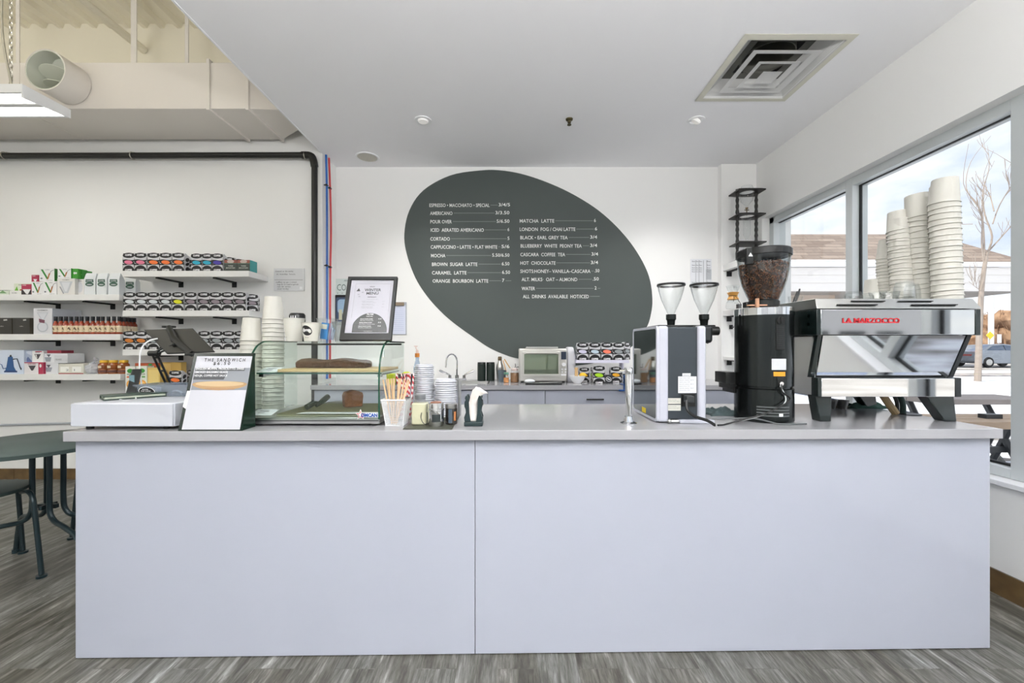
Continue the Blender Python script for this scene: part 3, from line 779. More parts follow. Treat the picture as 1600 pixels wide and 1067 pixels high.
mb = MB(place(o)); mb.cyl((0, 0, .004), .016, .003, 14); mb.tube([(-.012, 0, .03), (-.008, 0, .006)], .002, 5); mb.tube([(.012, 0, .03), (.008, 0, .006)], .002, 5); obj('deflector', mb, MATS['brass'], o)
o = thing('ceiling_speaker', 'round grey ceiling speaker near the corner of the dropped ceiling', 'speaker', (W(574, 3.86), 3.86, ZC - .008))
mb = MB(place(o)); mb.lathe([(.088, .008), (.105, .008), (.103, 0), (.090, 0), (.088, .008)], (0, 0, 0), 32); obj('rim', mb, white_m, o)
mb = MB(place(o)); mb.cyl((0, 0, .002), .089, .005, 32); obj('speaker_grille', mb, mat('beige_grille', (196, 194, 184), .7, bump=(400, .4)), o)

# ------------------------------------------------------------------ menu mural
YW = YB
pts = [(631.8, 365.5), (639.7, 328.7), (662, 297), (704, 274), (751, 266.3), (782.7, 266.3), (816.9, 272.3), (856, 285.4), (895.6, 303.8), (935, 328.7), (969, 360), (995.3, 394),
       (1013.7, 431), (1019.3, 467.8), (1016.3, 494), (1010, 512), (996, 533), (975, 550), (946, 563), (910, 570), (870, 571), (812.5, 560.7), (790.6, 554.8), (765.3, 543.8), (740, 527), (709, 504.6), (688, 486), (667.2, 462.6), (648.9, 433.7), (635.7, 397)]
ring = catmull([P(x, y, YW) for x, y in pts], 5, closed=True)
mural = thing('menu_mural', 'huge dark green-grey oval menu painted on the back wall in white lettering', 'menu', (0, YW, 1.0))
mb = MB(); mb.prism([(p.x, YW - .0015, p.z) for p in ring], (0, .0014, 0))
chalk = mat('dark_oval_paint', (70, 78, 76), .55, var=(1.4, .10))
obj('painted_oval', mb, chalk, mural, smooth=0)
LT = [('ESPRESSO \u2022 MACCHIATO \u2022 SPECIAL', 671, 765, 320.5, '3/4/5', 779, 797), ('AMERICANO', 672, 707, 333, '3/3.50', 774, 796), ('POUR OVER', 672.5, 706, 346.2, '5/6.50', 776, 796),
      ('ICED  AERATED AMERICANO', 673, 756, 359.2, '6', 793, 796), ('CORTADO', 672.5, 703, 373, '5', 793, 796), ('CAPPUCCINO \u2022 LATTE \u2022 FLAT WHITE', 673, 777, 385.7, '5/6', 783.5, 796),
      ('MOCHA', 673.5, 696, 399.2, '5.50/6.50', 769, 796), ('BROWN  SUGAR  LATTE', 675, 746, 412.7, '6.50', 784, 796), ('CARAMEL  LATTE', 675, 729, 426, '6.50', 784.5, 797),
      ('ORANGE  BOURBON  LATTE', 676, 763, 438.7, '7', 784.5, 788),
      ('MATCHA  LATTE', 812, 866, 345, '6', 928, 931), ('LONDON  FOG / CHAI LATTE', 812, 899, 358, '6', 929.5, 933), ('BLACK \u2022 EARL GREY TEA', 813, 887, 371, '3/4', 922, 933),
      ('BLUEBERRY  WHITE  PEONY TEA', 813.5, 909, 384, '3/4', 922, 933), ('CASCARA  COFFEE  TEA', 813, 883, 397.5, '3/4', 924, 934.5), ('HOT  CHOCOLATE', 813, 868, 410.7, '3/4', 923, 934.5),
      ('SHOTS:HONEY\u2013 VANILLA\u2013CASCARA', 813, 922.5, 423.5, '.50', 929, 936.5), ('ALT. MILKS\u00b7  OAT \u2013 ALMOND', 815, 902, 436.3, '.50', 926, 935.5), ('WATER', 815, 836, 450.5, '2', 929, 932), ('ALL  DRINKS  AVAILABLE  HOT/ICED', 817, 920, 463, '', 0, 0)]
yy = YW - .0022
for kk, (s_, a, b_, y, pr_, pa, pb) in enumerate(LT):
    if kk in (0, 10): mb = MB()
    mb.text(s_, (W(a, YW), yy, Z(y + 2.9, YW)), X3, Z3, W(b_, YW) - W(a, YW), 5.6 * YW / F, 0, bold=.008)
    if pr_: mb.text(pr_, (W(pa, YW), yy, Z(y + 1.9, YW)), X3, Z3, W(pb, YW) - W(pa, YW), 5.4 * YW / F, 0, bold=.008)
    la, lb = b_ + 1.5, (pa - 1.5 if pr_ else 937)
    if lb > la: mb.box(W(la, YW), W(lb, YW), yy - .0002, yy, Z(y + .35, YW), Z(y - .35, YW), 1)
    if s_ in ('WATER',) or 'BOURBON' in s_: mb.box(W(pb + 2, YW), W(pb + (6 if s_ == 'WATER' else 11), YW), yy - .0002, yy, Z(y + .35, YW), Z(y - .35, YW), 1)
    if kk in (9, 19): obj('menu_lettering', mb, [mat('white_chalk_paint', (236, 238, 236), .6), mat('faint_chalk_line', (136, 144, 142), .7)], mural, smooth=0, flip=False)

# papers and small frames on the walls
def sheet(name, label, cat, px0, px1, py0, py1, Y, th=.004, m=None):
    o = thing(name, label, cat, (W((px0 + px1) / 2, Y), Y, Z(py1, Y)))
    obj('board', MB().box(W(px0, Y), W(px1, Y), Y - th, Y - .0005, Z(py1, Y), Z(py0, Y)), m or paper_m, o, bevel=.001)
    return o
Y = YL
o = sheet('whiteboard', 'small whiteboard with handwritten notes on the wall beside the coffee shelves', 'whiteboard', 428.5, 476, 419.5, 454.5, Y, .008, mat('whiteboard_grey', (214, 215, 217), .3))
mb = MB(); yy = Y - .009
for s_, a, b_, y in (('Cleaned  at  the wonky', 431, 459, 424), ('st. tuesday  hours', 433, 462, 428.5), ('coffee to go | retail', 432, 464, 441), ('bags & 12 reserve grinds', 434, 467, 444.5), ('cups  for  service', 434, 455, 448), ('closed  mondays', 434, 452, 451.5)):
    mb.text(s_, (W(a, Y), yy, Z(y + 1, Y)), X3, Z3, W(b_, Y) - W(a, Y), 2.2 * Y / F, 0, 0)
mb.box(W(430, Y), W(474, Y), yy, yy + .0005, Z(437.6, Y), Z(437.2, Y))
obj('handwriting', mb, ink_m, o, smooth=0, flip=False)
obj('sticker', MB().box(W(469, Y), W(473, Y), yy, yy + .001, Z(452, Y), Z(448, Y)), white_m, o)
Y = YB
o = sheet('licence_plate', 'pale plate reading CO, on the wall behind the framed menu', 'plate', 524, 548, 435.5, 462, Y, .004, mat('pale_plate', (214, 224, 220), .4))
mb = MB(); mb.text('CO', (W(527, Y), Y - .005, Z(454, Y)), X3, Z3, W(541, Y) - W(527, Y), 10.5 * Y / F, 0, -.005); mb.text('-AN', (W(537, Y), Y - .005, Z(440, Y)), X3, Z3, None, 3 * Y / F, 0, 0)
for x in (528, 535, 543): mb.ell((W(x, Y), Y - .005, Z(458, Y)), X3, Z3, 0, 0, .004, .004)
obj('plate_lettering', mb, mat('dark_green_ink', (50, 84, 84), .5), o, smooth=0, flip=False)
mp_ = thing('black_picture_frame', 'black rounded picture frame with a blue street picture, behind the framed menu', 'picture', (W(530, Y), Y, Z(505, Y)))
mb = MB()
def rrect(x0, x1, z0, z1, r, n=5):
    ps = []
    for cx, cz, a in ((x1 - r, z1 - r, 0), (x0 + r, z1 - r, 90), (x0 + r, z0 + r, 180), (x1 - r, z0 + r, 270)):
        ps += [(cx + r * math.cos(math.radians(a + 90 * i / n)), cz + r * math.sin(math.radians(a + 90 * i / n))) for i in range(n + 1)]
    return ps
mb.prism([(x, Y - .02, z) for x, z in rrect(W(522.5, Y), W(548, Y), Z(508, Y), Z(461, Y), .03)], (0, .019, 0)); obj('frame', mb, black_m, mp_)
mb = MB(); mb.prism([(x, Y - .022, z) for x, z in rrect(W(526.5, Y), W(545, Y), Z(504, Y), Z(465, Y), .015)], (0, .002, 0)); obj('picture', mb, mat('picture_navy', (66, 84, 112), .4), mp_)
mb = MB(); mb.prism([(x, Y - .0235, z) for x, z in rrect(W(529, Y), W(545, Y), Z(490, Y), Z(468, Y), .03)], (0, .001, 0)); obj('picture_sky', mb, mat('picture_sky', (160, 190, 216), .4), mp_)
mb = MB(); mb.box(W(531, Y), W(536, Y), Y - .025, Y - .0236, Z(500, Y), Z(484, Y)); mb.box(W(537, Y), W(541, Y), Y - .025, Y - .0236, Z(500, Y), Z(488, Y)); obj('picture_house', mb, mat('picture_cream', (206, 206, 180), .4), mp_)
o = sheet('clipboard', 'white clipboard of paper sheets hanging on the wall behind the framed menu', 'clipboard', 611, 635.5, 472, 523, Y, .006, mat('clipboard_grey', (170, 174, 182), .5))
obj('paper_sheet', MB().box(W(612, Y), W(634, Y), Y - .008, Y - .006, Z(522, Y), Z(477, Y)), mat('bluish_paper', (214, 219, 236), .6), o)
obj('clip', MB().box(W(616, Y), W(632, Y), Y - .018, Y - .008, Z(478, Y), Z(472.5, Y)), mat('bronze_clip', (140, 124, 106), .35, metal=.6), o, bevel=.003)
mb = MB()
for k in range(12): mb.box(W(615, Y), W(631, Y), Y - .0088, Y - .008, Z(483.2 + k * 3, Y), Z(482.7 + k * 3, Y))
obj('table_lines', mb, mat('faint_blue_line', (176, 186, 214), .6), o, smooth=0)
o = sheet('wall_schedule', 'white printed schedule sheet on the back wall beside the oval menu', 'notice', 1078.5, 1111, 405, 449, Y, .012, mat('cool_paper', (226, 228, 232), .5))
mb = MB(); yy = Y - .013
for x in (1086, 1091, 1098, 1103): mb.box(W(x, Y), W(x + .4, Y), yy, yy + .0006, Z(448, Y), Z(407, Y))
for y in (408, 414, 418, 421, 424, 441, 445):
    for a, b_ in ((1080.5, 1085.5), (1087, 1090.5), (1092, 1096), (1104, 1109)): mb.text('Bean', (W(a, Y), yy, Z(y + 1.6, Y)), X3, Z3, W(b_, Y) - W(a, Y), 2 * Y / F, 0, 0)
obj('printed_table', mb, greyink_m, o, smooth=0, flip=False)
obj('grey_patch', MB().box(W(1102, Y), W(1110.5, Y), yy, yy + .0005, Z(437, Y), Z(421, Y)), mat('grey_patch', (190, 194, 198), .5), o)

# ------------------------------------------------------------------ wall shelves
shelf_m = mat('white_shelf', (228, 228, 226), .45)
def shelf(label, x0, x1, y0, y1, zt, brackets, th=.05):
    o = thing('wall_shelf', label, 'shelf', ((x0 + x1) / 2, y1, zt - th))
    obj('shelf_board', MB().box(x0, x1, y0, y1, zt - th, zt), shelf_m, o, bevel=.002)
    for x in brackets:
        mb = MB(); mb.box(x - .012, x + .012, y0 + .02, y1 - .004, zt - th - .012, zt - th)
        mb.box(x - .02, x + .02, y1 - .006, y1, zt - th - .05, zt - th)
        obj('bracket', mb, blackmat_m, o)
    return o
SD = 3.50
ZA = (1.628, 1.297, .962); ZB = (1.826, 1.495, 1.169)
nm = ('top', 'middle', 'bottom')
A1 = W(190, SD) - .01
for k in range(3): shelf(nm[k] + ' white shelf on black brackets, holding ' + ('paper filter boxes', 'black boxes and hot sauce', 'kettle box and honey jars')[k], -4.95, A1 - (.01 if k == 0 else 0), SD, YL, ZA[k], (W(35, SD), W(127, SD)))
for k in range(3): shelf(nm[k] + ' white shelf of the coffee bag display' + (', with a free end', '', ', behind the tablet')[k], W(190.5, SD) + .004, W(389, SD), SD, YL, ZB[k], (W(242, SD), W(332, SD)))
ZB4 = .838
shelf('low white shelf of juice cartons under the coffee bag display', W(196, SD), W(389, SD), SD, YL, ZB4, (W(242, SD), W(332, SD)))

# ---------------- coffee bags
bagw, bagh, bagd = .103, .152, .066
acc = {}
def accent(n, rgb):
    acc[n] = mat('label_' + n, rgb, .5); return acc[n]
for n_, c_ in dict(pink=(226, 122, 150), orange=(240, 120, 50), cyan=(40, 176, 206), indigo=(70, 56, 168), silver=(206, 212, 214), yellow=(222, 220, 30), mauve=(140, 128, 136), amber=(206, 122, 40), grey=(150, 156, 158), coral=(246, 126, 96), paleblue=(196, 214, 224), lilac=(206, 204, 224), lime=(170, 220, 30), gold=(240, 176, 40)).items(): accent(n_, c_)
bagwhite = mat('bag_white', (206, 206, 209), .45)
def build_bag():
    mb = MB(); w2, d = bagw / 2, bagd
    # pouch: front flat, top folded to a thin seam
    sec = [(0, 0, d, w2 * .97), (.02, -.0, d, w2), (bagh * .80, 0, d * .95, w2), (bagh * .93, .003, d * .55, w2 * .99), (bagh, .008, .016, w2 * .97)]
    vs = []
    for z, y0, y1, hw in sec: vs += [(-hw, y0, z), (hw, y0, z), (hw, y1, z), (-hw, y1, z)]
    fs = [(3, 2, 1, 0), tuple(range(len(vs) - 4, len(vs)))]
    for i in range(len(sec) - 1):
        for j in range(4): fs.append((i * 4 + j, i * 4 + (j + 1) % 4, i * 4 + 4 + (j + 1) % 4, i * 4 + 4 + j))
    mb.add(vs, fs, 0)
    O = Vector((0, -.0008, 0))
    mb.ell(O, X3, Z3, 0, bagh * .872, w2 * .99, bagh * .145, 1, 24)
    mb.prism([(-w2 * .92, -.0010, bagh * .875), (w2 * .92, -.0010, bagh * .875), (w2 * .88, -.0010, bagh * .98), (-w2 * .88, -.0010, bagh * .98)], (0, -.0002, 0), 1)
    mb.text('COFFEE', (0, -.0018, bagh * .845), X3, Z3, bagw * .56, bagh * .10, 3, .05, 'C')
    # black wave band with a coloured lens
    n = 16
    def wave(z, amp, th):
        top = [(-w2 + bagw * i / n, -.0010, z + amp * math.sin(2 * math.pi * i / n) + th) for i in range(n + 1)]
        bot = [(-w2 + bagw * i / n, -.0010, z + amp * math.sin(2 * math.pi * i / n) - th * abs(math.cos(math.pi * i / n))) for i in range(n, -1, -1)]
        mb.face(top + bot, 1)
    [mb.face([(s * w2 * .985, -.0010, 0), (s * w2 * .985, -.0010, bagh * .80), (s * w2 * .93, -.0010, bagh * .66), (s * w2 * .96, -.0010, bagh * .45), (s * w2 * .90, -.0010, bagh * .33)], 1) for s in (-1, 1)]
    wave(bagh * .590, bagh * .02, bagh * .040); wave(bagh * .38, -bagh * .02, bagh * .038)
    mb.ell(Vector((0, -.0014, 0)), X3, Z3, 0, bagh * .49, w2 * .97, bagh * .135, 1, 24, tilt=-.1)
    mb.ell(Vector((0, -.0020, 0)), X3, Z3, 0, bagh * .49, w2 * .70, bagh * .105, 2, 24, tilt=-.1)
    mb.ell(Vector((0, -.0010, 0)), X3, Z3, 0, 0.0005, w2 * .99, bagh * .32, 1, 18, 0, math.pi)
    mb.text('COFFEE', (0, -.0018, bagh * .02), X3, Z3, bagw * .58, bagh * .10, 3, .05, 'C')
    # side pattern
    for s in (-1, 1):
        for zc, rv in ((bagh * .14, .018), (bagh * .42, .012), (bagh * .66, .016)):
            mb.ell(Vector((s * (w2 + .0006), d * .48, 0)), Y3, Z3, 0, zc, d * .36, rv, 1, 14, tilt=.5)
    return mb
bag0 = obj('coffee_bag', build_bag(), [bagwhite, mat('bag_black', (13, 13, 15), .45), acc['pink'], mat('bag_label_white', (232, 232, 234), .5)], smooth=0, base=False, flip=False)
bag0.material_slots[2].link = 'OBJECT'; bag0.material_slots[2].material = acc['pink']
bag0.data.materials[2] = acc['pink']
bag_used = [False]
def bag(px, D, z, col, label, group, rz=0.0, sc=1.0):
    if bag_used[0]: o = bag0.copy(); COL.objects.link(o)
    else: o = bag0; bag_used[0] = True
    o.location = (W(px, D), D, z); o.rotation_euler = (0, 0, rz); o.scale = (sc, sc, sc)
    o.material_slots[2].link = 'OBJECT'; o.material_slots[2].material = acc[col]
    tag(o, label, 'coffee bag', group); return o
BD = SD + .02
cn = dict(pink='pink', orange='orange', cyan='cyan', indigo='indigo', silver='silver', yellow='yellow', mauve='mauve', amber='amber', grey='grey')
g = 'coffee bags on the top display shelf'
row = [(201, 'pink', 'at the end of the row'), (219.6, 'pink', 'second in the row'), (240, 'orange', 'beside the pink ones'), (259, 'orange', 'between two orange ones'), (278.6, 'orange', 'beside the turned bag'),
       (307, 'cyan', 'beside the turned bag'), (323.5, 'cyan', 'between cyan and indigo bags'), (339.5, 'indigo', 'the only indigo one')]
for px, c_, s_ in row: bag(px, BD, ZB[0], c_, 'coffee bag with %s label on the top display shelf, %s' % (c_, s_), g, random.uniform(-.03, .03), .96 if px > 300 else 1)
bag(293.5, BD + .09, ZB[0], 'grey', 'coffee bag turned sideways between the orange and cyan bags', g, -1.15, .92)
bag(357.5, BD + .13, ZB[0], 'grey', 'coffee bag standing behind the two dark tea boxes', g, .1, .94)
bag(371.5, BD + .16, ZB[0], 'grey', 'coffee bag half hidden behind the tea box with teal edge', g, -.2, .88)
g = 'coffee bags on the middle display shelf'
for i, (px, c_) in enumerate(((202.5, 'silver'), (221, 'silver'), (239.5, 'silver'), (258.8, 'silver'), (278, 'yellow'), (298, 'mauve'), (318.5, 'mauve'), (336.8, 'mauve'), (355.5, 'mauve'), (374.8, 'mauve'))):
    bag(px, BD, ZB[1], c_, '%s coffee bag of the middle display shelf, with %s label' % (ORD1[i], c_), g, random.uniform(-.03, .03))
bag(393.5, BD + .05, ZB[1], 'mauve', 'turned coffee bag at the free end of the middle display shelf', g, .35, .93)
g = 'coffee bags on the bottom display shelf'
for i, (px, c_) in enumerate(((202, 'amber'), (220.5, 'amber'), (239.5, 'grey'), (258.5, 'grey'), (278, 'grey'), (298, 'grey'), (319, 'grey'), (338.5, 'grey'), (357, 'grey'), (375.5, 'grey'))):
    bag(px, BD, ZB[2], c_, '%s coffee bag of the bottom display shelf, with %s label' % (ORD1[i], c_), g, random.uniform(-.03, .03))
g = 'coffee bags on the low shelf'
bag(274, BD, ZB4, 'orange', 'coffee bag with orange label behind the card tray, below the tablet', g, .05)
bag(297, BD + .06, ZB4, 'grey', 'coffee bag seen beside the sandwich sign, below the tablet', g, -.5)

# ---------------- printed cartons
def colm(rgb, rough=.5): return mat('print_%02x%02x%02x' % rgb, rgb, rough)
def carton(name, label, cat, px0, px1, hpx, D, zb, depth, rgb, decor=(), side=None, group=None, rz=0.0, side_decor=(), top=None):
    x0, x1 = W(px0, D), W(px1, D); w_, h = x1 - x0, hpx * D / F
    o = thing(name, label, cat, ((x0 + x1) / 2, D, zb), rz, group); M = place(o)
    cols = [rgb] + ([side] if side else []) + ([top] if top else [])
    mb = MB(M); vs = [(-w_ / 2, 0, 0), (w_ / 2, 0, 0), (w_ / 2, depth, 0), (-w_ / 2, depth, 0), (-w_ / 2, 0, h), (w_ / 2, 0, h), (w_ / 2, depth, h), (-w_ / 2, depth, h)]
    mb.add(vs, [(3, 2, 1, 0), (0, 1, 5, 4), (2, 3, 7, 6), (3, 0, 4, 7)], 0)
    mb.add(vs, [(1, 2, 6, 5)], 1 if side else 0); mb.add(vs, [(4, 5, 6, 7)], len(cols) - 1 if top else 0)
    obj('box_body', mb, [colm(c_) for c_ in cols], o, smooth=0, flip=False)
    def deco(items, O, U, nrm):
        pal, mbd = [], MB(M)
        for i, it in enumerate(items):
            rgb_ = it[1]
            if rgb_ not in pal: pal.append(rgb_)
            mi = pal.index(rgb_); Q = O + nrm * (.0008 + .0004 * i)
            ww = w_ if U.x else depth
            if it[0] == 'p': mbd.face([Q + U * (u * ww) + Z3 * (v * h) for u, v in it[2]], mi)
            elif it[0] == 'e': mbd.ell(Q, U, Z3, it[2] * ww, it[3] * h, it[4] * ww, it[5] * h, mi, 20)
            elif it[0] == 't': mbd.text(it[2], Q + U * (it[3] * ww) + Z3 * (it[5] * h), U, Z3, (it[4] - it[3]) * ww, (it[6] - it[5]) * h, mi, .01)
            elif it[0] == 'l': mbd.tube([Q + U * (u * ww) + Z3 * (v * h) for u, v in it[2]], it[3], 4, mi)
        if pal: obj('printed_design', mbd, [colm(c_) for c_ in pal], o, smooth=0, flip=False)
    deco(decor, Vector((-w_ / 2, 0, 0)), X3, Vector((0, -1, 0)))
    deco(side_decor, Vector((w_ / 2, 0, 0)), Y3, Vector((1, 0, 0)))
    return o
WH, GR, CR, BR_, BK, GY = (232, 232, 232), (46, 132, 50), (176, 50, 82), (176, 112, 60), (40, 40, 42), (120, 124, 130)
def vdecor(): return [('p', GR, [(.10, .92), (.24, .92), (.58, .25), (.50, .14)]), ('p', BR_, [(.50, .14), (.60, .16), (.74, .62), (.64, .62)]), ('l', BK, [(.70, .60), (.80, .80), (.98, .88)], .0012),
                      ('t', GY, 'coffee', .40, .70, .86, .93), ('e', GY, .16, .22, .08, .06), ('t', GY, 'paper filter', .5, .9, .05, .10)]
cone = lambda c_: [('p', c_, [(.2, .72), (.8, .72), (.55, .28), (.45, .28)]), ('p', WH, [(.3, .68), (.4, .68), (.48, .34), (.44, .34)]), ('t', BK, 'DRIPPER', .3, .7, .82, .93)]
gA = 'filter boxes on the top shelf'
D = SD + .02
# top shelf A
z = ZA[0]
carton('filter_pack', 'flat pale green pack at the cropped end of the top shelf', 'filter pack', -18, 14, 7.5, D, z, .12, (206, 216, 200), [('p', (120, 160, 110), [(.5, .3), (.7, .9), (.9, .3)]), ('p', GY, [(.5, .86), (.98, .86), (.98, .96), (.5, .96)])], group=gA)
carton('filter_pack', 'flat white pack between the green packs on the top shelf', 'filter pack', 15, 34, 6.5, D, z, .1, (226, 226, 222), [('t', GY, 'FILTERS', .2, .6, .3, .6)], group=gA)
carton('filter_box', 'tall pale green and white box behind the red dripper box', 'filter box', 22, 47, 20, D + .11, z, .1, (220, 226, 208), [('p', (110, 176, 60), [(.0, .35), (.3, .35), (.18, .8)]), ('e', BR_, .42, .45, .07, .12), ('t', GY, 'NATURAL', .3, .95, .84, .95)], group=gA)
carton('dripper_box', 'crimson box picturing a white coffee dripper on the top shelf', 'dripper box', 33.5, 49, 16.5, D, z, .1, CR, [('p', (50, 44, 46), [(.0, .0), (1, 0), (1, .45), (0, .45)]), ('p', WH, [(.12, .52), (.95, .52), (.68, .06), (.5, .06)]), ('t', WH, 'DRIPPER', .1, .5, .86, .95)], group=gA)
carton('filter_box', 'lower filter box with green and brown V beside the crimson box', 'filter box', 49.5, 67.5, 20.5, D, z, .12, WH, vdecor(), group=gA)
carton('filter_box', 'lower filter box with green and brown V below the larger one', 'filter box', 67.8, 88.5, 21.2, D, z, .12, WH, vdecor(), group=gA)
zt = z + 21.3 * D / F
carton('small_red_box', 'small crimson box on top of the filter boxes', 'box', 49.3, 59.3, 11, D + .02, z + 20.6 * D / F, .07, CR, [('t', WH, 'V60', .1, .6, .78, .92), ('p', WH, [(.3, .4), (.9, .4), (.7, .05), (.5, .05)])], group=gA)
carton('filter_box', 'wide filter box with green side stacked on the smaller ones', 'filter box', 61.5, 85, 20, D + .005, zt, .12, WH, vdecor(), side=(40, 120, 40), group=gA, side_decor=[('p', WH, [(.3, .3), (.7, .3), (.5, .5)])])
carton('paper_filter_box', 'big white box picturing a glass coffee cone, under the green-edged box', 'filter box', 89.5, 117, 25.5, D, z, .14, (224, 222, 218), [('p', (198, 202, 206), [(.12, .82), (.88, .82), (.62, .1), (.38, .1)]), ('p', (150, 154, 160), [(.12, .5), (.2, .5), (.40, .06), (.34, .06)]), ('p', (216, 218, 222), [(.25, .76), (.75, .76), (.55, .2), (.45, .2)]), ('t', GY, 'CHEMEX', .3, .7, .88, .94)], group=gA)
carton('paper_filter_box', 'second white filter box behind the big one, beside the white bags', 'filter box', 117.5, 131, 25, D + .03, z, .12, (222, 220, 218), [('e', (206, 208, 212), .5, .5, .4, .35), ('t', GY, 'CHEMEX', .2, .8, .85, .92)], group=gA)
zt2 = z + 25.6 * D / F
carton('filter_box', 'filter box with V and green side on top of the big white box', 'filter box', 90, 111, 15.8, D, zt2, .06, WH, vdecor(), side=(52, 150, 50), group=gA)
carton('green_box', 'bright green box on top of the white boxes', 'box', 111.5, 121.5, 15.5, D + .01, zt2, .08, (64, 150, 48), [('e', WH, .5, .55, .16, .12), ('e', WH, .78, .55, .12, .1)], group=gA)
carton('green_box', 'darker green box with one pale mark at the end of the stack', 'box', 122.8, 129.5, 14, D + .04, zt2, .08, (48, 128, 44), [('e', WH, .4, .5, .3, .12)], group=gA)
# white coffee bags with green lozenge
def slim_bag(px, D, zb, label, rz=0):
    o = thing('white_coffee_bag', label, 'coffee bag', (W(px, D), D, zb), rz, 'white coffee bags on the top shelf'); M = place(o)
    w2, h, d = .045, .185, .06; mb = MB(M)
    sec = [(0, 0, d, w2), (h * .72, .0, d * .9, w2), (h * .93, .012, .03, w2 * .96), (h, .018, .022, w2 * .9)]
    vs = []
    for z_, y0, y1, hw in sec: vs += [(-hw, y0, z_), (hw, y0, z_), (hw, y1, z_), (-hw, y1, z_)]
    fs = [(3, 2, 1, 0), (12, 13, 14, 15)]
    for i in range(3):
        for j in range(4): fs.append((i * 4 + j, i * 4 + (j + 1) % 4, i * 4 + 4 + (j + 1) % 4, i * 4 + 4 + j))
    mb.add(vs, fs); obj('pouch', mb, mat('satin_white_pouch', (218, 222, 224), .35), o, bevel=.003)
    mb = MB(M); mb.v = []
    mb.prism([(-.032, -.0012, .105), (.032, -.0012, .105), (.03, -.0012, .13), (-.03, -.0012, .13)], (0, .0006, 0), 0)
    mb.ell(Vector((0, -.0016, 0)), X3, Z3, 0, .088, .034, .018, 0, 20); mb.text('COFFEE', (0, -.0020, .112), X3, Z3, .045, .011, 1, .03, 'C'); mb.ell(Vector((0, -.0020, 0)), X3, Z3, 0, .085, .022, .004, 1, 12)
    obj('label', mb, [mat('bag_green', (64, 98, 84), .5), bagwhite], o, smooth=0, flip=False)
for i, px in enumerate((140, 158.5, 177.5)): slim_bag(px, D, ZA[0], '%s white coffee bag with green lozenge beside the filter boxes' % ORD1[i], (.05, -.05, .03)[i])
slim_bag(203, D + .14, ZA[0], 'white coffee bag with green lozenge set back at the shelf end', .1)

# middle shelf A
z = ZA[1]; gB = 'boxes on the middle shelf'
for a, b_, lab in ((-14, 18, 'matt black gift box at the cropped end of the middle shelf'), (20, 46.5, 'matt black gift box beside the white glass carafe box')):
    carton('black_box', lab, 'box', a, b_, 25.5, D, z, .15, (52, 50, 46), [('t', (190, 186, 176), 'coffee', .4, .62, .46, .52), ('p', (206, 206, 200), [(.62, .82), (.8, .84), (.79, .92), (.61, .9)])], side=(78, 72, 60), group=gB)
carton('carafe_box', 'white box picturing an hourglass coffee carafe on the middle shelf', 'box', 52.5, 81.5, 40.5, D, z, .24, (216, 216, 220), [('p', (190, 194, 202), [(.18, .84), (.80, .84), (.56, .52), (.44, .52)]), ('p', (212, 214, 220), [(.24, .82), (.74, .82), (.53, .56), (.47, .56)]), ('e', (184, 188, 196), .5, .28, .3, .2), ('e', (214, 216, 222), .5, .28, .24, .16), ('p', (128, 80, 96), [(.3, .60), (.62, .54), (.60, .42), (.32, .46)]), ('t', GY, 'CHEMEX', .22, .78, .90, .95)], side=(196, 200, 208), group=gB)
# hot sauce bottles
sauce_m = mat('red_hot_sauce', (148, 58, 32), .15, coat=.5); cap_m = mat('dark_bottle_cap', (38, 40, 44), .3); lab_m = mat('cream_label', (226, 208, 176), .6)
def sauce(proto=None):
    o = thing('hot_sauce_bottle', 'first hot sauce bottle', 'bottle', (0, 0, 0))
    mb = MB(); mb.lathe([(0, 0), (.0205, 0), (.0215, .004), (.0215, .082), (.018, .093), (.0115, .103), (.0105, .112), (0, .112)], (0, 0, 0), 18); obj('bottle_glass', mb, sauce_m, o)
    mb = MB(); mb.lathe([(0, .112), (.0115, .112), (.0128, .114), (.0125, .150), (0, .150)], (0, 0, 0), 16); obj('cap', mb, cap_m, o)
    mb = MB(); mb.lathe([(.0221, .018), (.0221, .072)], (0, 0, 0), 18)
    mb.ell(Vector((.004, -.0225, .045)), X3, Z3, 0, 0, .006, .014, 1, 10, tilt=.5); mb.ell(Vector((-.004, -.0225, .05)), X3, Z3, 0, 0, .004, .012, 1, 10, tilt=-.5); mb.box(-.010, .010, -.0226, -.022, .022, .026, 1)
    obj('label', mb, [lab_m, mat('label_brown', (120, 96, 70), .6)], o, smooth=0, flip=False)
    return o
s0 = sauce(); first = True
bp = [87, 95.3, 103.2, 111.3, 120, 127.6, 136.5, 145.4, 153.6, 160.6, 169.5, 178.3]
for i, px in enumerate(bp):
    loc = (W(px, D + .025), D + .025, ZA[1]); lab = '%s hot sauce bottle of the front row, counting from the white carafe box' % ORD1[i]
    if first: s0.location = loc; s0['label'] = lab; s0['group'] = 'hot sauce bottles in the front row'; first = False
    else: dup(s0, loc, random.uniform(-.5, .5), lab, 'hot sauce bottles in the front row')
for i, (px, dd) in enumerate(((186.5, .03), (193, .09), (199, .13), (204.5, .17), (210, .21), (190, .16), (197.5, .21))):
    loc = (W(px, D + dd), D + dd, ZA[1])
    dup(s0, loc, random.uniform(-.5, .5), '%s hot sauce bottle of the slanting row at the shelf end' % ORD1[i], 'hot sauce bottles at the shelf end')

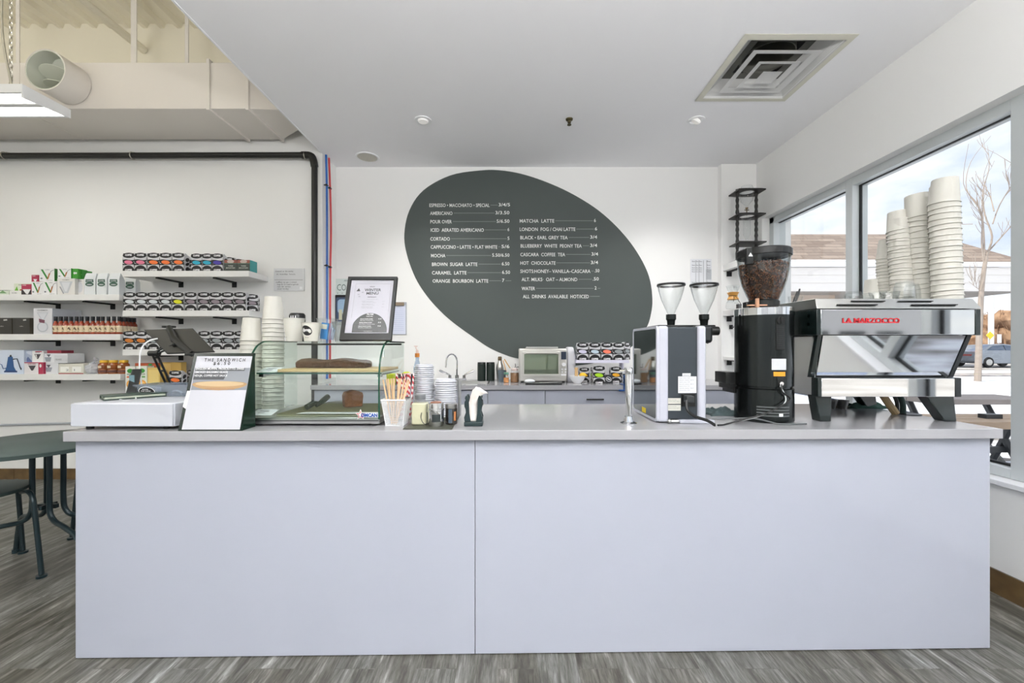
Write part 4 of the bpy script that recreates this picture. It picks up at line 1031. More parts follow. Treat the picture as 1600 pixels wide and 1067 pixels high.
# bottom shelf A
z = ZA[2]; gC = 'boxes on the bottom shelf'
BL = (40, 86, 140)
carton('kettle_box', 'large white box picturing a blue gooseneck kettle', 'box', -14, 37.5, 37.5, D, z, .22, (206, 216, 232), [('p', BL, [(.42, .10), (.78, .10), (.70, .30), (.66, .72), (.52, .72), (.47, .3)]), ('p', (30, 60, 110), [(.40, .07), (.80, .07), (.80, .14), (.40, .14)]), ('p', (24, 30, 40), [(.56, .72), (.64, .72), (.62, .80), (.58, .80)]), ('l', (24, 40, 70), [(.68, .62), (.80, .64), (.86, .40), (.90, .24)], .004), ('l', BL, [(.46, .25), (.38, .22), (.33, .40), (.28, .42)], .003), ('e', (20, 24, 30), .92, .22, .02, .05)], group=gC)
carton('server_box', 'crimson edged box picturing a glass server at the shelf front', 'box', 38, 67.5, 18.5, D, z, .12, (226, 222, 224), [('p', CR, [(.75, 0), (1, 0), (1, 1), (.75, 1)]), ('p', CR, [(0, .93), (1, .93), (1, 1), (0, 1)]), ('p', (70, 66, 70), [(.22, .72), (.62, .72), (.46, .3), (.38, .3)]), ('t', CR, 'SERVER', .2, .62, .8, .9), ('e', WH, .87, .7, .06, .15)], side=CR, group=gC)
carton('picture_box', 'small box with a blue grey photo on the crimson edged box', 'box', 38, 50, 17, D + .02, z + 18.6 * D / F, .1, (170, 180, 200), [('p', (96, 110, 150), [(0, 0), (.5, .5), (1, .1), (1, 0)]), ('p', (206, 212, 224), [(.0, 1), (1, 1), (1, .6), (.5, .75)])], group=gC)
carton('dripper_box', 'white dripper box with crimson band on the crimson edged box', 'dripper box', 50.3, 67.5, 17.5, D + .01, z + 18.6 * D / F, .1, WH, cone((70, 64, 68)) + [('p', CR, [(.3, .9), (.9, .9), (.9, .98), (.3, .98)])], group=gC)
carton('server_box', 'white box picturing a glass server, lower of the two white ones', 'box', 68.2, 91, 17, D + .02, z, .14, (222, 224, 228), [('p', (150, 156, 166), [(.1, .6), (.6, .6), (.5, .2), (.2, .2)]), ('p', (96, 98, 106), [(.2, .84), (.5, .84), (.38, .6), (.32, .6)])], group=gC)
carton('server_box', 'white box picturing a glass server, upper of the two white ones', 'box', 68.2, 106, 15, D + .02, z + 17.2 * D / F, .14, (222, 224, 228), [('p', (150, 156, 166), [(.05, .6), (.32, .6), (.28, .15), (.1, .15)]), ('p', (96, 98, 106), [(.12, .9), (.3, .9), (.22, .6)]), ('p', (206, 208, 212), [(.45, .1), (.98, .1), (.98, .8), (.45, .8)]), ('t', GY, 'GLASS', .5, .75, .3, .45)], group=gC)
carton('flat_maroon_box', 'flat maroon box on top of the white server boxes', 'box', 73, 96, 4.5, D + .04, z + 32.4 * D / F, .1, (150, 50, 66), group=gC)
carton('scale_box', 'wide beige box with red base line on the bottom shelf', 'box', 91.5, 130.5, 16, D + .01, z, .16, (214, 212, 200), [('p', (150, 60, 60), [(0, 0), (1, 0), (1, .1), (0, .1)]), ('p', (240, 240, 234), [(.08, .2), (.42, .2), (.42, .72), (.08, .72)]), ('p', (240, 240, 234), [(.55, .2), (.92, .2), (.92, .72), (.55, .72)]), ('t', GY, '2  1', .3, .66, .3, .5)], group=gC)
# bag of rock sugar
mb = MB(); rr = random.Random(3); cx = Vector((W(143, D + .05), D + .06, ZA[2]))
mb.ball(cx + Vector((0, 0, .045)), (.052, .045, .045), 0, 18, 10)
mb.v = [Vector((p.x + rr.uniform(-.005, .005), p.y + rr.uniform(-.005, .005), max(ZA[2] + .001, p.z + rr.uniform(-.005, .005)))) for p in mb.v]
mb.tube([cx + Vector((0, 0, .085)), cx + Vector((.012, 0, .105)), cx + Vector((.03, 0, .125))], [.012, .006, .022], 8)
tag(obj('sugar_bag', mb, clear('bag_plastic', (238, 240, 244), .5, .1, haze=.55, hazec=(236, 238, 244)), smooth=0), 'clear plastic bag of white crystals between beige box and honey jars', 'bag')
honey_m = mat('amber_honey', (150, 84, 40), .12, coat=.6)
def jar3(px, dd, label):
    o = thing('honey_jar', label, 'jar', (W(px, D + dd), D + dd, ZA[2]), 0, 'honey jars on the bottom shelf'); M = place(o)
    mb = MB(M); mb.lathe([(0, 0), (.036, 0), (.040, .006), (.040, .035), (.037, .040), (.040, .046), (.040, .078), (.030, .092), (.026, .095), (0, .095)], (0, 0, 0), 22); obj('jar_body', mb, honey_m, o)
    mb = MB(M); mb.lathe([(0, .095), (.030, .095), (.031, .100), (.029, .116), (0, .117)], (0, 0, 0), 22); obj('lid', mb, mat('yellow_lid', (232, 186, 58), .4), o)
    mb = MB(M); mb.lathe([(.0408, .012), (.0408, .032)], (0, 0, 0), 22, m=0); mb.box(-.014, .014, -.0425, -.041, .05, .07, 1); obj('label', mb, [mat('honey_label', (96, 54, 40), .5), lab_m], o, smooth=0, flip=False)
jar3(163, .05, 'honey jar with yellow lid beside the bag of crystals'); jar3(177.5, .045, 'honey jar with yellow lid between the two others'); jar3(193.5, .055, 'honey jar with yellow lid at the shelf end')

# low shelf: cartons
D = SD + .02; gD = 'cartons on the low shelf'
def oj(fr): return [('e', (60, 150, 60), .5, .80, .32, .10), ('t', (40, 70, 50), 'SENCIA', .15, .85, .62, .69), ('p', fr, [(.15, .5), (.85, .5), (.85, .56), (.15, .56)]), ('e', (232, 160, 60), .55, .20, .42, .20), ('e', (248, 196, 110), .55, .20, .3, .14)]
carton('juice_carton', 'juice carton with orange slices beside the card reader', 'carton', 196, 211, 35, D, ZB4, .07, (232, 230, 222), oj((214, 96, 40)), group=gD)
carton('juice_carton', 'juice carton with orange slices behind the white cable', 'carton', 213, 229.5, 35.5, D, ZB4, .07, (228, 232, 220), oj((90, 160, 70)), group=gD)
carton('red_carton', 'tall red topped carton behind the juice cartons', 'carton', 211, 245, 38.5, D + .09, ZB4, .06, (196, 96, 60), [('e', (40, 160, 80), .7, .94, .1, .04)], group=gD)
carton('yellow_pack', 'yellow pack of crackers behind the tray', 'pack', 230.5, 250, 33, D, ZB4, .06, (222, 190, 110), [('p', (232, 206, 130), [(.1, .1), (.9, .1), (.9, .9), (.1, .9)])], group=gD)
carton('golden_pack', 'dull gold pack behind the tablet arm', 'pack', 250.5, 283, 39.5, D + .10, ZB4, .06, (206, 170, 90), [('p', (224, 192, 116), [(.05, .2), (.5, .2), (.5, .95), (.05, .95)])], group=gD)
# tea boxes on the top display shelf
D = BD
for a, b_, sd, lab in ((350.5, 370.3, None, 'dark green tea box with red flowers, beside the indigo labelled bag'), (370.8, 390.5, (60, 150, 150), 'dark green tea box with teal edge at the free end of the shelf')):
    carton('tea_box', lab, 'tea box', a, b_, 17.5, D, ZB[0], .10, (58, 66, 60), [('p', (150, 84, 70), [(0, .72), (1, .72), (1, 1), (0, 1)]), ('e', (196, 178, 170), .5, .86, .28, .16), ('t', (214, 216, 208), 'THREE', .3, .7, .42, .52), ('t', (214, 216, 208), 'MOUNTAIN', .15, .85, .24, .34), ('p', (90, 120, 100), [(0, .66), (1, .66), (1, .72), (0, .72)])], side=sd, group='tea boxes on the top display shelf')
# ------------------------------------------------------------------ front service counter
ZT = .873
ANG = math.atan2(.054, 3.546)
CMX = Matrix.Translation((-1.658, 1.597, 0)) @ Matrix.Rotation(ANG, 4, 'Z')
cb = thing('service_counter', 'long white gloss panelled service counter standing on the wood floor', 'counter', (-1.658, 1.597, 0), ANG)
jx = 1.520
for a, b_ in ((0.0, jx - .001), (jx + .001, 3.546)): obj('front_panel', MB(CMX).box(a, b_, 0, .018, 0.004, ZT - .038), lam_m, cb, bevel=.001)
for a, b_ in ((0.0, .018), (3.528, 3.546)): obj('end_panel', MB(CMX).box(a, b_, .018, .68, 0.004, ZT - .038), lam_m, cb, bevel=.001)
obj('carcass', MB(CMX).box(.02, 3.526, .03, .66, .0, ZT - .04), mat('grey_carcass', (150, 152, 156), .6), cb)
tag(obj('counter_worktop', MB(CMX).box(-.017, 3.563, -.03, .70, ZT - .038, ZT), quartz_m, bevel=.002), 'pale grey quartz worktop on the white front counter', 'worktop')

# ------------------------------------------------------------------ back counter
BF = 3.47
x_edges = [XS + .06, -1.0, -.60, W(762, 3.49), W(852, 3.49), W(990, 3.49), 1.62, XR - .01]
for i in range(7):
    a, b_ = x_edges[i], x_edges[i + 1]
    nms = ('under the tall black pipe', 'behind the glass display case', 'below the sink', 'behind the napkin holder, without visible handle', 'with black bar handle below the toaster oven and coffee bags', 'behind the twin grinder', 'in the far corner below the shelves')
    o = thing('base_cabinet', 'pale blue-white base cabinet ' + nms[i], 'cabinet', ((a + b_) / 2, BF + .02, 0), 0, 'base cabinets of the back counter')
    obj('cabinet_body', MB().box(a + .001, b_ - .001, BF + .045, (4.0 if i == 6 else YB - .005), .0, ZT - .041), mat('grey_carcass'), o)
    f1 = obj('drawer', MB().box(a + .002, b_ - .002, BF + .025, BF + .044, ZT - .20, ZT - .044), lam_m, o, bevel=.001)
    f2 = obj('door', MB().box(a + .002, b_ - .002, BF + .025, BF + .044, .08, ZT - .204), lam_m, o, bevel=.001)
    if i in (4, 5):
        ha, hb = (W(916.5, BF), W(943.5, BF)) if i == 4 else ((a + b_) / 2 - .07, (a + b_) / 2 + .07)
        mb = MB(); hz = Z(624, BF); mb.tube([(ha, BF, hz), (hb, BF, hz)], .006, 8); mb.tube([(ha + .01, BF, hz), (ha + .01, BF + .026, hz)], .005, 6); mb.tube([(hb - .01, BF, hz), (hb - .01, BF + .026, hz)], .005, 6)
        obj('handle', mb, black_m, f1)
# worktop with an undermount sink opening
sx0, sx1, sy0, sy1 = -.62, -.20, 3.58, 3.92
mb = MB(); T0 = ZT - .038
X0, X1 = XS + .04, XR - .005
mb.box(X0, sx0, BF, YB - .003, T0, ZT); mb.box(sx1, X1, BF, YB - .003, T0, ZT); mb.box(sx0, sx1, BF, sy0, T0, ZT); mb.box(sx0, sx1, sy1, YB - .003, T0, ZT)
tag(obj('back_worktop', mb, quartz_m), 'pale quartz worktop running along the back wall below the dark oval', 'worktop')
mb = MB()
mb.box(sx0 - .012, sx1 + .012, sy0 - .012, sy0, ZT, ZT + .003); mb.box(sx0 - .012, sx1 + .012, sy1, sy1 + .012, ZT, ZT + .003); mb.box(sx0 - .012, sx0, sy0, sy1, ZT, ZT + .003); mb.box(sx1, sx1 + .012, sy0, sy1, ZT, ZT + .003)
mb.box(sx0, sx0 + .004, sy0, sy1, ZT - .032, ZT); mb.box(sx1 - .004, sx1, sy0, sy1, ZT - .032, ZT); mb.box(sx0, sx1, sy0, sy0 + .004, ZT - .032, ZT); mb.box(sx0, sx1, sy1 - .004, sy1, ZT - .032, ZT); mb.box(sx0, sx1, sy0, sy1, ZT - .036, ZT - .032)
tag(obj('sink_basin', mb, steel_m), 'stainless steel sink basin set into the back worktop below the tap', 'sink')
# faucet
o = thing('sink_tap', 'chrome gooseneck tap with two lever handles on the back worktop', 'tap', (W(714, 3.97), 3.97, ZT)); fx = W(714, 3.97); zz = ZT
mb = MB(); mb.cyl((fx, 3.97, zz), .02, .05, 16); mb.tube([(fx, 3.97, zz + .03), (fx, 3.97, zz + .19)] + [(fx - .045 + .045 * math.cos(a), 3.95 - .05 * a / 3.14, zz + .19 + .06 * math.sin(a)) for a in [math.pi * i / 10 for i in range(1, 11)]] + [(fx - .092, 3.895, zz + .15), (fx - .094, 3.89, zz + .125)], .0085, 10)
obj('spout', mb, chrome_m, o)
obj('tap_base', MB().box(fx - .09, fx + .09, 3.945, 3.995, zz, zz + .022), chrome_m, o, bevel=.008)
for s in (-1, 1):
    mb = MB(); mb.cyl((fx + s * .068, 3.97, zz + .02), .016, .03, 14); mb.tube([(fx + s * .068, 3.97, zz + .05), (fx + s * .10, 3.955, zz + .068), (fx + s * .145, 3.95, zz + .088), (fx + s * .162, 3.95, zz + .098)], [.009, .009, .012, .012], 8)
    obj('lever_handle', mb, chrome_m, o)

# canisters
can_m = mat('dark_green_canister', (26, 38, 34), .35)
for px, lab in ((752.5, 'dark green cylindrical canister nearest the tap'), (766.5, 'dark green cylindrical canister beside the cocktail shaker')):
    o = thing('canister', lab, 'canister', (W(px, 3.92), 3.92, ZT), 0, 'dark green canisters'); M = place(o); r = .0395
    mb = MB(M); mb.lathe([(0, 0), (r - .004, 0), (r, .004), (r, .160), (r - .003, .164), (0, .164)], (0, 0, 0), 28); obj('body', mb, can_m, o)
    mb = MB(M); mb.lathe([(0, .164), (r - .001, .164), (r - .002, .174), (0, .175)], (0, 0, 0), 28); obj('lid', mb, black_m, o)
def simple(name, label, cat, px, D, z, prof, m, seg=24, group=None, extra=None):
    o = thing(name, label, cat, (W(px, D), D, z), 0, group); M = place(o)
    mb = MB(M); mb.lathe(prof, (0, 0, 0), seg); obj('body', mb, m, o)
    if extra: extra(o, M)
    return o
brz = mat('antique_metal', (150, 132, 104), .25, metal=.9)
def ex(o, M):
    mb = MB(M); mb.lathe([(0, .19), (.017, .19), (.019, .20), (.018, .222), (.012, .228), (0, .228)], (0, 0, 0), 18); obj('cap', mb, brz, o)
simple('cocktail_shaker', 'metal cocktail shaker behind the grey cup', 'shaker', 781, 3.90, ZT, [(0, 0), (.024, 0), (.033, .10), (.034, .12), (.030, .15), (.019, .178), (.019, .19), (0, .19)], steel_m, extra=ex)
mb = MB(); mb.tube([P(786, 562, 3.93), P(797, 574, 3.86)], .006, 6); mb.tube([P(784, 560, 3.95), P(793, 574, 3.90)], .005, 6); mb.v = [Vector((p.x, p.y, p.z)) for p in mb.v]
# wooden tongs leaning into the grey cup
o = thing('bamboo_tongs', 'bamboo tongs standing in the grey cup beside the canisters', 'tongs', tuple(P(789, 592, 3.83)))
for a, b_ in (((786, 563), (793, 588)), ((788, 561), (797, 575))):
    mb = MB(); mb.tube([P(a[0], a[1], 3.86), P(b_[0], b_[1], 3.83)], .005, 6); obj('arm', mb, mat('bamboo', (196, 150, 90), .5), o)
mb = MB(); M = Matrix.Translation((W(784.5, 3.83), 3.83, ZT)); mb.M = M
mb.lathe([(0, 0), (.030, 0), (.040, .105), (.0375, .105), (.028, .004), (0, .004)], (0, 0, 0), 24)
tag(obj('grey_cup', mb, mat('slate_cup', (92, 104, 112), .45)), 'slate grey tapered cup beside the dark green canisters', 'cup')
def ex(o, M):
    mb = MB(M); mb.lathe([(0, .072), (.021, .072), (.022, .074), (.022, .092), (0, .094)], (0, 0, 0), 18); obj('lid', mb, mat('teal_lid', (96, 138, 120), .4), o)
    mb = MB(M); mb.lathe([(0, .003), (.0225, .003), (.0225, .045), (0, .045)], (0, 0, 0), 18); obj('spice', mb, mat('orange_spice', (206, 140, 84), .7, bump=(200, .4)), o)
simple('spice_jar', 'small spice jar with teal lid standing before the grey cup', 'jar', 791, 3.72, ZT, [(.0, .0), (.024, 0), (.025, .004), (.025, .055), (.020, .066), (.020, .072)], glass_m, extra=ex)
def ex(o, M):
    mb = MB(M); mb.lathe([(0, .104), (.031, .104), (.032, .106), (.032, .122), (.022, .128), (0, .128)], (0, 0, 0), 20); obj('lid', mb, mat('blush_lid', (206, 190, 186), .35), o)
    mb = MB(M); mb.lathe([(0, .003), (.036, .003), (.036, .085), (0, .087)], (0, 0, 0), 20); obj('brown_sugar', mb, mat('brown_sugar', (150, 112, 78), .85, bump=(120, .8), var=(60, .25)), o)
    mb = MB(M); mb.tube([(.004, 0, .128), (.008, 0, .150), (.006, 0, .168)], .003, 6); mb.tube([(.012, 0, .132), (.03, 0, .138), (.045, 0, .136)], .004, 6); obj('pourer', mb, black_m, o)
simple('sugar_jar', 'glass jar of brown sugar with pourer lid beside the toaster oven', 'jar', 804, 3.75, ZT, [(0, 0), (.036, 0), (.039, .006), (.039, .080), (.030, .098), (.030, .104)], glass_m, extra=ex)

# toaster oven
tb = thing('toaster_oven', 'silver toaster oven with glass door on the back worktop', 'toaster oven', (W(848, 3.68), 3.68, ZT))
OD = 3.68; x0, x1 = W(811, OD), W(886.5, OD); z0, z1 = ZT + .015, Z(544.5, OD); ov = mat('oven_silver', (206, 204, 198), .3, metal=.7)
mb = MB(); mb.box(x0, x1, OD + .012, OD + .30, z0, z1); obj('oven_body', mb, ov, tb, bevel=.012)
dx0, dx1 = W(816.5, OD), W(875, OD); dzb, dzt = Z(588.5, OD), Z(549.5, OD)
mb = MB(); t_ = .014
mb.box(dx0, dx1, OD, OD + .012, dzb, Z(584.5, OD)); mb.box(dx0, dx1, OD, OD + .012, Z(553.5, OD), dzt); mb.box(dx0, dx0 + t_, OD, OD + .012, Z(584.5, OD), Z(553.5, OD)); mb.box(dx1 - t_, dx1, OD, OD + .012, Z(584.5, OD), Z(553.5, OD))
dr = obj('door', mb, ov, tb, bevel=.002)
obj('door_glass', MB().box(dx0 + t_, dx1 - t_, OD + .004, OD + .008, Z(584.5, OD), Z(553.5, OD)), clear('oven_glass', (226, 232, 224), .4), dr, smooth=0)
obj('oven_interior', MB().box(dx0 + t_, dx1 - t_, OD + .0125, OD + .016, Z(584.5, OD), Z(553.5, OD)), mat('oven_inside', (206, 210, 194), .45, metal=.3), tb)
mb = MB(); zc = Z(579, OD)
for k in range(7): mb.tube([(dx0 + t_, OD + .011, zc - .015 + k * .004), (dx1 - t_, OD + .011, zc - .015 + k * .004)], .0009, 4)
obj('wire_rack', mb, steel_m, tb)
mb = MB(); mb.tube([(dx0 + .03, OD - .02, Z(551.7, OD)), (dx1 - .03, OD - .02, Z(551.7, OD))], .007, 8)
for x in (dx0 + .05, dx1 - .05): mb.tube([(x, OD - .02, Z(551.7, OD)), (x, OD + .002, Z(551.7, OD))], .005, 6)
obj('handle', mb, ov, dr)
obj('display', MB().box(W(877, OD), W(885, OD), OD + .006, OD + .0125, Z(561.5, OD), Z(549.5, OD)), mat('dark_display', (60, 68, 82), .15), tb)
mb = MB(); mb.cyl((W(881, OD), OD + .012, Z(569.5, OD)), .0165, .016, 20, 'Y'); obj('knob', mb, white_m, tb)
for px in (878.5, 884):
    for py in (577, 581.3):
        mb = MB(); mb.cyl((W(px, OD), OD + .013, Z(py, OD)), .008, .004, 12, 'Y'); obj('button', mb, white_m, tb)
obj('button', MB().box(W(876.8, OD), W(885, OD), OD + .008, OD + .0125, Z(587, OD), Z(584.5, OD)), white_m, tb, bevel=.001)
for x in (x0 + .03, x1 - .03): obj('foot', MB().box(x - .012, x + .012, OD + .03, OD + .06, ZT, z0 + .002), black_m, tb)
mb = MB(); mb.box(W(822, 3.74), W(872, 3.74), 3.74, 3.93, z1 + .001, z1 + .006); mb.box(W(822, 3.74), W(872, 3.74), 3.74, 3.746, z1 + .006, z1 + .016)
tag(obj('baking_tray', mb, steel_m, bevel=.002), 'thin metal baking tray lying on top of the toaster oven', 'tray')
# tray of spoons before it
TD2 = 3.53
o = thing('black_bar_tray', 'small black tray with spoons and cloth before the toaster oven', 'tray', (W(848, TD2), TD2, ZT))
mb = MB(); mb.box(W(821, TD2), W(878, TD2), TD2 - .03, TD2 + .09, ZT + .001, ZT + .006)
mb.box(W(821, TD2), W(878, TD2), TD2 - .03, TD2 - .026, ZT + .006, ZT + .014); obj('tray_base', mb, black_m, o, bevel=.002)
mb = MB(); mb.ball((W(828, TD2), TD2 + .03, ZT + .026), (.045, .03, .018), 0, 14, 8); tag(obj('folded_cloth', mb, mat('white_cloth', (222, 226, 230), .8)), 'white folded cloth lying on the black bar tray', 'cloth')
for k, (a, b_) in enumerate(((838, 858), (846, 872))):
    mb = MB(); mb.tube([(W(a, TD2), TD2 + .01 + k * .03, ZT + .012), (W(b_, TD2), TD2 + .02 + k * .03, ZT + .014)], .003, 6); mb.ball((W(a, TD2), TD2 + .01 + k * .03, ZT + .012), (.018, .012, .004), 0, 10, 6)
    tag(obj('bar_spoon', mb, steel_m), ('metal spoon at the front of the black bar tray', 'metal spoon at the back of the black bar tray')[k], 'spoon', 'spoons on the bar tray')

# white towel dispenser shape, bowl with lemon, wooden pestle
o = thing('paper_roll', 'tall white quilted paper roll standing beside the toaster oven', 'paper roll', (W(892, 3.80), 3.80, ZT))
mb = MB(); mb.prism([(W(886, 3.80), 3.76, ZT), (W(898.5, 3.80), 3.76, ZT), (W(898.5, 3.80), 3.76, Z(558, 3.8)), (W(895, 3.80), 3.76, Z(542, 3.8)), (W(886, 3.80), 3.76, Z(542, 3.8))], (0, .14, 0)); obj('roll', mb, mat('quilted_white', (224, 225, 230), .8, bump=(40, .25)), o, bevel=.012)
mb = MB(Matrix.Translation((W(902, 3.64), 3.64, ZT))); mb.lathe([(0, 0), (.030, 0), (.033, .006), (.058, .035), (.068, .068), (.065, .068), (.055, .037), (.030, .009), (0, .009)], (0, 0, 0), 28)
tag(obj('white_bowl', mb, white_m), 'white bowl on the back worktop beside the toaster oven', 'bowl')
mb = MB(); mb.ball((W(911, 3.64), 3.65, ZT + .072), (.032, .024, .022), 0, 14, 8); tag(obj('lemon', mb, mat('lemon_skin', (236, 190, 40), .45, bump=(80, .2))), 'yellow lemon resting in the white bowl', 'lemon')
mb = MB(Matrix.Translation((W(900.5, 3.64), 3.64, ZT + .02))); mb.lathe([(0, 0), (.016, 0), (.013, .10), (.018, .115), (0, .12)], (0, 0, 0), 16); tag(obj('wooden_pestle', mb, mat('pale_wood', (214, 178, 128), .5)), 'pale wooden pestle standing in the white bowl', 'pestle')

# riser shelf with coffee bags
o = thing('riser_shelf', 'low white riser on the back worktop, coffee bags above and below', 'shelf', (W(940, 3.72), 3.72, ZT))
x0, x1 = W(900.5, 3.70), W(983, 3.70); zr = Z(562.6, 3.70)
obj('riser_top', MB().box(x0, x1, 3.70, 3.98, zr - .026, zr), mat('lilac_white_board', (218, 216, 232), .45), o, bevel=.001)
for x in (x0, x1 - .016): obj('side_panel', MB().box(x, x + .016, 3.88, 3.98, ZT, zr - .026), MATS['lilac_white_board'], o)
g = 'coffee bags on the white riser'
for i, (px, c_) in enumerate(((910.5, 'lilac'), (929.5, 'paleblue'), (948.5, 'coral'), (966.5, 'grey'))): bag(px, 3.72, zr, c_, 'coffee bag with %s label on the white riser above the worktop' % {'paleblue': 'pale blue'}.get(c_, c_), g, (.0, .04, -.03, .0)[i])
o = bag(980, 3.83, zr, 'grey', 'dark coffee bag turned away at the end of the white riser', g, .8, 1.05)
g = 'coffee bags under the white riser'
bag(913, 3.76, ZT, 'gold', 'coffee bag with gold label under the riser, beside the white bowl', g, 0, .86)
bag(924, 3.80, ZT, 'lime', 'coffee bag turned sideways under the riser, behind the lime labelled one', g, 1.2, .86)
bag(936, 3.60, ZT, 'lime', 'coffee bag with lime label standing in front of the riser', g, -.03, 1.0)
bag(962.5, 3.72, ZT, 'gold', 'coffee bag with gold label under the riser, beside the black round box', g, .03, .92)
bag(979, 3.74, ZT, 'grey', 'coffee bag leaning under the riser end, beside the chrome tap post', g, .4, .8)
o = thing('black_tin', 'small black tin with a white coffee bean emblem in front of the riser', 'tin', (W(951, 3.64), 3.64, ZT)); M = place(o)
mb = MB(M); mb.box(-.034, .034, 0, .05, 0, .074); obj('tin_body', mb, dark_m, o, bevel=.004)
mb = MB(M); mb.ell(Vector((0, -.001, .037)), X3, Z3, 0, 0, .026, .02, 0, 20, tilt=-.4); mb.ell(Vector((0, -.0016, .037)), X3, Z3, 0, 0, .022, .016, 1, 20, tilt=-.4); mb.ell(Vector((0, -.0022, .037)), X3, Z3, 0, 0, .019, .005, 0, 12, tilt=-.4)
obj('emblem', mb, [white_m, dark_m], o, smooth=0, flip=False)
# blue clamp tool hanging over the worktop edge
mb = MB(); mb.box(W(974, 3.45), W(977, 3.45), 3.44, 3.455, Z(609, 3.45), Z(586, 3.45)); mb.box(W(967, 3.45), W(977, 3.45), 3.435, 3.46, Z(611, 3.45), Z(608.6, 3.45)); mb.box(W(974, 3.45), W(977, 3.45), 3.455, 3.56, ZT + .001, ZT + .010); mb.box(W(974, 3.45), W(977, 3.45), 3.44, 3.456, Z(590, 3.45), ZT + .010)
tag(obj('blue_hook', mb, mat('blue_plastic', (34, 82, 150), .35), bevel=.002), 'blue plastic hook hanging over the edge of the back worktop', 'hook')
# black box and yellow sponge tub near the display case
D = 3.6
for px0, px1, py0, rgb, lab in ((618, 630, 585, (44, 44, 46), 'small black box on the back worktop beside the yellow tub'), (631, 646, 585, (46, 46, 48), 'second black box on the back worktop behind the red striped straws')):
    tag(obj('black_box', MB().box(W(px0, D), W(px1, D), D, D + .08, ZT, Z(py0, D)), mat('box_%d' % rgb[2], rgb, .5), bevel=.002), lab, 'box', 'black boxes by the sink')
mb = MB(); mb.box(W(606, D + .1), W(624, D + .1), D + .1, D + .18, ZT, Z(580, D + .1)); mb.box(W(628, D + .1), W(640, D + .1), D + .1, D + .18, ZT, Z(578, D + .1))
mb = MB(Matrix.Translation((W(614, D + .14), D + .14, ZT))); mb.lathe([(0, 0), (.05, 0), (.058, .075), (.045, .08), (0, .082)], (0, 0, 0), 20); tag(obj('yellow_tub', mb, mat('lime_yellow', (200, 214, 40), .4)), 'lime yellow plastic tub on the back worktop behind the display case', 'tub')
mb = MB(Matrix.Translation((W(635, D + .15), D + .15, ZT))); mb.lathe([(0, 0), (.036, 0), (.036, .085), (.02, .095), (0, .096)], (0, 0, 0), 20); tag(obj('yellow_bottle', mb, MATS['lime_yellow']), 'short lime yellow bottle behind the second black box', 'bottle')
# soap bottle with orange collar
o = thing('vinegar_bottle', 'clear bottle with orange collar on the back worktop behind the lids', 'bottle', (W(652, 3.78), 3.78, ZT)); M = place(o)
mb = MB(M); mb.lathe([(0, 0), (.032, 0), (.034, .01), (.034, .13), (.016, .20), (.016, .225), (0, .225)], (0, 0, 0), 20); obj('bottle_glass', mb, clear('pale_blue_glass', (214, 226, 238), .4, haze=.25, hazec=(214, 222, 236)), o)
mb = MB(M); mb.cyl((0, 0, .225), .021, .035, 16); obj('collar', mb, mat('orange_collar', (206, 130, 50), .5), o)
mb = MB(M); mb.cyl((0, 0, .26), .013, .03, 12); mb.tube([(0, 0, .29), (-.012, 0, .305), (-.012, 0, .325)], .006, 6); mb.box(-.028, .004, -.006, .006, .318, .328); obj('spray_head', mb, mat('red_white_pump', (226, 206, 200), .4), o)
mb = MB(M); mb.lathe([(.0346, .03), (.0346, .11)], (0, 0, 0), 20); obj('label', mb, mat('pale_label', (206, 212, 230), .6), o)
# round black knob-lidded canister behind lids
mb = MB(Matrix.Translation((W(667.5, 3.5), 3.56, ZT))); mb.lathe([(0, 0), (.028, 0), (.030, .10), (.034, .115), (.034, .14), (.02, .155), (0, .156)], (0, 0, 0), 20); tag(obj('black_flask', mb, black_m), 'black flask with domed lid on the back worktop behind the white lids', 'flask')

# ------------------------------------------------------------------ corner shelves on the pilaster
for k, (zt, th) in enumerate(((1.973, .06), (1.533, .05), (1.098, .032))):
    o = thing('corner_shelf', ('upper', 'middle', 'lower')[k] + ' white corner shelf beside the window', 'shelf', (2.18, 4.0, zt - th), 0, 'corner shelves beside the window')
    obj('shelf_board', MB().box(2.03, XR - .002, 3.70, 4.008, zt - th, zt), shelf_m, o, bevel=.002)
    mb = MB(); mb.box(2.075, 2.10, 3.73, 4.006, zt - th - .012, zt - th); mb.box(2.065, 2.11, 4.0, 4.008, zt - th - .05, zt - th); obj('bracket', mb, blackmat_m, o)
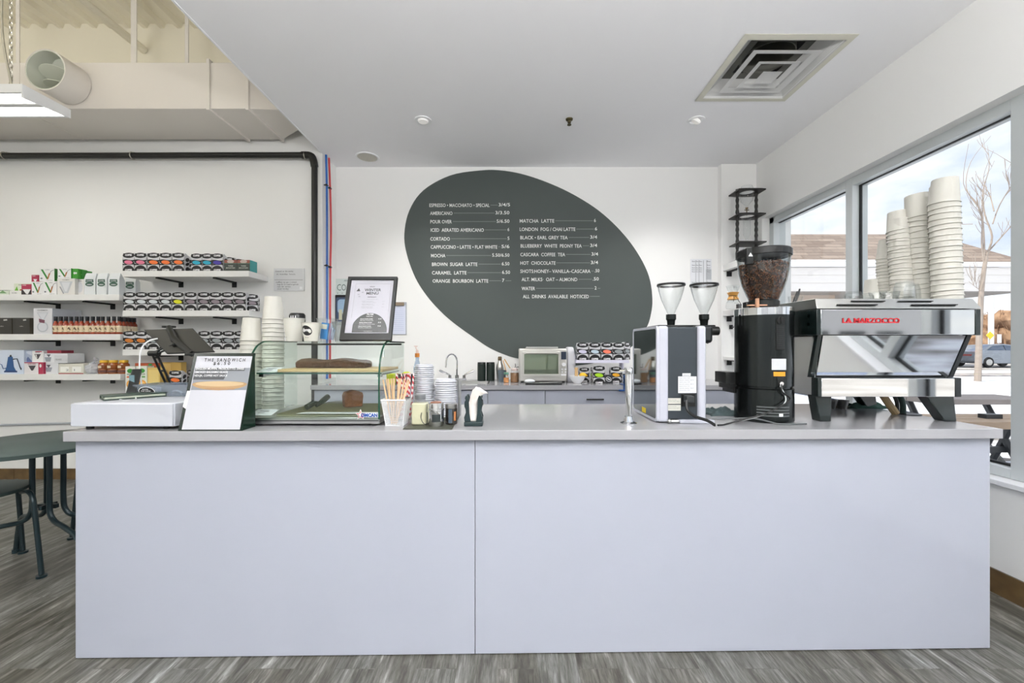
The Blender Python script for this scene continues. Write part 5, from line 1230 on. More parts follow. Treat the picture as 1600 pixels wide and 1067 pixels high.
# cold drip tower
tw = thing('cold_drip_tower', 'tall black cold drip coffee tower with glass vessels on the upper corner shelf', 'coffee maker', (2.19, 3.86, 1.973))
wal = mat('black_turned_wood', (36, 34, 32), .45)
tx, ty = 2.19, 3.86
for px, yy in ((1152, 3.86), (1181.5, 3.86)):
    mb = MB(); x = W(px, yy); zz = 1.973 + .012; prof = [(0, 0)]
    n = 40; H = 2.64 - zz
    for i in range(n + 1): prof.append((.0135 + .0028 * math.sin(i * 1.9), H * i / n))
    prof.append((0, H)); mb.lathe(prof, (x, yy, zz), 12); obj('post', mb, wal, tw)
for zz, cut in ((2.605, True), (2.385, True), (2.13, False), (1.974, False)):
    mb = MB(); a, b_ = W(1146, ty), W(1188, ty)
    ring = [(a, ty - .10), (b_, ty - .10), (b_ + .01, ty + .10), (a + .01, ty + .10)]
    if cut:
        n = 20; c = ((a + b_) / 2, ty); r = .062; outer = []
        for i in range(n):
            t_ = 2 * math.pi * i / n; dx, dy = math.cos(t_), math.sin(t_)
            sc = min((b_ - a) / 2 / max(abs(dx), 1e-6), .10 / max(abs(dy), 1e-6)); outer.append((c[0] + dx * sc, c[1] + dy * sc))
        inner = [(c[0] + r * math.cos(2 * math.pi * i / n), c[1] + r * math.sin(2 * math.pi * i / n)) for i in range(n)]
        vs = [(x, y, zz) for x, y in outer] + [(x, y, zz) for x, y in inner] + [(x, y, zz + .012) for x, y in outer] + [(x, y, zz + .012) for x, y in inner]
        fs = []
        for i in range(n):
            j = (i + 1) % n; fs += [(i, j, n + j, n + i), (2 * n + i, 3 * n + i, 3 * n + j, 2 * n + j), (i, 2 * n + i, 2 * n + j, j), (n + i, n + j, 3 * n + j, 3 * n + i)]
        mb.add(vs, fs)
    else: mb.prism([(x, y, zz) for x, y in ring], (0, 0, .012))
    obj('platform', mb, wal, tw, bevel=.003)
cx = (W(1152, ty) + W(1181.5, ty)) / 2
for nm_, zb, prof in (('water_globe', 2.47, [(.008, 0), (.012, .02), (.05, .06), (.062, .12), (.058, .17), (.045, .2), (.043, .2), (.056, .17), (.060, .12)]), ('grounds_chamber', 2.16, [(.01, 0), (.012, .03), (.03, .06), (.032, .2), (.045, .215), (.03, .2)]), ('carafe', 1.99, [(0, 0), (.055, 0), (.06, .02), (.05, .07), (.03, .10), (.032, .12)])):
    mb = MB(); mb.lathe(prof, (cx, ty, zb), 22); obj(nm_, mb, glass_m, tw)
mb = MB(); mb.cyl((cx, ty, 2.46), .012, .012, 12); mb.tube([(cx - .02, ty, 2.45), (cx + .02, ty, 2.45)], .004, 6); mb.tube([(cx, ty, 2.40), (cx, ty, 2.46)], .004, 6); obj('drip_valve', mb, brz, tw)
# chemex on the middle corner shelf
o = thing('glass_carafe', 'hourglass glass coffee carafe with wooden collar on the middle corner shelf', 'carafe', (W(1149, 3.76), 3.80, 1.533)); M = place(o)
mb = MB(M); mb.lathe([(0, .002), (.055, .002), (.062, .02), (.055, .06), (.028, .10), (.026, .12), (.04, .16), (.058, .21), (.056, .21), (.038, .16), (.024, .12), (.026, .10), (.052, .06)], (0, 0, 0), 24); obj('glass_body', mb, glass_m, o)
mb = MB(M); mb.lathe([(.042, .085), (.050, .087), (.034, .118), (.050, .150), (.042, .152), (.030, .118), (.042, .085)], (0, 0, 0), 20); obj('wooden_collar', mb, mat('honey_wood', (206, 150, 70), .45), o)
mb = MB(M); mb.tube([(.036 * math.cos(a), .036 * math.sin(a), .118) for a in [i * math.pi / 8 for i in range(16)]], .0025, 5, closed=True); mb.tube([(-.01, -.036, .118), (-.014, -.045, .09), (-.022, -.048, .065)], .0025, 5); mb.tube([(.0, -.036, .118), (.022, -.046, .08), (.05, -.05, .03)], .0025, 5); obj('leather_tie', mb, blackmat_m, o)
o = thing('hand_grinder', 'small dark metal hand grinder on the middle corner shelf', 'hand grinder', (2.10, 3.86, 1.533)); M = place(o)
mb = MB(M); mb.cyl((0, 0, 0), .022, .05, 14); obj('body', mb, dark_m, o); mb = MB(M); mb.tube([(0, 0, .05), (0, 0, .058), (-.05, -.02, .06)], .003, 6); obj('crank', mb, steel_m, o)
mb = MB(Matrix.Translation((2.11, 3.82, 1.098))); mb.lathe([(0, 0), (.024, 0), (.032, .02), (.030, .05), (.014, .09), (.012, .12), (.016, .13), (0, .13)], (0, 0, 0), 18); tag(obj('small_vase', mb, mat('grey_vase', (150, 156, 156), .3)), 'small grey bottle vase on the lower corner shelf', 'vase')
mb = MB(); mb.cyl((2.115, 3.80, 1.30), .02, .02, 14, 'Y')
o = thing('wall_hook', 'small black wall hook under the middle corner shelf', 'hook', (2.105, 4.0, 1.36)); mb = MB(); mb.box(2.09, 2.12, 4.0, 4.009, 1.36, 1.40); mb.tube([(2.105, 4.0, 1.38), (2.105, 3.95, 1.375), (2.105, 3.94, 1.395)], .006, 6); obj('hook_body', mb, black_m, o)

# ------------------------------------------------------------------ espresso machine
EX0, EX1 = 1.258, 1.925
mp = mat('polished_panel', (216, 217, 218), .045, metal=1.0); grn = mat('dark_green_enamel', (20, 32, 31), .25, coat=.3)
em = thing('espresso_machine', 'large chrome two group espresso machine on the front counter, cups on top', 'espresso machine', (1.59, 1.72, ZT))
D0, D1 = 1.72, 2.26
zA, zB_, zC_, zD_, zE = 1.39, 1.347, 1.240, 1.062, .980
mb = MB()
# body core
mb.box(EX0 + .05, EX1 - .045, 1.80, D1 - .03, zE + .004, zB_)
obj('machine_body', mb, dark_m, em)
lid = MB(); lid.prism([(EX0 - .004, D0 - .004, zB_), (EX1 + .004, D0 - .004, zB_), (EX1 - .012, D0 + .016, zA), (EX0 + .002, D0 + .016, zA)], (0, D1 - D0, 0)); obj('cup_tray_surround', lid, steel_m, em, bevel=.002)
for a, b_, py in ((1333, 1385, 470), (1308, 1370, 476), (1407, 1460, 470), (1425, 1495, 476)):
    y = D0 + (.012 if py == 470 else .003) - .004
    obj('vent_slot', MB().box(W(a, D0), W(b_, D0), y - .004, y + .004, Z(py + .6, D0), Z(py - .6, D0)), blackmat_m, em)
obj('upper_back_panel', MB().box(EX0 + .014, EX1 - .02, D0, D0 + .02, zC_, zB_ - .003), mp, em, bevel=.002)
obj('corner_post', MB().box(EX1 - .02, EX1 + .002, D0 - .002, D0 + .05, zC_ - .002, zB_ - .002), grn, em, bevel=.002)
obj('corner_post', MB().box(EX0 - .004, EX0 + .014, D0 - .002, D0 + .05, zC_ - .002, zB_ - .002), grn, em, bevel=.002)
mb = MB(); mb.add([(1.300, 1.745, zC_ - .002), (1.895, 1.745, zC_ - .002), (1.878, 1.800, zD_), (1.312, 1.800, zD_), (1.300, 1.765, zC_ - .002), (1.895, 1.765, zC_ - .002), (1.878, 1.82, zD_), (1.312, 1.82, zD_)], [(0, 1, 2, 3), (7, 6, 5, 4), (0, 4, 5, 1), (1, 5, 6, 2), (2, 6, 7, 3), (3, 7, 4, 0)])
obj('middle_back_panel', mb, mp, em, bevel=.001)
obj('lower_back_panel', MB().box(1.306, 1.868, 1.762, 1.785, zE, zD_ - .004), mp, em, bevel=.002)
obj('corner_post', MB().box(1.868, 1.893, 1.76, 1.80, zE, zD_ - .002), dark_m, em, bevel=.002)
obj('corner_post', MB().box(1.290, 1.306, 1.76, 1.80, zE, zD_ - .002), grn, em, bevel=.002)
# side strut along the slanted panel
for s, xa, xb in ((1, 1.905, 1.888), (-1, 1.282, 1.292)):
    mb = MB(); mb.prism([(xa - .006, 1.742, zC_), (xa + .012, 1.742, zC_), (xb + .012, 1.800, zD_ - .002), (xb - .006, 1.800, zD_ - .002)], (0, .018, 0)); obj('side_strut', mb, dark_m if s > 0 else grn, em)
# side panels
obj('side_panel', MB().box(EX0 - .002, EX0 + .012, D0 + .05, D1 - .02, zC_, zB_ - .002), grn, em, bevel=.003)
obj('side_panel', MB().box(EX1 - .012, EX1 + .002, D0 + .05, D1 - .02, zC_, zB_ - .002), grn, em, bevel=.003)
for x in (EX0 + .040, EX1 - .06):
    obj('side_panel', MB().box(x, x + .012, 1.80, D1 - .04, zE, zC_ - .002), steel_m, em, bevel=.003)
for zz in (1.32, 1.285):
    mb = MB(); mb.cyl((EX0 - .004, D0 + .045, zz), .008, .004, 12, 'X'); obj('screw', mb, chrome_m, em)
# feet
for x, s in ((1.33, -1), (1.85, 1)):
    for y in (1.775, 2.16):
        mb = MB(); w0 = .075
        xa, xb = (x - .055, x + .0) if s > 0 else (x - .0, x + .055)
        top = [(x - .045 - (.055 if s > 0 else 0), y, zE + .004), (x + .045 + (0 if s > 0 else 0.02), y, zE + .004)]
        if s > 0: poly = [(x - .090, y, zE + .004), (x + .028, y, zE + .004), (x + .040, y, ZT), (x - .010, y, ZT)]
        else: poly = [(x - .040, y, zE + .004), (x + .030, y, zE + .004), (x + .028, y, ZT), (x - .020, y, ZT)]
        mb.prism(poly, (0, .05, 0)); obj('leg', mb, grn, em, bevel=.004)
# nameplate lettering
mb = MB(); mb.text('LA MARZOCCO', (W(1316, D0), D0 - .0022, Z(504.3, D0)), X3, Z3, W(1405.5, D0) - W(1316, D0), 7.6 * D0 / F, 0, .035)
mb.box(W(1318, D0), W(1404, D0), D0 - .003, D0 - .001, Z(504.6, D0), Z(503.6, D0))
obj('brand_lettering', mb, mat('red_enamel', (196, 34, 44), .35), em, smooth=0, flip=False)
# group heads and drip tray on the working side
for x in (1.45, 1.74):
    mb = MB(); mb.cyl((x, D1 + .03, 1.14), .038, .07, 24); mb.box(x - .03, x + .03, D1 - .03, D1 + .05, 1.17, 1.24); obj('group_head', mb, chrome_m, em, bevel=.002)
    mb = MB(); mb.cyl((x, D1 + .03, 1.10), .036, .04, 20); mb.tube([(x, D1 + .06, 1.115), (x, D1 + .2, 1.10)], [.008, .014], 10); obj('portafilter', mb, black_m, em)
obj('drip_tray', MB().box(1.32, 1.87, D1 - .03, D1 + .12, zE, zE + .04), steel_m, em, bevel=.002)
mb = MB(); mb.tube([(1.13, 1.78, 1.415), (1.13, 2.26, 1.415)], .006, 8)
# cup rail along the far side
for y in (D1 - .01, D1 - .04):
    mb = MB(); mb.tube([(EX0 + .0, y, zA + .02), (EX1 - .02, y, zA + .02)], .004, 6)
    for x in (EX0 + .02, EX1 - .04): mb.tube([(x, y, zA), (x, y, zA + .02)], .003, 6)
    obj('cup_rail', mb, chrome_m, em)

# paper cups: upside down stacks on the machine
def cup_mesh(rr_, rb, h, name):
    mb = MB(); n = 32   # stands upside down: rim at z 0
    mb.lathe([(rr_ + .0, .0), (rr_ + .0026, .002), (rr_ + .0016, .0055), (rr_ - .0004, .0055), (rb, h), (rb - .002, h + .0005), (rb - .003, h - .006), (0, h - .007)], (0, 0, 0), n)
    mb.lathe([(rr_ - .001, 0.0003), (rb - .0025, h - .008), (0, h - .009)], (0, 0, 0), n)
    return mb
def stack(proto, x, y, z, n, pitch, lean, where, grp, kind='paper cup'):
    first_ = True
    for i in range(n):               # i=0 bottom
        k = n - 1 - i
        o = proto if proto.get('used') is None else proto.copy()
        if proto.get('used') is None: proto['used'] = 1
        else: COL.objects.link(o)
        jit = random.uniform(-.0006, .0006)
        o.location = (x + math.sin(lean[0]) * pitch * i + jit, y + math.sin(lean[1]) * pitch * i, z + pitch * i)
        o.rotation_euler = (-lean[1], lean[0], random.uniform(0, 6))
        tag(o, '%s from the top, paper cup in %s' % (ORD[k], where) if k else 'topmost paper cup of %s' % where, 'cup', grp)
cupL = obj('paper_cup', cup_mesh(.0530, .0445, .112, 'l'), cup_m, base=False)
cupS = obj('paper_cup', cup_mesh(.0480, .0400, .100, 's'), cup_m, base=False)
yS = 1.93
def sx(px, y): return W(px, y)
stack(cupL, W(1480, 1.88), 1.88, zA + .0005, 19, .0243, (-.035, 0), 'the tallest stack on the espresso machine', 'cups of the tallest stack')
stack(cupL, W(1448, 2.00), 2.00, zA + .0005, 18, .0243, (-.085, 0), 'the second tallest stack on the machine', 'cups of the second tallest stack')
stack(cupS, W(1413, 2.05), 2.05, zA + .0005, 21, .0180, (-.072, 0), 'the middle one of five stacks', 'cups of the middle stack')
stack(cupS, W(1390, 2.15), 2.15, zA + .0005, 16, .0165, (-.035, 0), 'the second shortest stack', 'cups of the second shortest stack')
stack(cupL, W(1368, 2.20), 2.20, zA + .0005, 3, .0200, (0, 0), 'the shortest stack on the espresso machine', 'cups of the shortest stack')
# glasses on the machine
def tumbler(x, y, r, h, lab, up=False, jug=False):
    prof = [(0, .004), (r * .8, .004), (r, h), (r - .002, h), (r * .8 - .003, .008), (0, .008)] if up else [(r, 0), (r * .9, h * .7), (r * .7, h), (0, h), (0, h - .006), (r * .65, h - .006), (r * .86, h * .7), (r - .003, 0), (r, 0)]
    mb = MB(); mb.lathe(prof, (0, 0, 0), 22); mb.v = [p + Vector((x, y, zA + .001)) for p in mb.v]
    return tag(obj('glass_tumbler', mb, glass_m), lab, 'glass', 'glasses on the espresso machine')
tumbler(W(1333, 2.0), 2.0, .040, .062, 'upturned rounded glass at the end of the espresso machine top')
tumbler(W(1346, 2.12), 2.12, .036, .058, 'upturned glass behind the rounded one on the espresso machine')
tumbler(W(1353, 1.86), 1.86, .030, .035, 'low glass before the shortest stack of cups')
tumbler(W(1371, 1.84), 1.84, .032, .040, 'low glass in front of the shortest cup stack, beside the ribbed one', True)
tumbler(W(1390, 1.84), 1.84, .036, .042, 'wide low glass standing upright before the second shortest stack', True)
tumbler(W(1413, 1.83), 1.83, .040, .085, 'taller upturned glass before the middle stack of cups')
tumbler(W(1425, 1.92), 1.92, .032, .088, 'taller clear glass between the middle and second tallest cup stacks')
tumbler(W(1336, 1.80), 1.80, .024, .018, 'shallow glass dish at the edge of the espresso machine top', True)

o = thing('utensil_glass', 'glass with dark metal tongs standing at the grinder end of the espresso machine top', 'glass', (W(1243, 2.16), 2.16, zA + .001))
M = place(o)
mb = MB(M); mb.lathe([(0, 0), (.028, 0), (.034, .06), (.032, .06), (.026, .004), (0, .004)], (0, 0, 0), 22); obj('glass_body', mb, glass_m, o)
for dx, h_ in ((-.004, .085), (.008, .098)):
    mb = MB(M); mb.tube([(dx - .018, 0, .005), (dx + .006, 0, h_ * .7), (dx + .014, 0, h_)], [.004, .006, .004], 8); obj('tongs_arm', mb, dark_m, o)

# ------------------------------------------------------------------ black hopper grinder
GX, GY_, GRr = 1.110, 1.842, .1135
gr = thing('hopper_grinder', 'tall black cylindrical coffee grinder with a clear hopper full of beans', 'coffee grinder', (GX, GY_, ZT))
gm = mat('satin_black_metal', (50, 54, 54), .2, metal=.8)
mb = MB(Matrix.Translation((GX, GY_, ZT))); mb.lathe([(0, 0), (GRr - .002, 0), (GRr + .001, .004), (GRr + .001, .138), (GRr - .004, .142), (0, .142)], (0, 0, 0), 48); obj('grinder_base', mb, gm, gr)
mb = MB(Matrix.Translation((GX, GY_, ZT))); mb.lathe([(0, .142), (GRr - .006, .142), (GRr - .006, .149), (GRr, .151), (GRr, .452), (0, .452)], (0, 0, 0), 48); obj('grinder_body', mb, gm, gr)
mb = MB(Matrix.Translation((GX, GY_, ZT))); mb.lathe([(GRr - .004, .452), (GRr + .001, .452), (GRr + .001, .482), (GRr - .006, .486), (0, .486)], (0, 0, 0), 48); obj('chrome_band', mb, chrome_m, gr)
mb = MB(Matrix.Translation((GX, GY_, ZT))); mb.lathe([(0, .486), (.048, .486), (.062, .492), (.062, .515), (.055, .522), (0, .522)], (0, 0, 0), 36); obj('hopper_collar', mb, black_m, gr)
HZ = ZT + .515
hp = [(.055, 0), (.060, .010), (.085, .074), (.098, .130), (.103, .187), (.104, .205)]
mb = MB(Matrix.Translation((GX, GY_, HZ))); mb.lathe(hp + [(.1015, .205), (.1005, .187), (.0955, .130), (.0825, .074), (.058, .012)], (0, 0, 0), 40); obj('hopper', mb, clear('hopper_plastic', (236, 238, 238), .45), gr)
mb = MB(Matrix.Translation((GX, GY_, HZ))); mb.lathe([(.1055, .194), (.1085, .196), (.1085, .220), (.104, .225), (0, .227)], (0, 0, 0), 40); mb.lathe([(.1055, .194), (.1035, .210), (0, .214)], (0, 0, 0), 40); obj('hopper_lid', mb, black_m, gr)
# hopper latch with white triangle
mb = MB(); lx = GX - .098; ly = GY_ - .055; mb.cbox((lx + .004, ly, HZ + .188), (.030, .02, .070)); obj('latch', mb, black_m, gr, bevel=.003)
mb = MB(); mb.face([(lx - .005, ly - .0108, HZ + .186), (lx + .014, ly - .0108, HZ + .186), (lx + .0045, ly - .0108, HZ + .202)]); obj('latch_mark', mb, white_m, gr, smooth=0, flip=False)
# coffee beans: a heap inside, its surface made of beans
bean_m = mat('roasted_bean', (146, 92, 60), .35, coat=.4, var=(180, .35))
core_m = mat('roasted_bean_core', (64, 42, 32), .6)
def hr(z):
    for (r0, z0_), (r1, z1_) in zip(hp, hp[1:]):
        if z0_ <= z <= z1_: return r0 + (r1 - r0) * (z - z0_) / (z1_ - z0_)
    return hp[-1][0]
mb = MB(Matrix.Translation((GX, GY_, HZ))); mb.lathe([(0, .012)] + [(hr(z) - .012, z) for z in (.012, .03, .06, .09, .12, .14, .158)] + [(0, .168)], (0, 0, 0), 30, m=1)
rr = random.Random(5)
for k in range(1500):
    top = k > 1250
    a = rr.uniform(0, 2 * math.pi)
    if top: r = .09 * math.sqrt(rr.random()); z = .163 + rr.uniform(-.004, .006)
    else:
        z = rr.uniform(.008, .165); r = hr(z) - .0065 - rr.uniform(0, .004)
    s = .0052; rot = Euler((rr.uniform(0, 6), rr.uniform(0, 6), rr.uniform(0, 6))).to_matrix()
    vs = [rot @ Vector(q) + Vector((r * math.cos(a), r * math.sin(a), z)) for q in ((s, 0, 0), (-s, 0, 0), (0, s * .62, 0), (0, -s * .62, 0), (0, 0, s * .5), (0, 0, -s * .5))]
    mb.add(vs, [(0, 2, 4), (2, 1, 4), (1, 3, 4), (3, 0, 4), (2, 0, 5), (1, 2, 5), (3, 1, 5), (0, 3, 5)], 0)
o = obj('coffee_beans', mb, [bean_m, core_m], gr, smooth=80, flip=False); o['kind'] = 'stuff'; o['label'] = 'glossy brown roasted beans'
yf = GY_ - GRr
def onr(ang, r, z):
    ang = ang - .56
    return Vector((GX + r * math.sin(ang), GY_ - r * math.cos(ang), ZT + z))
def curved(a0, a1, z0_, z1_, r, th=.002, m=0, mb=None, n=8):
    mb = mb or MB()
    for i in range(n):
        a, b_ = a0 + (a1 - a0) * i / n, a0 + (a1 - a0) * (i + 1) / n
        mb.add([onr(a, r, z0_), onr(b_, r, z0_), onr(b_, r, z1_), onr(a, r, z1_), onr(a, r + th, z0_), onr(b_, r + th, z0_), onr(b_, r + th, z1_), onr(a, r + th, z1_)], [(0, 3, 2, 1), (4, 5, 6, 7), (0, 1, 5, 4), (2, 3, 7, 6), (1, 2, 6, 5), (3, 0, 4, 7)], m)
    return mb
obj('vent_slot', curved(.42, .72, .305, .425, GRr, .003), black_m, gr, bevel=.001)
mb = MB()
for k in range(12): curved(.45, .69, .312 + k * .0085, .3155 + k * .0085, GRr + .003, .0015, mb=mb, n=4)
obj('vent_ribs', mb, dark_m, gr)
mb = MB(Matrix.Translation(onr(.57, GRr - .004, .425)) @ Matrix.Rotation(.01, 4, 'Z')); mb.cyl((0, .0, 0), .017, .012, 20, 'Y'); mb.box(-.004, .004, -.016, -.008, -.014, .014); obj('lock_knob', mb, black_m, gr, bevel=.001)
obj('rating_label', curved(.28, .80, .222, .268, GRr, .0012), mat('silver_label', (206, 208, 212), .4), gr)
obj('warning_label', curved(.34, .76, .196, .214, GRr, .0012), mat('orange_label', (238, 156, 40), .5), gr)
obj('socket_plate', curved(.46, .70, .158, .192, GRr, .003), black_m, gr, bevel=.001)
mb = MB(); p_ = onr(.58, GRr + .003, .166); mb.lathe([(0, 0), (.008, 0), (.008, .004), (0, .004)], p_ + Vector((0, -.002, 0)), 16, 'Y'); obj('cable_gland', mb, chrome_m, gr)
mb = curved(.245, .25, .152, .45, GRr, .0006, n=1); obj('body_seam', mb, blackmat_m, gr)
mb = MB()
for k in range(4): curved(-.2, .95, .028 + k * .012, .034 + k * .012, GRr + .001, .0006, mb=mb, n=10)
obj('vent_perforation', mb, mat('dim_grey', (84, 88, 88), .5), gr)
obj('white_tag', curved(.52, .66, .030, .042, GRr + .002, .0012), white_m, gr)
mb = MB(); mb.box(GX - .155, GX - .100, GY_ + .02, GY_ + .12, ZT + .155, ZT + .205); mb.box(GX - .137, GX - .09, GY_ + .02, GY_ + .12, ZT + .130, ZT + .156); mb.box(GX - .120, GX - .09, GY_ + .02, GY_ + .12, ZT + .112, ZT + .131); obj('dosing_fork', mb, black_m, gr, bevel=.002)
mb = MB(); mb.box(GX - .075, GX - .045, GY_ + .0, GY_ + .03, ZT + .487, ZT + .515)
obj('adjusting_block', mb, black_m, gr, bevel=.002)
mb = MB(); mb.tube([(GX - .10, GY_ - .05, ZT + .495), (GX - .02, GY_ - .06, ZT + .495)], .003, 6); mb.cyl((GX - .062, GY_ - .06, ZT + .488), .008, .035, 12); obj('adjusting_lever', mb, mat('wood_peg', (186, 140, 110), .5), gr)
# cables from the grinders along the worktop
def cable(label, pts, r, m):
    mb = MB(); c = catmull(pts, 8); c = [Vector((p.x, p.y, max(p.z, ZT + r))) for p in c]; mb.tube(c, r, 8); return tag(obj('power_cable', mb, m), label, 'cable', 'power cables on the front counter')
q = onr(.58, GRr + .006, .164)
cable('pair of black cable running from the hopper grinder down over the worktop', [q, q + Vector((-.005, -.012, -.03)), (GX + .03, 1.715, ZT + .10), (GX - .07, 1.70, ZT + .05), (GX - .17, 1.70, ZT + .022), (GX - .25, 1.69, ZT + .004), (.83, 1.68, ZT)], .0035, black_m)
cable('grey cable lying below the black one beside the hopper grinder', [(GX + .10, 1.715, ZT), (GX + .0, 1.705, ZT), (GX - .10, 1.74, ZT + .02), (GX - .2, 1.79, ZT + .01), (GX - .28, 1.84, ZT)], .003, mat('grey_cable', (92, 96, 98), .4))
cable('thin pale cable curving beside the hopper grinder base', [q + Vector((-.008, -.004, -.006)), (GX + .01, 1.712, ZT + .09), (GX - .1, 1.705, ZT + .035), (GX - .2, 1.72, ZT + .008), (GX - .26, 1.70, ZT), (.845, 1.69, ZT)], .0022, mat('pale_cable', (206, 210, 210), .4))

# ------------------------------------------------------------------ twin grinder (white framed, dark body)
tgx0, tgx1, ty0, ty1, tz1 = .612, .815, 1.745, 2.08, Z(509, 1.745)
tg = thing('twin_grinder', 'dark twin coffee grinder with rounded white frames and two empty hoppers', 'coffee grinder', (.71, 1.745, ZT))
body_m = mat('slate_body', (58, 65, 71), .35, metal=.2); wf = mat('white_lacquer', (190, 192, 203), .25)
obj('grinder_body', MB().box(tgx0 + .004, tgx1 - .004, ty0 + .012, ty1, ZT + .012, tz1 - .004), body_m, tg, bevel=.006)
for x0, x1 in ((tgx0, tgx0 + .046), (tgx1 - .036, tgx1)):
    obj('white_frame', MB().box(x0 + .002, x1, ty0, ty0 + .05, ZT + .003, tz1), wf, tg, bevel=.010, seg=3)
mb = MB(); o_ = rrect(ty0, ty1 + .01, ZT + .003, tz1, .02); i_ = rrect(ty0 + .012, ty1, ZT + .014, tz1 - .011, .014); n = len(o_)
vs = [(tgx0 - .004, y, z) for y, z in o_] + [(tgx0 - .004, y, z) for y, z in i_] + [(tgx0 + .006, y, z) for y, z in o_] + [(tgx0 + .006, y, z) for y, z in i_]
fs = []
for i in range(n):
    j = (i + 1) % n; fs += [(i, n + i, n + j, j), (2 * n + i, 2 * n + j, 3 * n + j, 3 * n + i), (i, j, 2 * n + j, 2 * n + i), (n + i, 3 * n + i, 3 * n + j, n + j)]
mb.add(vs, fs); obj('side_frame', mb, wf, tg)
obj('mirror_side', MB().box(tgx0 - .002, tgx0 + .004, ty0 + .010, ty1 + .002, ZT + .012, tz1 - .009), mat('smoked_mirror', (150, 156, 158), .04, metal=1.0), tg, smooth=0)
obj('yellow_sticker', MB().box(tgx0 - .0035, tgx0 - .002, ty0 + .15, ty0 + .20, ZT + .018, ZT + .04), mat('yellow_sticker', (226, 196, 40), .5), tg)
D = ty0 + .011
def lab(name, a, b_, y0, y1, m, lines=0):
    o = obj(name, MB().box(W(a, D), W(b_, D), D - .0016, D, Z(y1, D), Z(y0, D)), m, tg)
    if lines:
        mb = MB()
        for k in range(lines):
            yy = y0 + 2 + k * (y1 - y0 - 4) / lines
            mb.text('electric motor 120 V', (W(a + 1.5, D), D - .0022, Z(yy + 1.2, D)), X3, Z3, (W(b_, D) - W(a, D)) * (.8 if k % 2 else .6), 1.3 * D / F, 0, 0)
        obj('label_print', mb, greyink_m, o, smooth=0, flip=False)
lab('rating_label', 1059.5, 1088, 588, 614, mat('rating_white', (222, 224, 228), .5), 7); lab('small_label', 1066, 1079, 583, 587.5, MATS['rating_white'], 1)
lab('approval_label', 1043, 1063.5, 622, 631, mat('rating_cream', (206, 206, 196), .5), 2); lab('approval_label', 1043, 1063.5, 632.5, 641.5, MATS['rating_cream'], 2)
obj('power_inlet', MB().box(W(1064, D), W(1086, D), D - .004, D, Z(635, D), Z(615, D)), black_m, tg, bevel=.001)
obj('plug', MB().box(W(1067, D), W(1079, D), D - .04, D - .004, Z(628, D), Z(617, D)), mat('plug_black', (46, 50, 52), .4), tg, bevel=.004)
cable('thick black cable plugged into the back of the twin grinder', [(W(1073, 1.715), 1.715, Z(626, 1.715)), (W(1074, 1.70), 1.70, Z(640, 1.70)), (W(1085, 1.69), 1.69, Z(650, 1.69)), (W(1105, 1.68), 1.68, Z(657, 1.68)), (W(1118, 1.67), 1.67, ZT + .004)], .0065, black_m)
obj('base_foot', MB().box(.70, tgx1 + .03, ty0 - .010, ty0 + .02, ZT, ZT + .014), wf, tg, bevel=.003)
mb = MB(); mb.tube([(W(1044, 1.735), 1.735, ZT + .010), (W(1060, 1.735), 1.735, ZT + .010)], .006, 8); mb.ball((W(1046, 1.735), 1.735, ZT + .010), .009, 0, 10, 6); tag(obj('drain_fitting', mb, steel_m), 'small metal hose fitting at the foot of the twin grinder', 'fitting')
hop = [(.012, 0), (.015, .010), (.026, .035), (.043, .075), (.055, .118), (.0605, .150)]
for px, dd in ((1048.5, 1.93), (1100, 1.93)):
    x = W(px, dd); zb = Z(494, dd)
    mb = MB(Matrix.Translation((x, dd, zb))); mb.lathe(hop + [(.059, .150), (.0535, .118), (.0415, .075), (.0245, .036), (.0135, .012)], (0, 0, 0), 32); h_ = obj('hopper', mb, glass_m, tg)
    mb = MB(Matrix.Translation((x, dd, zb))); mb.lathe([(.0610, .100 - .0), (.0610, .100)], (0, 0, 0), 4) if False else mb.lathe([(.060, .100), (.0625, .1005), (.0625, .108), (.060, .110), (.060, .100)], (0, 0, .038), 32); obj('hopper_rim', mb, black_m, h_)
    mb = MB(Matrix.Translation((x, dd, zb))); mb.lathe([(0, -.045), (.016, -.045), (.018, -.02), (.022, -.015), (.022, .008), (0, .008)], (0, 0, 0), 20); obj('hopper_neck', mb, gm, tg)
mb = MB(); mb.box(.67, .93, 1.90, 2.06, tz1 + .000, tz1 + .012); obj('top_bridge', mb, black_m, tg, bevel=.004)
mb = MB(); mb.box(.82, .905, 1.87, 2.06, Z(536, 1.87), Z(508, 1.87)); obj('second_housing', mb, dark_m, tg, bevel=.015, seg=3)
mb = MB(); mb.cyl((.895, 1.90, Z(517, 1.90)), .020, .045, 18, Matrix.Rotation(math.pi / 2, 4, 'Y')); obj('setting_knob', mb, black_m, tg)
mb = MB(); mb.box(.835, .85, 1.89, 1.92, Z(560, 1.89), Z(536, 1.89)); mb.tube([(.845, 1.90, Z(533, 1.9)), (.87, 1.90, Z(532, 1.9)), (.892, 1.89, Z(535.5, 1.9))], .006, 8); obj('lever', mb, black_m, tg)
mb = MB(); mb.box(.83, .865, 1.90, 2.0, ZT + .10, ZT + .112); obj('chute_plate', mb, dark_m, tg)
# stand foot for the second grinder
obj('second_column', MB().box(.835, .86, 1.95, 2.05, ZT, Z(530, 1.95)), body_m, tg, bevel=.003)

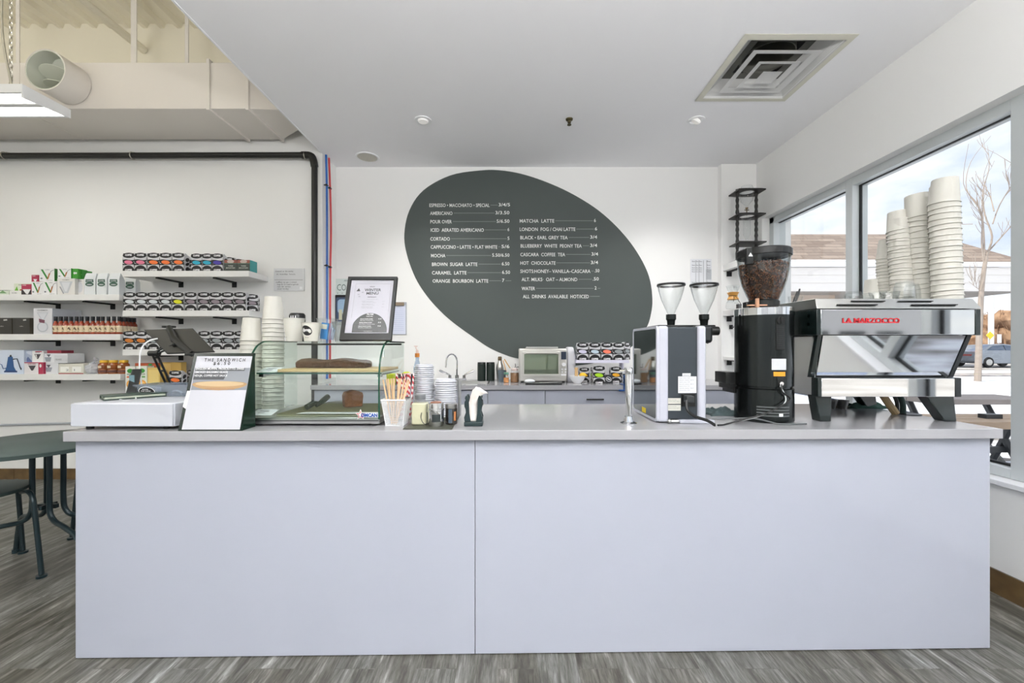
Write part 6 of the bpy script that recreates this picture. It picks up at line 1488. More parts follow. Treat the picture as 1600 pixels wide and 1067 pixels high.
# chrome water tower tap on the counter
o = thing('water_tower_tap', 'chrome column tap standing on the front counter before the twin grinder', 'tap', (W(982, 1.735), 1.735, ZT)); M = place(o)
mb = MB(M); mb.lathe([(0, 0), (.034, 0), (.034, .004), (.020, .010), (.016, .03), (0, .03)], (0, 0, 0), 24); obj('flange', mb, chrome_m, o)
mb = MB(M); mb.lathe([(0, .01), (.0115, .01), (.013, .06), (.0145, .12), (.0135, .205), (0, .205)], (0, 0, 0), 24); obj('column', mb, chrome_m, o)
mb = MB(M); mb.lathe([(0, .205), (.016, .205), (.017, .212), (.017, .228), (.014, .232), (0, .232)], (0, 0, 0), 24); mb.tube([(-.01, 0, .218), (-.03, .02, .216)], .005, 8); obj('cap', mb, chrome_m, o)

# mess of cables and cloth behind the grinders
cloth_g = mat('grey_green_cloth', (74, 90, 92), .9)
def cloth(label, px, D, wx, wy, h, m, seed):
    rr = random.Random(seed); n = 14; vs = []
    for j in range(n + 1):
        for i in range(n + 1):
            u, v = i / n - .5, j / n - .5
            e = max(0, 1 - (2 * abs(u)) ** 4) * max(0, 1 - (2 * abs(v)) ** 4)
            vs.append((W(px, D) + u * wx * (1 + .1 * math.sin(v * 9 + seed)), D + v * wy * (1 + .1 * math.sin(u * 8)), ZT + .001 + e * h * (.55 + .45 * math.sin(u * 17 + seed) * math.cos(v * 11 + u * 5))))
    mb = MB(); mb.add(vs, [(j * (n + 1) + i, j * (n + 1) + i + 1, (j + 1) * (n + 1) + i + 1, (j + 1) * (n + 1) + i) for j in range(n) for i in range(n)])
    o = obj('bar_cloth', mb, m, flip=True); s = o.modifiers.new('thickness', 'SOLIDIFY'); s.thickness = .003; s.offset = 1
    return tag(o, label, 'cloth', 'bar cloths')
cloth('dark grey bar cloth crumpled between the two grinders', 1126, 1.99, .16, .14, .035, cloth_g, 1)
cloth('dark green bar cloth folded under the espresso machine', 1352, 2.20, .20, .10, .035, mat('dark_green_cloth', (52, 84, 74), .9), 4)
cloth('brown grey bar cloth under the espresso machine beside the steel jugs', 1305, 2.22, .12, .08, .03, mat('brown_cloth', (104, 98, 84), .9), 7)
for k, px in enumerate((1298, 1316)):
    mb = MB(Matrix.Translation((W(px, 2.15), 2.15, ZT))); mb.lathe([(0, 0), (.018, 0), (.026, .03), (.030, .045), (.028, .045), (.024, .03), (.016, .003), (0, .003)], (0, 0, 0), 20)
    tag(obj('steel_jug', mb, steel_m), ('small steel cup under the espresso machine, beside the leg', 'small steel cup under the espresso machine, beside the green cloth')[k], 'cup', 'small steel cups')
mb = MB(); mb.ball((W(1235.5, 2.0), 2.03, ZT + .016), (.016, .012, .016), 0, 8, 5); mb.v = [p + Vector((random.uniform(-.004, .004), 0, random.uniform(-.003, .003))) for p in mb.v]
tag(obj('herb_sprig', mb, mat('lime_leaf', (140, 176, 60), .6), smooth=0), 'small green herb sprig on the counter beside the hopper grinder', 'herb')
# hoses below the machine going into a grommet
mb = MB(); mb.lathe([(0, 0), (.05, 0), (.05, .003), (0, .003)], (W(1418, 1.98), 1.98, ZT), 24); tag(obj('cable_grommet', mb, dark_m), 'dark round grommet plate in the worktop under the espresso machine', 'grommet')
for k, (a, rgb, r) in enumerate((((1388, 1400), (186, 160, 116), .016), ((1406, 1402), (40, 44, 44), .008), ((1415, 1411), (36, 66, 60), .012))):
    mb = MB(); mb.tube(catmull([(W(a[0], 1.95), 2.0, zE + .01), (W((a[0] + a[1]) / 2 + (3 if k else -2), 1.96), 1.98, ZT + .06), (W(a[1], 1.97), 1.97, ZT + .003)], 6), r, 10)
    tag(obj('machine_hose', mb, mat('hose_%d' % k, rgb, .5)), ('tan braided hose going down under the espresso machine', 'thin black hose under the espresso machine', 'dark green pipe under the espresso machine')[k], 'hose', 'hoses under the espresso machine')
# ------------------------------------------------------------------ cash drawer, tablet, sign
z1 = ZT + .012
o = thing('cash_drawer', 'white metal cash drawer on small feet at the end of the front counter', 'cash drawer', (-1.48, 1.60, ZT))
obj('drawer_case', MB().box(-1.680, -1.287, 1.604, 2.02, z1, .975), mat('drawer_white', (196, 199, 207), .35), o, bevel=.004)
obj('drawer_front', MB().box(-1.678, -1.289, 1.598, 1.604, z1 + .002, .973), MATS['drawer_white'], o, bevel=.002)
for x in (-1.635, -1.335):
    for y in (1.63, 1.97): mb = MB(); mb.cyl((x, y, ZT), .012, .013, 14); obj('rubber_foot', mb, blackmat_m, o)
dzt = .9755
M = Matrix.Translation((-1.59, 1.77, dzt)) @ Matrix.Rotation(math.radians(50), 4, 'Z')
o = thing('card_folder', 'dark green leather folder lying on the white cash drawer', 'folder', (-1.59, 1.77, dzt), math.radians(50))
mb = MB(M); mb.cbox((0, 0, .003), (.20, .10, .005)); mb.cbox((0, 0, .016), (.20, .10, .005)); mb.cbox((0, .047, .0095), (.20, .006, .016)); obj('cover', mb, mat('green_leather', (46, 64, 54), .4), o, bevel=.002)
mb = MB(M); mb.cbox((0, -.003, .0095), (.19, .09, .007)); obj('papers', mb, mat('dim_paper', (170, 178, 160), .6), o)
# divided clear tray with round price tag
o = thing('plastic_tray', 'clear plastic tray with an oval price tag on the cash drawer', 'tray', (-1.52, 1.86, dzt))
ta, tb_, tc_, td = -1.642, -1.395, 1.82, 1.95; hp_ = .050
cp = clear('smoky_plastic', (206, 214, 222), .5, .05, haze=.28, hazec=(176, 184, 192))
mb = MB(); mb.box(ta, tb_, tc_, td, dzt, dzt + .003)
mb.box(ta, tb_, tc_, tc_ + .003, dzt + .003, dzt + hp_); mb.box(ta, tb_, td - .003, td, dzt + .003, dzt + hp_); mb.box(ta, ta + .003, tc_ + .003, td - .003, dzt + .003, dzt + hp_); mb.box(tb_ - .003, tb_, tc_ + .003, td - .003, dzt + .003, dzt + hp_); mb.box(-1.515, -1.512, tc_ + .003, td - .003, dzt + .003, dzt + hp_)
obj('tray_body', mb, cp, o)
T_ = MB(); cxx, czz = W(228.5, 1.815), Z(611.5, 1.815)
T_.ell((cxx, 1.8175, czz), X3, Z3, 0, 0, .036, .0195, 0, 28, tilt=-.12); T_.ell((cxx, 1.8168, czz), X3, Z3, 0, 0, .033, .017, 1, 28, tilt=-.12)
T_.text('WATER', (cxx - .02, 1.816, czz + .006), X3, Z3, .028, .005, 0, .02); T_.text('POP CANS', (cxx - .024, 1.816, czz - .001), X3, Z3, .042, .005, 0, .02); T_.text('$1.50', (cxx - .005, 1.816, czz - .011), X3, Z3, .024, .0065, 0, .03)
obj('price_tag', T_, [white_m, ink_m], o, smooth=0, flip=False)
mb = MB(); mb.tube(catmull([P(250, 612, 1.87), P(262, 616, 1.87), P(275, 611, 1.88), P(285, 615, 1.88)], 5), .006, 6); tag(obj('paper_twist', mb, paper_m), 'twisted white paper slip in the clear plastic tray', 'paper')
mb = MB(); mb.cbox((W(240, 1.89), 1.89, dzt + .02), (.05, .03, .03)); tag(obj('coin_bag', mb, mat('bag_grey', (196, 200, 206), .6), bevel=.006), 'small pale packet in the clear plastic tray', 'packet')
# card reader
a, b_ = P(205, 615, 1.80), P(214, 578, 1.90)
M = Matrix.Translation((a + b_) / 2) @ (b_ - a).to_track_quat('Z', 'Y').to_matrix().to_4x4()
o = thing('card_reader', 'dark slim card payment reader leaning against the clear tray', 'card reader', tuple((a + b_) / 2)); L_ = (b_ - a).length
mb = MB(M); mb.cbox((0, 0, 0), (.034, .016, L_)); obj('reader_body', mb, dark_m, o, bevel=.004)
mb = MB(); c_ = (a + b_) / 2; mb.cbox(c_ + Vector((0, -.011, .012)), (.022, .003, .035)); mb.cbox(c_ + Vector((-.002, -.011, -.02)), (.009, .003, .009)); obj('screen', mb, mat('reader_screen', (110, 140, 150), .2), o)
mb = MB(); mb.tube(catmull([P(207, 616, 1.79), P(212, 621, 1.74), P(211, 624, 1.72), P(200, 626, 1.70), P(186, 624, 1.70)], 6), .0025, 6); tag(obj('reader_cable', mb, white_m), 'short white cable looping from the card reader', 'cable', 'white cables')

# tablet on an articulated arm
TL_, TR_, BR2, BL_ = P(224, 514.5, 2.02), P(301, 512.5, 1.99), P(335.5, 549, 1.86), P(260, 552, 1.89)
tb2 = thing('tablet_stand', 'black tablet seen from behind on a folding two bar arm', 'tablet stand', tuple(P(262, 605, 1.98)))
U, V = (TR_ - TL_).normalized(), (BL_ - TL_).normalized(); Nn = U.cross(V).normalized()
if Nn.y < 0: Nn = -Nn
mb = MB(); mb.prism([TL_, TR_, BR2, BL_], Nn * .009); obj('tablet', mb, mat('tablet_black', (17, 19, 19), .35), tb2, bevel=.004)
cc = (TL_ + TR_ + BR2 + BL_) / 4
mb = MB(); mb.tube([P(264, 511, 1.985), P(272, 530, 1.94), P(290, 545, 1.87), P(300, 553, 1.83)], [.012, .016, .012, .012], 8); obj('holder_clamp', mb, black_m, tb2)
mb = MB(); mb.cbox(P(264, 510.5, 2.01), (.045, .035, .010)); mb.cbox(P(299, 553.5, 1.83), (.04, .03, .012)); obj('clamp_jaw', mb, black_m, tb2, bevel=.003)
j1, j2, j3 = P(276, 538, 1.92), P(241, 552, 1.94), P(266, 606, 1.98)
for dx in (-.006, .006):
    mb = MB(); mb.tube([j1 + Vector((0, 0, dx)), j2 + Vector((0, 0, dx))], .0045, 8); obj('upper_arm', mb, dark_m, tb2)
for dx in (-.011, .011):
    mb = MB(); mb.tube([j2 + Vector((dx, 0, 0)), j3 + Vector((dx, 0, 0))], .0048, 8); obj('lower_arm', mb, black_m, tb2)
for k in (.12, .5, .92):
    p_ = j2.lerp(j3, k); mb = MB(); mb.tube([p_ + Vector((-.012, 0, 0)), p_ + Vector((.012, 0, 0))], .0045, 8); obj('crossbar', mb, black_m, tb2)
mb = MB(); mb.tube([j2 + Vector((-.022, 0, .0)), j2 + Vector((.022, 0, 0))], .013, 14); obj('hinge', mb, black_m, tb2)
mb = MB(); mb.tube([j1 + Vector((-.012, 0, .0)), j1 + Vector((.012, 0, 0))], .012, 14); obj('hinge', mb, black_m, tb2)
mb = MB(); mb.cyl((j3.x, j3.y, dzt), .035, .012, 24); mb.tube([(j3.x, j3.y, dzt + .01), j3], .010, 10); obj('stand_base', mb, black_m, tb2)
mb = MB(); mb.tube(catmull([P(246, 529, 1.96), P(232, 533, 1.95), P(221, 545, 1.94), P(218, 570, 1.93), P(220, 590, 1.93), P(222, 612, 1.93)], 8), .0035, 8)
tag(obj('charging_cable', mb, white_m), 'white charging cable hanging from the tablet into the tray', 'cable', 'white cables')

# slanted sandwich sign
BL_, BR2, TR_, TL_ = P(278, 671, 1.58), P(376, 671, 1.58), None, None
BL_.z = BR2.z = ZT + .001
TL_ = Vector((BL_.x, 1.662, Z(551.5, 1.662))); wv = BR2.x - BL_.x
V = TL_ - BL_; hh = V.length; V.normalize(); Nn = Vector((0, -V.z, V.y))   # facing the customer
O = BL_
sg = thing('sandwich_sign', 'slanted acrylic sign for THE SANDWICH at $6.50 on the front counter', 'sign', tuple(O))
def q(u, v, n=0): return O + X3 * (u * wv) + V * (v * hh) + Nn * n
mb = MB(); mb.prism([q(0, 0), q(1, 0), q(1, 1), q(0, 1)], -Nn * .006); obj('acrylic_back', mb, mat('dark_green_acrylic', (38, 46, 42), .2), sg, bevel=.001)
mb = MB(); mb.prism([q(0, 0), q(1, 0), q(1, .0) + Vector((0, .09, 0)), q(0, 0) + Vector((0, .09, 0))], (0, 0, .004)); obj('stand_foot', mb, mat('dark_green_acrylic'), sg)
mb = MB(); mb.prism([q(.06, .015, .0005), q(.985, .015, .0005), q(.985, .955, .0005), q(.06, .955, .0005)], Nn * .0008); obj('poster', mb, mat('poster_white', (196, 197, 204), .5), sg, smooth=0)
pics = MB()
def pq(poly, m, n): pics.face([q(u, v, n) for u, v in poly], m)
pq([(.075, .51), (.985, .51), (.985, .80), (.075, .80)], 0, .0016)
pq([(.075, .73), (.62, .73), (.58, .645), (.075, .645)], 1, .0020)
pq([(.075, .80), (.90, .80), (.90, .76), (.075, .76)], 1, .0020)
pics.face([q(.53 + .45 * math.cos(a), .575 + .058 * math.sin(a) + .01 * math.cos(2 * a), .0024) for a in [i * math.pi / 12 for i in range(24)]], 2)
pics.face([q(.53 + .40 * math.cos(a), .59 + .035 * math.sin(a), .0028) for a in [i * math.pi / 12 for i in range(24)]], 3)
pq([(.30, .535), (.80, .53), (.78, .515), (.32, .518)], 4, .0030)
pics.text('T H E   S A N D W I C H', q(.20, .885, .002), X3, V, wv * .68, .0135, 5, .02); pics.text('$ 6 . 5 0', q(.36, .840, .002), X3, V, wv * .28, .0125, 5, .02)
for k, (s_, wd) in enumerate((('ENGLISH MUFFIN, PROSCIUTTO, SWISS', .80), ('SMOKED BALSAMIC GLAZE', .54), ('NDUJA, COFFEE HOT SAUCE', .54))):
    pics.text(s_, q(.09, .775 - k * .045, .0030), X3, V, wv * wd, .0085, 6, .02)
pq([(.0, .30), (.06, .27), (.075, .50), (.02, .50)], 7, .0020)
obj('poster_print', pics, [mat('print_grey', (140, 144, 150), .5), mat('print_darkgrey', (80, 82, 86), .5), mat('print_bread', (176, 142, 102), .6), mat('print_bread_top', (198, 172, 134), .6), mat('print_ham', (168, 132, 104), .6), ink_m, white_m, mat('tape_white', (232, 228, 230), .5)], sg, smooth=0, flip=False)
mb = MB(); mb.prism([q(.985, 0, 0), q(1.02, 0, 0), q(1.02, 1, 0), q(.985, 1, 0)], -Nn * .004); mb.prism([q(1.0, 0), q(1.0, 1), q(1.0, 0) + Vector((0, .085, 0))], X3 * .004); obj('side_gusset', mb, mat('bottle_green_acrylic', (12, 42, 30), .2), sg)

# ------------------------------------------------------------------ glass display case
cx0, cx1, cf, cbk, zt0 = -1.054, -.524, 1.675, 2.06, 1.215
case = thing('display_case', 'countertop glass display case with curved front and steel base', 'display case', (-.79, 1.675, ZT))
obj('steel_base', MB().box(cx0 + .002, cx1 - .002, cf + .004, cbk, ZT + .008, .908), steel_m, case, bevel=.003)
obj('base_lip', MB().box(cx0 + .004, cx1 - .004, cf + .002, cf + .006, .893, .896), dark_m, case)
for x in (cx0 + .03, cx1 - .03):
    for y in (cf + .03, cbk - .03): mb = MB(); mb.cyl((x, y, ZT), .014, .0085, 14); obj('foot', mb, black_m, case)
pf = catmull([(0, cf, .900), (0, cf, 1.02), (0, cf + .002, 1.085), (0, cf + .018, 1.145), (0, cf + .055, 1.19), (0, cf + .10, zt0 - .003), (0, cf + .14, zt0)], 4) + [Vector((0, cbk, zt0))]
inn = []
for i, p in enumerate(pf):
    a = pf[max(0, i - 1)]; b_ = pf[min(len(pf) - 1, i + 1)]; t_ = (b_ - a).normalized(); inn.append(p + Vector((0, t_.z, -t_.y)) * .004)
mb = MB(); prof = [Vector((cx0 + .006, p.y, p.z)) for p in pf] + [Vector((cx0 + .006, p.y, p.z)) for p in reversed(inn)]
mb.prism(prof, (cx1 - cx0 - .012, 0, 0)); obj('curved_glass', mb, green_glass, case, smooth=40)
for x in (cx0, cx1 - .005):
    mb = MB(); mb.prism([(x, p.y, p.z) for p in pf] + [(x, cbk, .905)], (.005, 0, 0)); sp_ = obj('side_glass', mb, green_glass, case, smooth=0)
    mb = MB(); mb.prism([(x - .0004, p.y - .0006, p.z + .0006) for p in pf] + [(x - .0004, p.y, p.z) for p in reversed(inn)], (.0058, 0, 0)); obj('glass_edge', mb, edge_m, sp_)
obj('middle_shelf', MB().box(cx0 + .008, cx1 - .008, cf + .05, cbk - .03, 1.078, 1.084), green_glass, case, smooth=0)
obj('shelf_edge', MB().box(cx0 + .008, cx1 - .008, cf + .0485, cf + .0505, 1.078, 1.084), edge_m, case)
for x in (cx0 + .02, cx1 - .02):
    mb = MB(); mb.tube([(x, cf + .06, 1.074), (x, cbk - .03, 1.074)], .004, 6); mb.cbox((x, cf + .07, 1.072), (.018, .018, .012)); obj('shelf_bracket', mb, chrome_m, case)
mb = MB(); mb.tube([(cx1 - .02, cf + .12, 1.185), (cx1 - .018, cf + .11, 1.165), (cx1 - .016, cf + .10, 1.145)], [.002, .004, .003], 6); obj('hook', mb, chrome_m, case)
mb = MB(); mb.tube([(cx0 + .01, cbk - .01, zt0 - .012), (cx1 - .01, cbk - .01, zt0 - .012)], .005, 6); mb.tube([(cx1 + .0, cf + .15, zt0 - .003), (cx1 + .0, cbk, zt0 - .003)], .004, 6); obj('top_rail', mb, black_m, case)
# wire rack on the base
mb = MB(); n = 26
for k in range(n + 1): y = cf + .035 + (cbk - cf - .06) * k / n; mb.tube([(cx0 + .10, y, .915), (cx1 - .02, y, .915)], .0011, 4)
for k in range(35): x = cx0 + .10 + (cx1 - cx0 - .12) * k / 34; mb.tube([(x, cf + .035, .9165), (x, cbk - .025, .9165)], .0011, 4)
mb.box(cx0 + .098, cx1 - .018, cf + .033, cbk - .022, .9085, .911, 1)
obj('wire_rack', mb, [mat('khaki_wire', (150, 148, 118), .35, metal=.6), mat('rack_tray', (168, 166, 140), .45, metal=.3)], case)
# brand star sticker
gx, gz = W(563.5, cf), Z(648, cf)
star = [(math.cos(math.pi / 2 + k * math.pi / 5) * (r_ := (.0205 if k % 2 == 0 else .0088)), math.sin(math.pi / 2 + k * math.pi / 5) * r_) for k in range(10)]
mb = MB(); mb.prism([(gx + a * 1.12, cf - .0012, gz + b_ * 1.12) for a, b_ in star], (0, .0006, 0), 0); mb.box(gx + .002, W(591, cf), cf - .0012, cf - .0006, Z(652, cf), Z(644.5, cf), 0)
mb.face([(gx + a * .85, cf - .0018, gz + b_ * .85) for a, b_ in star], 1); mb.face([(gx + .0005 + a * .58, cf - .0022, gz + b_ * .58) for a, b_ in star], 0)
mb.text('OMCAN', (W(564, cf), cf - .0026, Z(651, cf)), X3, Z3, W(590, cf) - W(564, cf), 5.4 * cf / F, 2, .05)
obj('brand_sticker', mb, [mat('sticker_white', (240, 238, 238), .4), mat('sticker_red', (190, 50, 60), .4), mat('sticker_blue', (30, 82, 164), .4)], case, smooth=0, flip=False)
# price cards
for (a, b_, y0, y1, zz, D, lab_) in ((388, 424, 0, 0, .9125, 1.70, 'white price card lying on the base of the display case'), (402, 432, 0, 0, 1.0845, 1.78, 'white price card lying on the glass shelf of the display case')):
    o = thing('price_card', lab_, 'card', (W((a + b_) / 2, D), D, zz), 0, 'price cards in the display case')
    x0, x1 = W(a, D), W(b_, D); mb = MB(); mb.prism([(x0, D, zz), (x1, D, zz), (x1 + .005, D + .05, zz + .016), (x0 + .01, D + .05, zz + .016)], (0, 0, .0012)); obj('card', mb, paper_m, o)
    mb = MB()
    for k in range(2):
        y = D + .03 - k * .016; u = (y - D) / .05; mb.box(x0 + .028, x0 + .065 - k * .01, y, y + .006, zz + .016 * u + .003, zz + .016 * u + .0036)
    obj('card_print', mb, ink_m, o)
mb = MB(); mb.prism([(W(462, 1.70), 1.705, .9185), (W(592, 1.70) - .005, 1.705, .9185), (W(592, 1.70) - .005, 1.74, .9185), (W(470, 1.70), 1.74, .9185)], (0, 0, .0015))
tag(obj('paper_liner', mb, paper_m), 'strip of white paper liner at the front of the wire rack', 'paper')
# cutting board with loaf cake, cake cube, tongs
bz = 1.0845
tag(obj('cutting_board', MB().box(W(452, 1.85), cx1 - .012, 1.755, 2.0, bz, bz + .012), mat('pale_maple', (206, 176, 128), .5, var=(12, .06)), bevel=.002), 'pale wooden board on the glass shelf of the display case', 'board')
cake_m = mat('dark_brown_cake', (78, 50, 32), .85, bump=(70, .9), var=(40, .2))
mb = MB(); n = 14
for k in range(n):
    x0 = -.955 + .31 * k / n; h_ = .040 + .004 * math.sin(k * 1.7) - (.010 if k in (0, n - 1) else 0)
ring = []
vs = []; rr = random.Random(11)
for k in range(n + 1):
    x = -.955 + .31 * k / n; e = .75 if k in (0, n) else 1
    h_ = (.036 + .004 * math.sin(k * .8 + 1)) * e
    vs += [(x, 1.86, bz + .0125), (x, 1.855, bz + .0125 + h_ * .8), (x, 1.87, bz + .0125 + h_), (x, 1.94, bz + .0125 + h_ + .002), (x, 1.955, bz + .0125 + h_ * .8), (x, 1.95, bz + .0125)]
fs = [(0, 1, 2, 3, 4, 5), tuple(n * 6 + i for i in (5, 4, 3, 2, 1, 0))]
for k in range(n):
    for i in range(6): fs.append((k * 6 + i, (k + 1) * 6 + i, (k + 1) * 6 + (i + 1) % 6, k * 6 + (i + 1) % 6))
mb.add(vs, fs); tag(obj('loaf_cake', mb, cake_m, bevel=.004), 'long dark brown loaf cake on the wooden board in the display case', 'cake')
M = Matrix.Translation((W(549, 1.90), 1.92, .9185)) @ Matrix.Rotation(.55, 4, 'Z')
mb = MB(M); mb.prism([(-.040, -.03, 0), (.036, -.03, 0), (.040, -.03, .050), (.036, -.03, .064), (0, -.03, .074), (-.036, -.03, .066), (-.043, -.03, .05)], (0, .06, 0)); tag(obj('cake_slice', mb, mat('caramel_cake', (128, 76, 38), .85, bump=(90, .8), var=(50, .15)), bevel=.004), 'thick caramel brown cake slice on the wire rack of the display case', 'cake')
o = thing('serving_tongs', 'black handled serving tongs on the wire rack of the display case', 'tongs', (W(500, 1.88), 1.88, .92))
tg_m = mat('black_green_grip', (44, 52, 44), .5)
mb = MB(); mb.tube([(W(479, 1.80), 1.80, .931), (W(487, 1.82), 1.83, .943), (W(500, 1.88), 1.88, .940)], [.013, .013, .006], 8); obj('grip', mb, tg_m, o)
mb = MB(); mb.tube([(W(494, 1.84), 1.84, .930), (W(505, 1.88), 1.88, .950), (W(512, 1.92), 1.92, .962)], [.006, .013, .013], 8); obj('grip', mb, tg_m, o)
mb = MB(); mb.tube([(W(498, 1.88), 1.88, .935), (W(520, 1.93), 1.93, .935), (W(534, 1.97), 1.97, .93)], [.004, .004, .008], 6); obj('tip', mb, steel_m, o)

# things on top of the case
CT = zt0 + .0006
def cup_up(name, label, px, D, r0, r1, h, m, parts=None, z=CT, thick=.0015):
    o = thing(name, label, 'cup', (W(px, D), D, z)); M = place(o)
    mb = MB(M); mb.lathe([(0, .004), (r0 - .002, .004), (r0, 0), (r1, h - .003), (r1 + .002, h - .002), (r1 + .002, h), (r1 - .001, h), (r0 - thick, .006), (0, .006)], (0, 0, 0), 32); obj('cup_body', mb, m, o)
    if parts: parts(o, M)
    return o
def pr(o, M):
    mb = MB(M); mb.text('12 oz', (-.022, -.0445, .018), X3, Z3, .012, .004, 0, .0); obj('cup_print', mb, ink_m, o, smooth=0, flip=False)
cup_up('paper_cup', 'large white paper cup standing upright on the display case', 459.5, 1.96, .034, .0455, .108, cup_m, pr)
def pr2(o, M):
    mb = MB(M)
    def onc(u, z): r = .0300 + (.0395 - .0300) * z / .083 + .0010; a = u / r; return Vector((r * math.sin(a), -r * math.cos(a), z))
    ps = [onc(-.006 + .025 * math.cos(a), .047 + .022 * math.sin(a) - .004 * math.cos(a)) for a in [i * math.pi / 14 for i in range(28)]]
    n = len(ps); c_ = onc(-.006, .047); mb.add(ps + [c_ + Vector((0, -.001, 0))], [(i, (i + 1) % n, n) for i in range(n)], 0)
    tv, tf = text_mesh('COFFEE', .05); x0 = min(p[0] for p in tv); x1 = max(p[0] for p in tv)
    mb.add([onc(-.026 + .038 * (p[0] - x0) / (x1 - x0), .043 + p[1] * .013) + Vector((0, -.0016, 0)) for p in tv], tf, 1)
    mb.text('8 oz', (-.010, -.0335, .014), X3, Z3, .014, .005, 0, 0); obj('cup_print', mb, [ink_m, white_m], o, smooth=0, flip=False)
cup_up('paper_cup', 'small white paper cup with a black oval COFFEE emblem on the display case', 486.5, 1.88, .030, .0395, .083, cup_m, pr2)
def pr3(o, M):
    mb = MB(M); mb.cbox((-.012, 0, .048), (.032, .010, .075), rot=Euler((0, .12, 0)).to_matrix()); obj('packet', mb, mat('blue_packet', (64, 140, 206), .4), o)
    mb = MB(M); mb.cbox((-.014, -.007, .068), (.030, .003, .022), rot=Euler((0, .12, 0)).to_matrix()); obj('packet_label', mb, mat('packet_cream', (232, 230, 214), .5), o)
    mb = MB(M)
    for k in range(4): mb.tube([(.004 + k * .006, .004, .006), (.014 + k * .006, .006, .085 - k * .01)], .002, 5)
    obj('straw_sleeve', mb, mat('sleeve_blue', (150, 176, 210), .4), o)
cup_up('clear_cup', 'clear plastic cup holding a blue packet beside the framed menu', 511.5, 1.93, .028, .046, .105, glass_m, pr3)
cup_up('clear_cup', 'clear plastic cup partly behind the framed menu', 533, 2.02, .028, .042, .095, clear('hazy_plastic', (240, 242, 242), .4, haze=.2))
o = thing('black_thermos', 'black lidded thermos behind the large upright paper cup', 'thermos', (W(464.5, 2.03), 2.03, CT)); M = place(o)
mb = MB(M); mb.lathe([(0, 0), (.033, 0), (.034, .09), (.036, .10), (.036, .128), (.030, .137), (0, .138)], (0, 0, 0), 28); obj('thermos_body', mb, black_m, o)
mb = MB(M)
for k in range(3): a = -.35 + k * .3; mb.cbox((.0366 * math.sin(a), -.0366 * math.cos(a), .114), (.004, .002, .02))
obj('lid_mark', mb, white_m, o)

# framed winter menu
BLx, W_ = -.7324, .2213
O = Vector((BLx, 1.80, CT)); TLv = Vector((BLx, 1.90, Z(434, 1.9))); V = TLv - O; hh = V.length; V.normalize(); Nn = Vector((0, -V.z, V.y))
fr = thing('framed_menu', 'black framed WINTER MENU leaning back on top of the display case', 'framed menu', tuple(O))
def q(u, v, n=0): return O + X3 * (u * W_) + V * (v * hh) + Nn * n
def band(u0, u1, v0, v1): mb.prism([q(u0, v0), q(u1, v0), q(u1, v1), q(u0, v1)], Nn * .012)
mb = MB(); band(0, 1, 0, .105); band(0, 1, .955, 1); band(0, .065, .105, .955); band(.935, 1, .105, .955); mb.prism([q(0, 0), q(1, 0), q(1, 1), q(0, 1)], -Nn * .004)
obj('frame', mb, mat('frame_black', (11, 15, 14), .3), fr, bevel=.0008)
mb = MB(); mb.prism([q(.065, .105, 0.0005), q(.935, .105, .0005), q(.935, .955, .0005), q(.065, .955, .0005)], Nn * .001); obj('menu_sheet', mb, mat('menu_paper', (196, 195, 205), .5), fr, smooth=0)
mb = MB(); ink, wh, gy = 0, 1, 2
# dark arch
ps = [q(.885, .125, .0024)] + [q(max(.205, min(.885, .53 + .36 * math.cos(a))), .125 + .30 * math.sin(a), .0024) for a in [math.pi * i / 24 for i in range(25)]] + [q(.205, .125, .0024)]
mb.face(ps[1:-1] , 3)
mb.text('2023', q(.50, .842, .0024), X3, V, .022, .0045, ink, .02, 'C'); mb.text('WINTER', q(.52, .775, .0024), X3, V, .074, .0135, ink, .02, 'C'); mb.text('MENU', q(.52, .720, .0024), X3, V, .054, .0135, ink, .02, 'C')
mb.text('ESPRESSO', q(.52, .672, .0024), X3, V, .038, .005, ink, .02, 'C'); mb.text('served hot or iced, single or double', q(.53, .640, .0024), X3, V, .050, .0025, gy, 0, 'C')
mb.face([q(.19, .775, .0024), q(.27, .775, .0024), q(.235, .825, .0024)], ink)
for (u, v) in ((.30, .735), (.22, .70), (.24, .665)): mb.text('*', q(u, v, .0024), X3, V, .010, .010, gy, 0)
for k in range(3):
    mb.text('SPICED MAPLE LATTE', q(.33, .605 - k * .045, .0024), X3, V, .050, .003, gy, 0); mb.text('espresso, milk, spices', q(.34, .590 - k * .045, .0024), X3, V, .060 - k * .006, .0022, gy, 0); mb.text('6.5', q(.74, .607 - k * .045, .0024), X3, V, .008, .003, gy, 0)
for (u0, u1, v0, v1) in ((.16, .88, .895, .897), (.16, .163, .35, .895), (.877, .88, .45, .895)): mb.face([q(u0, v0, .0022), q(u1, v0, .0022), q(u1, v1, .0022), q(u0, v1, .0022)], gy)
mb.text('FILTER', q(.53, .395, .003), X3, V, .030, .006, wh, .04, 'C'); mb.text('POUR OVER', q(.52, .365, .003), X3, V, .028, .0045, wh, .02, 'C')
for k in range(3):
    v = .325 - k * .055
    mb.text('SINGLE ORIGIN COFFEE', q(.34 - .01 * k, v, .003), X3, V, .055, .0038, wh, .03); mb.text('floral, berry, chocolate notes', q(.34 - .01 * k, v - .022, .003), X3, V, .068 if k == 1 else .058, .0034, wh, .01); mb.text('5.5', q(.70, v + .002, .003), X3, V, .013, .0045, wh, .03)
mb.text('ask for the beans of the week', q(.52, .140, .003), X3, V, .038, .003, wh, .01, 'C')
obj('menu_print', mb, [ink_m, white_m, greyink_m, mat('menu_arch', (36, 41, 39), .5)], fr, smooth=0, flip=False)
mb = MB(); mb.prism([q(.065, .105, .0065), q(.935, .105, .0065), q(.935, .955, .0065), q(.065, .955, .0065)], Nn * .001); obj('frame_glass', mb, clear('frame_glass', (252, 252, 252), .25), fr, smooth=0)

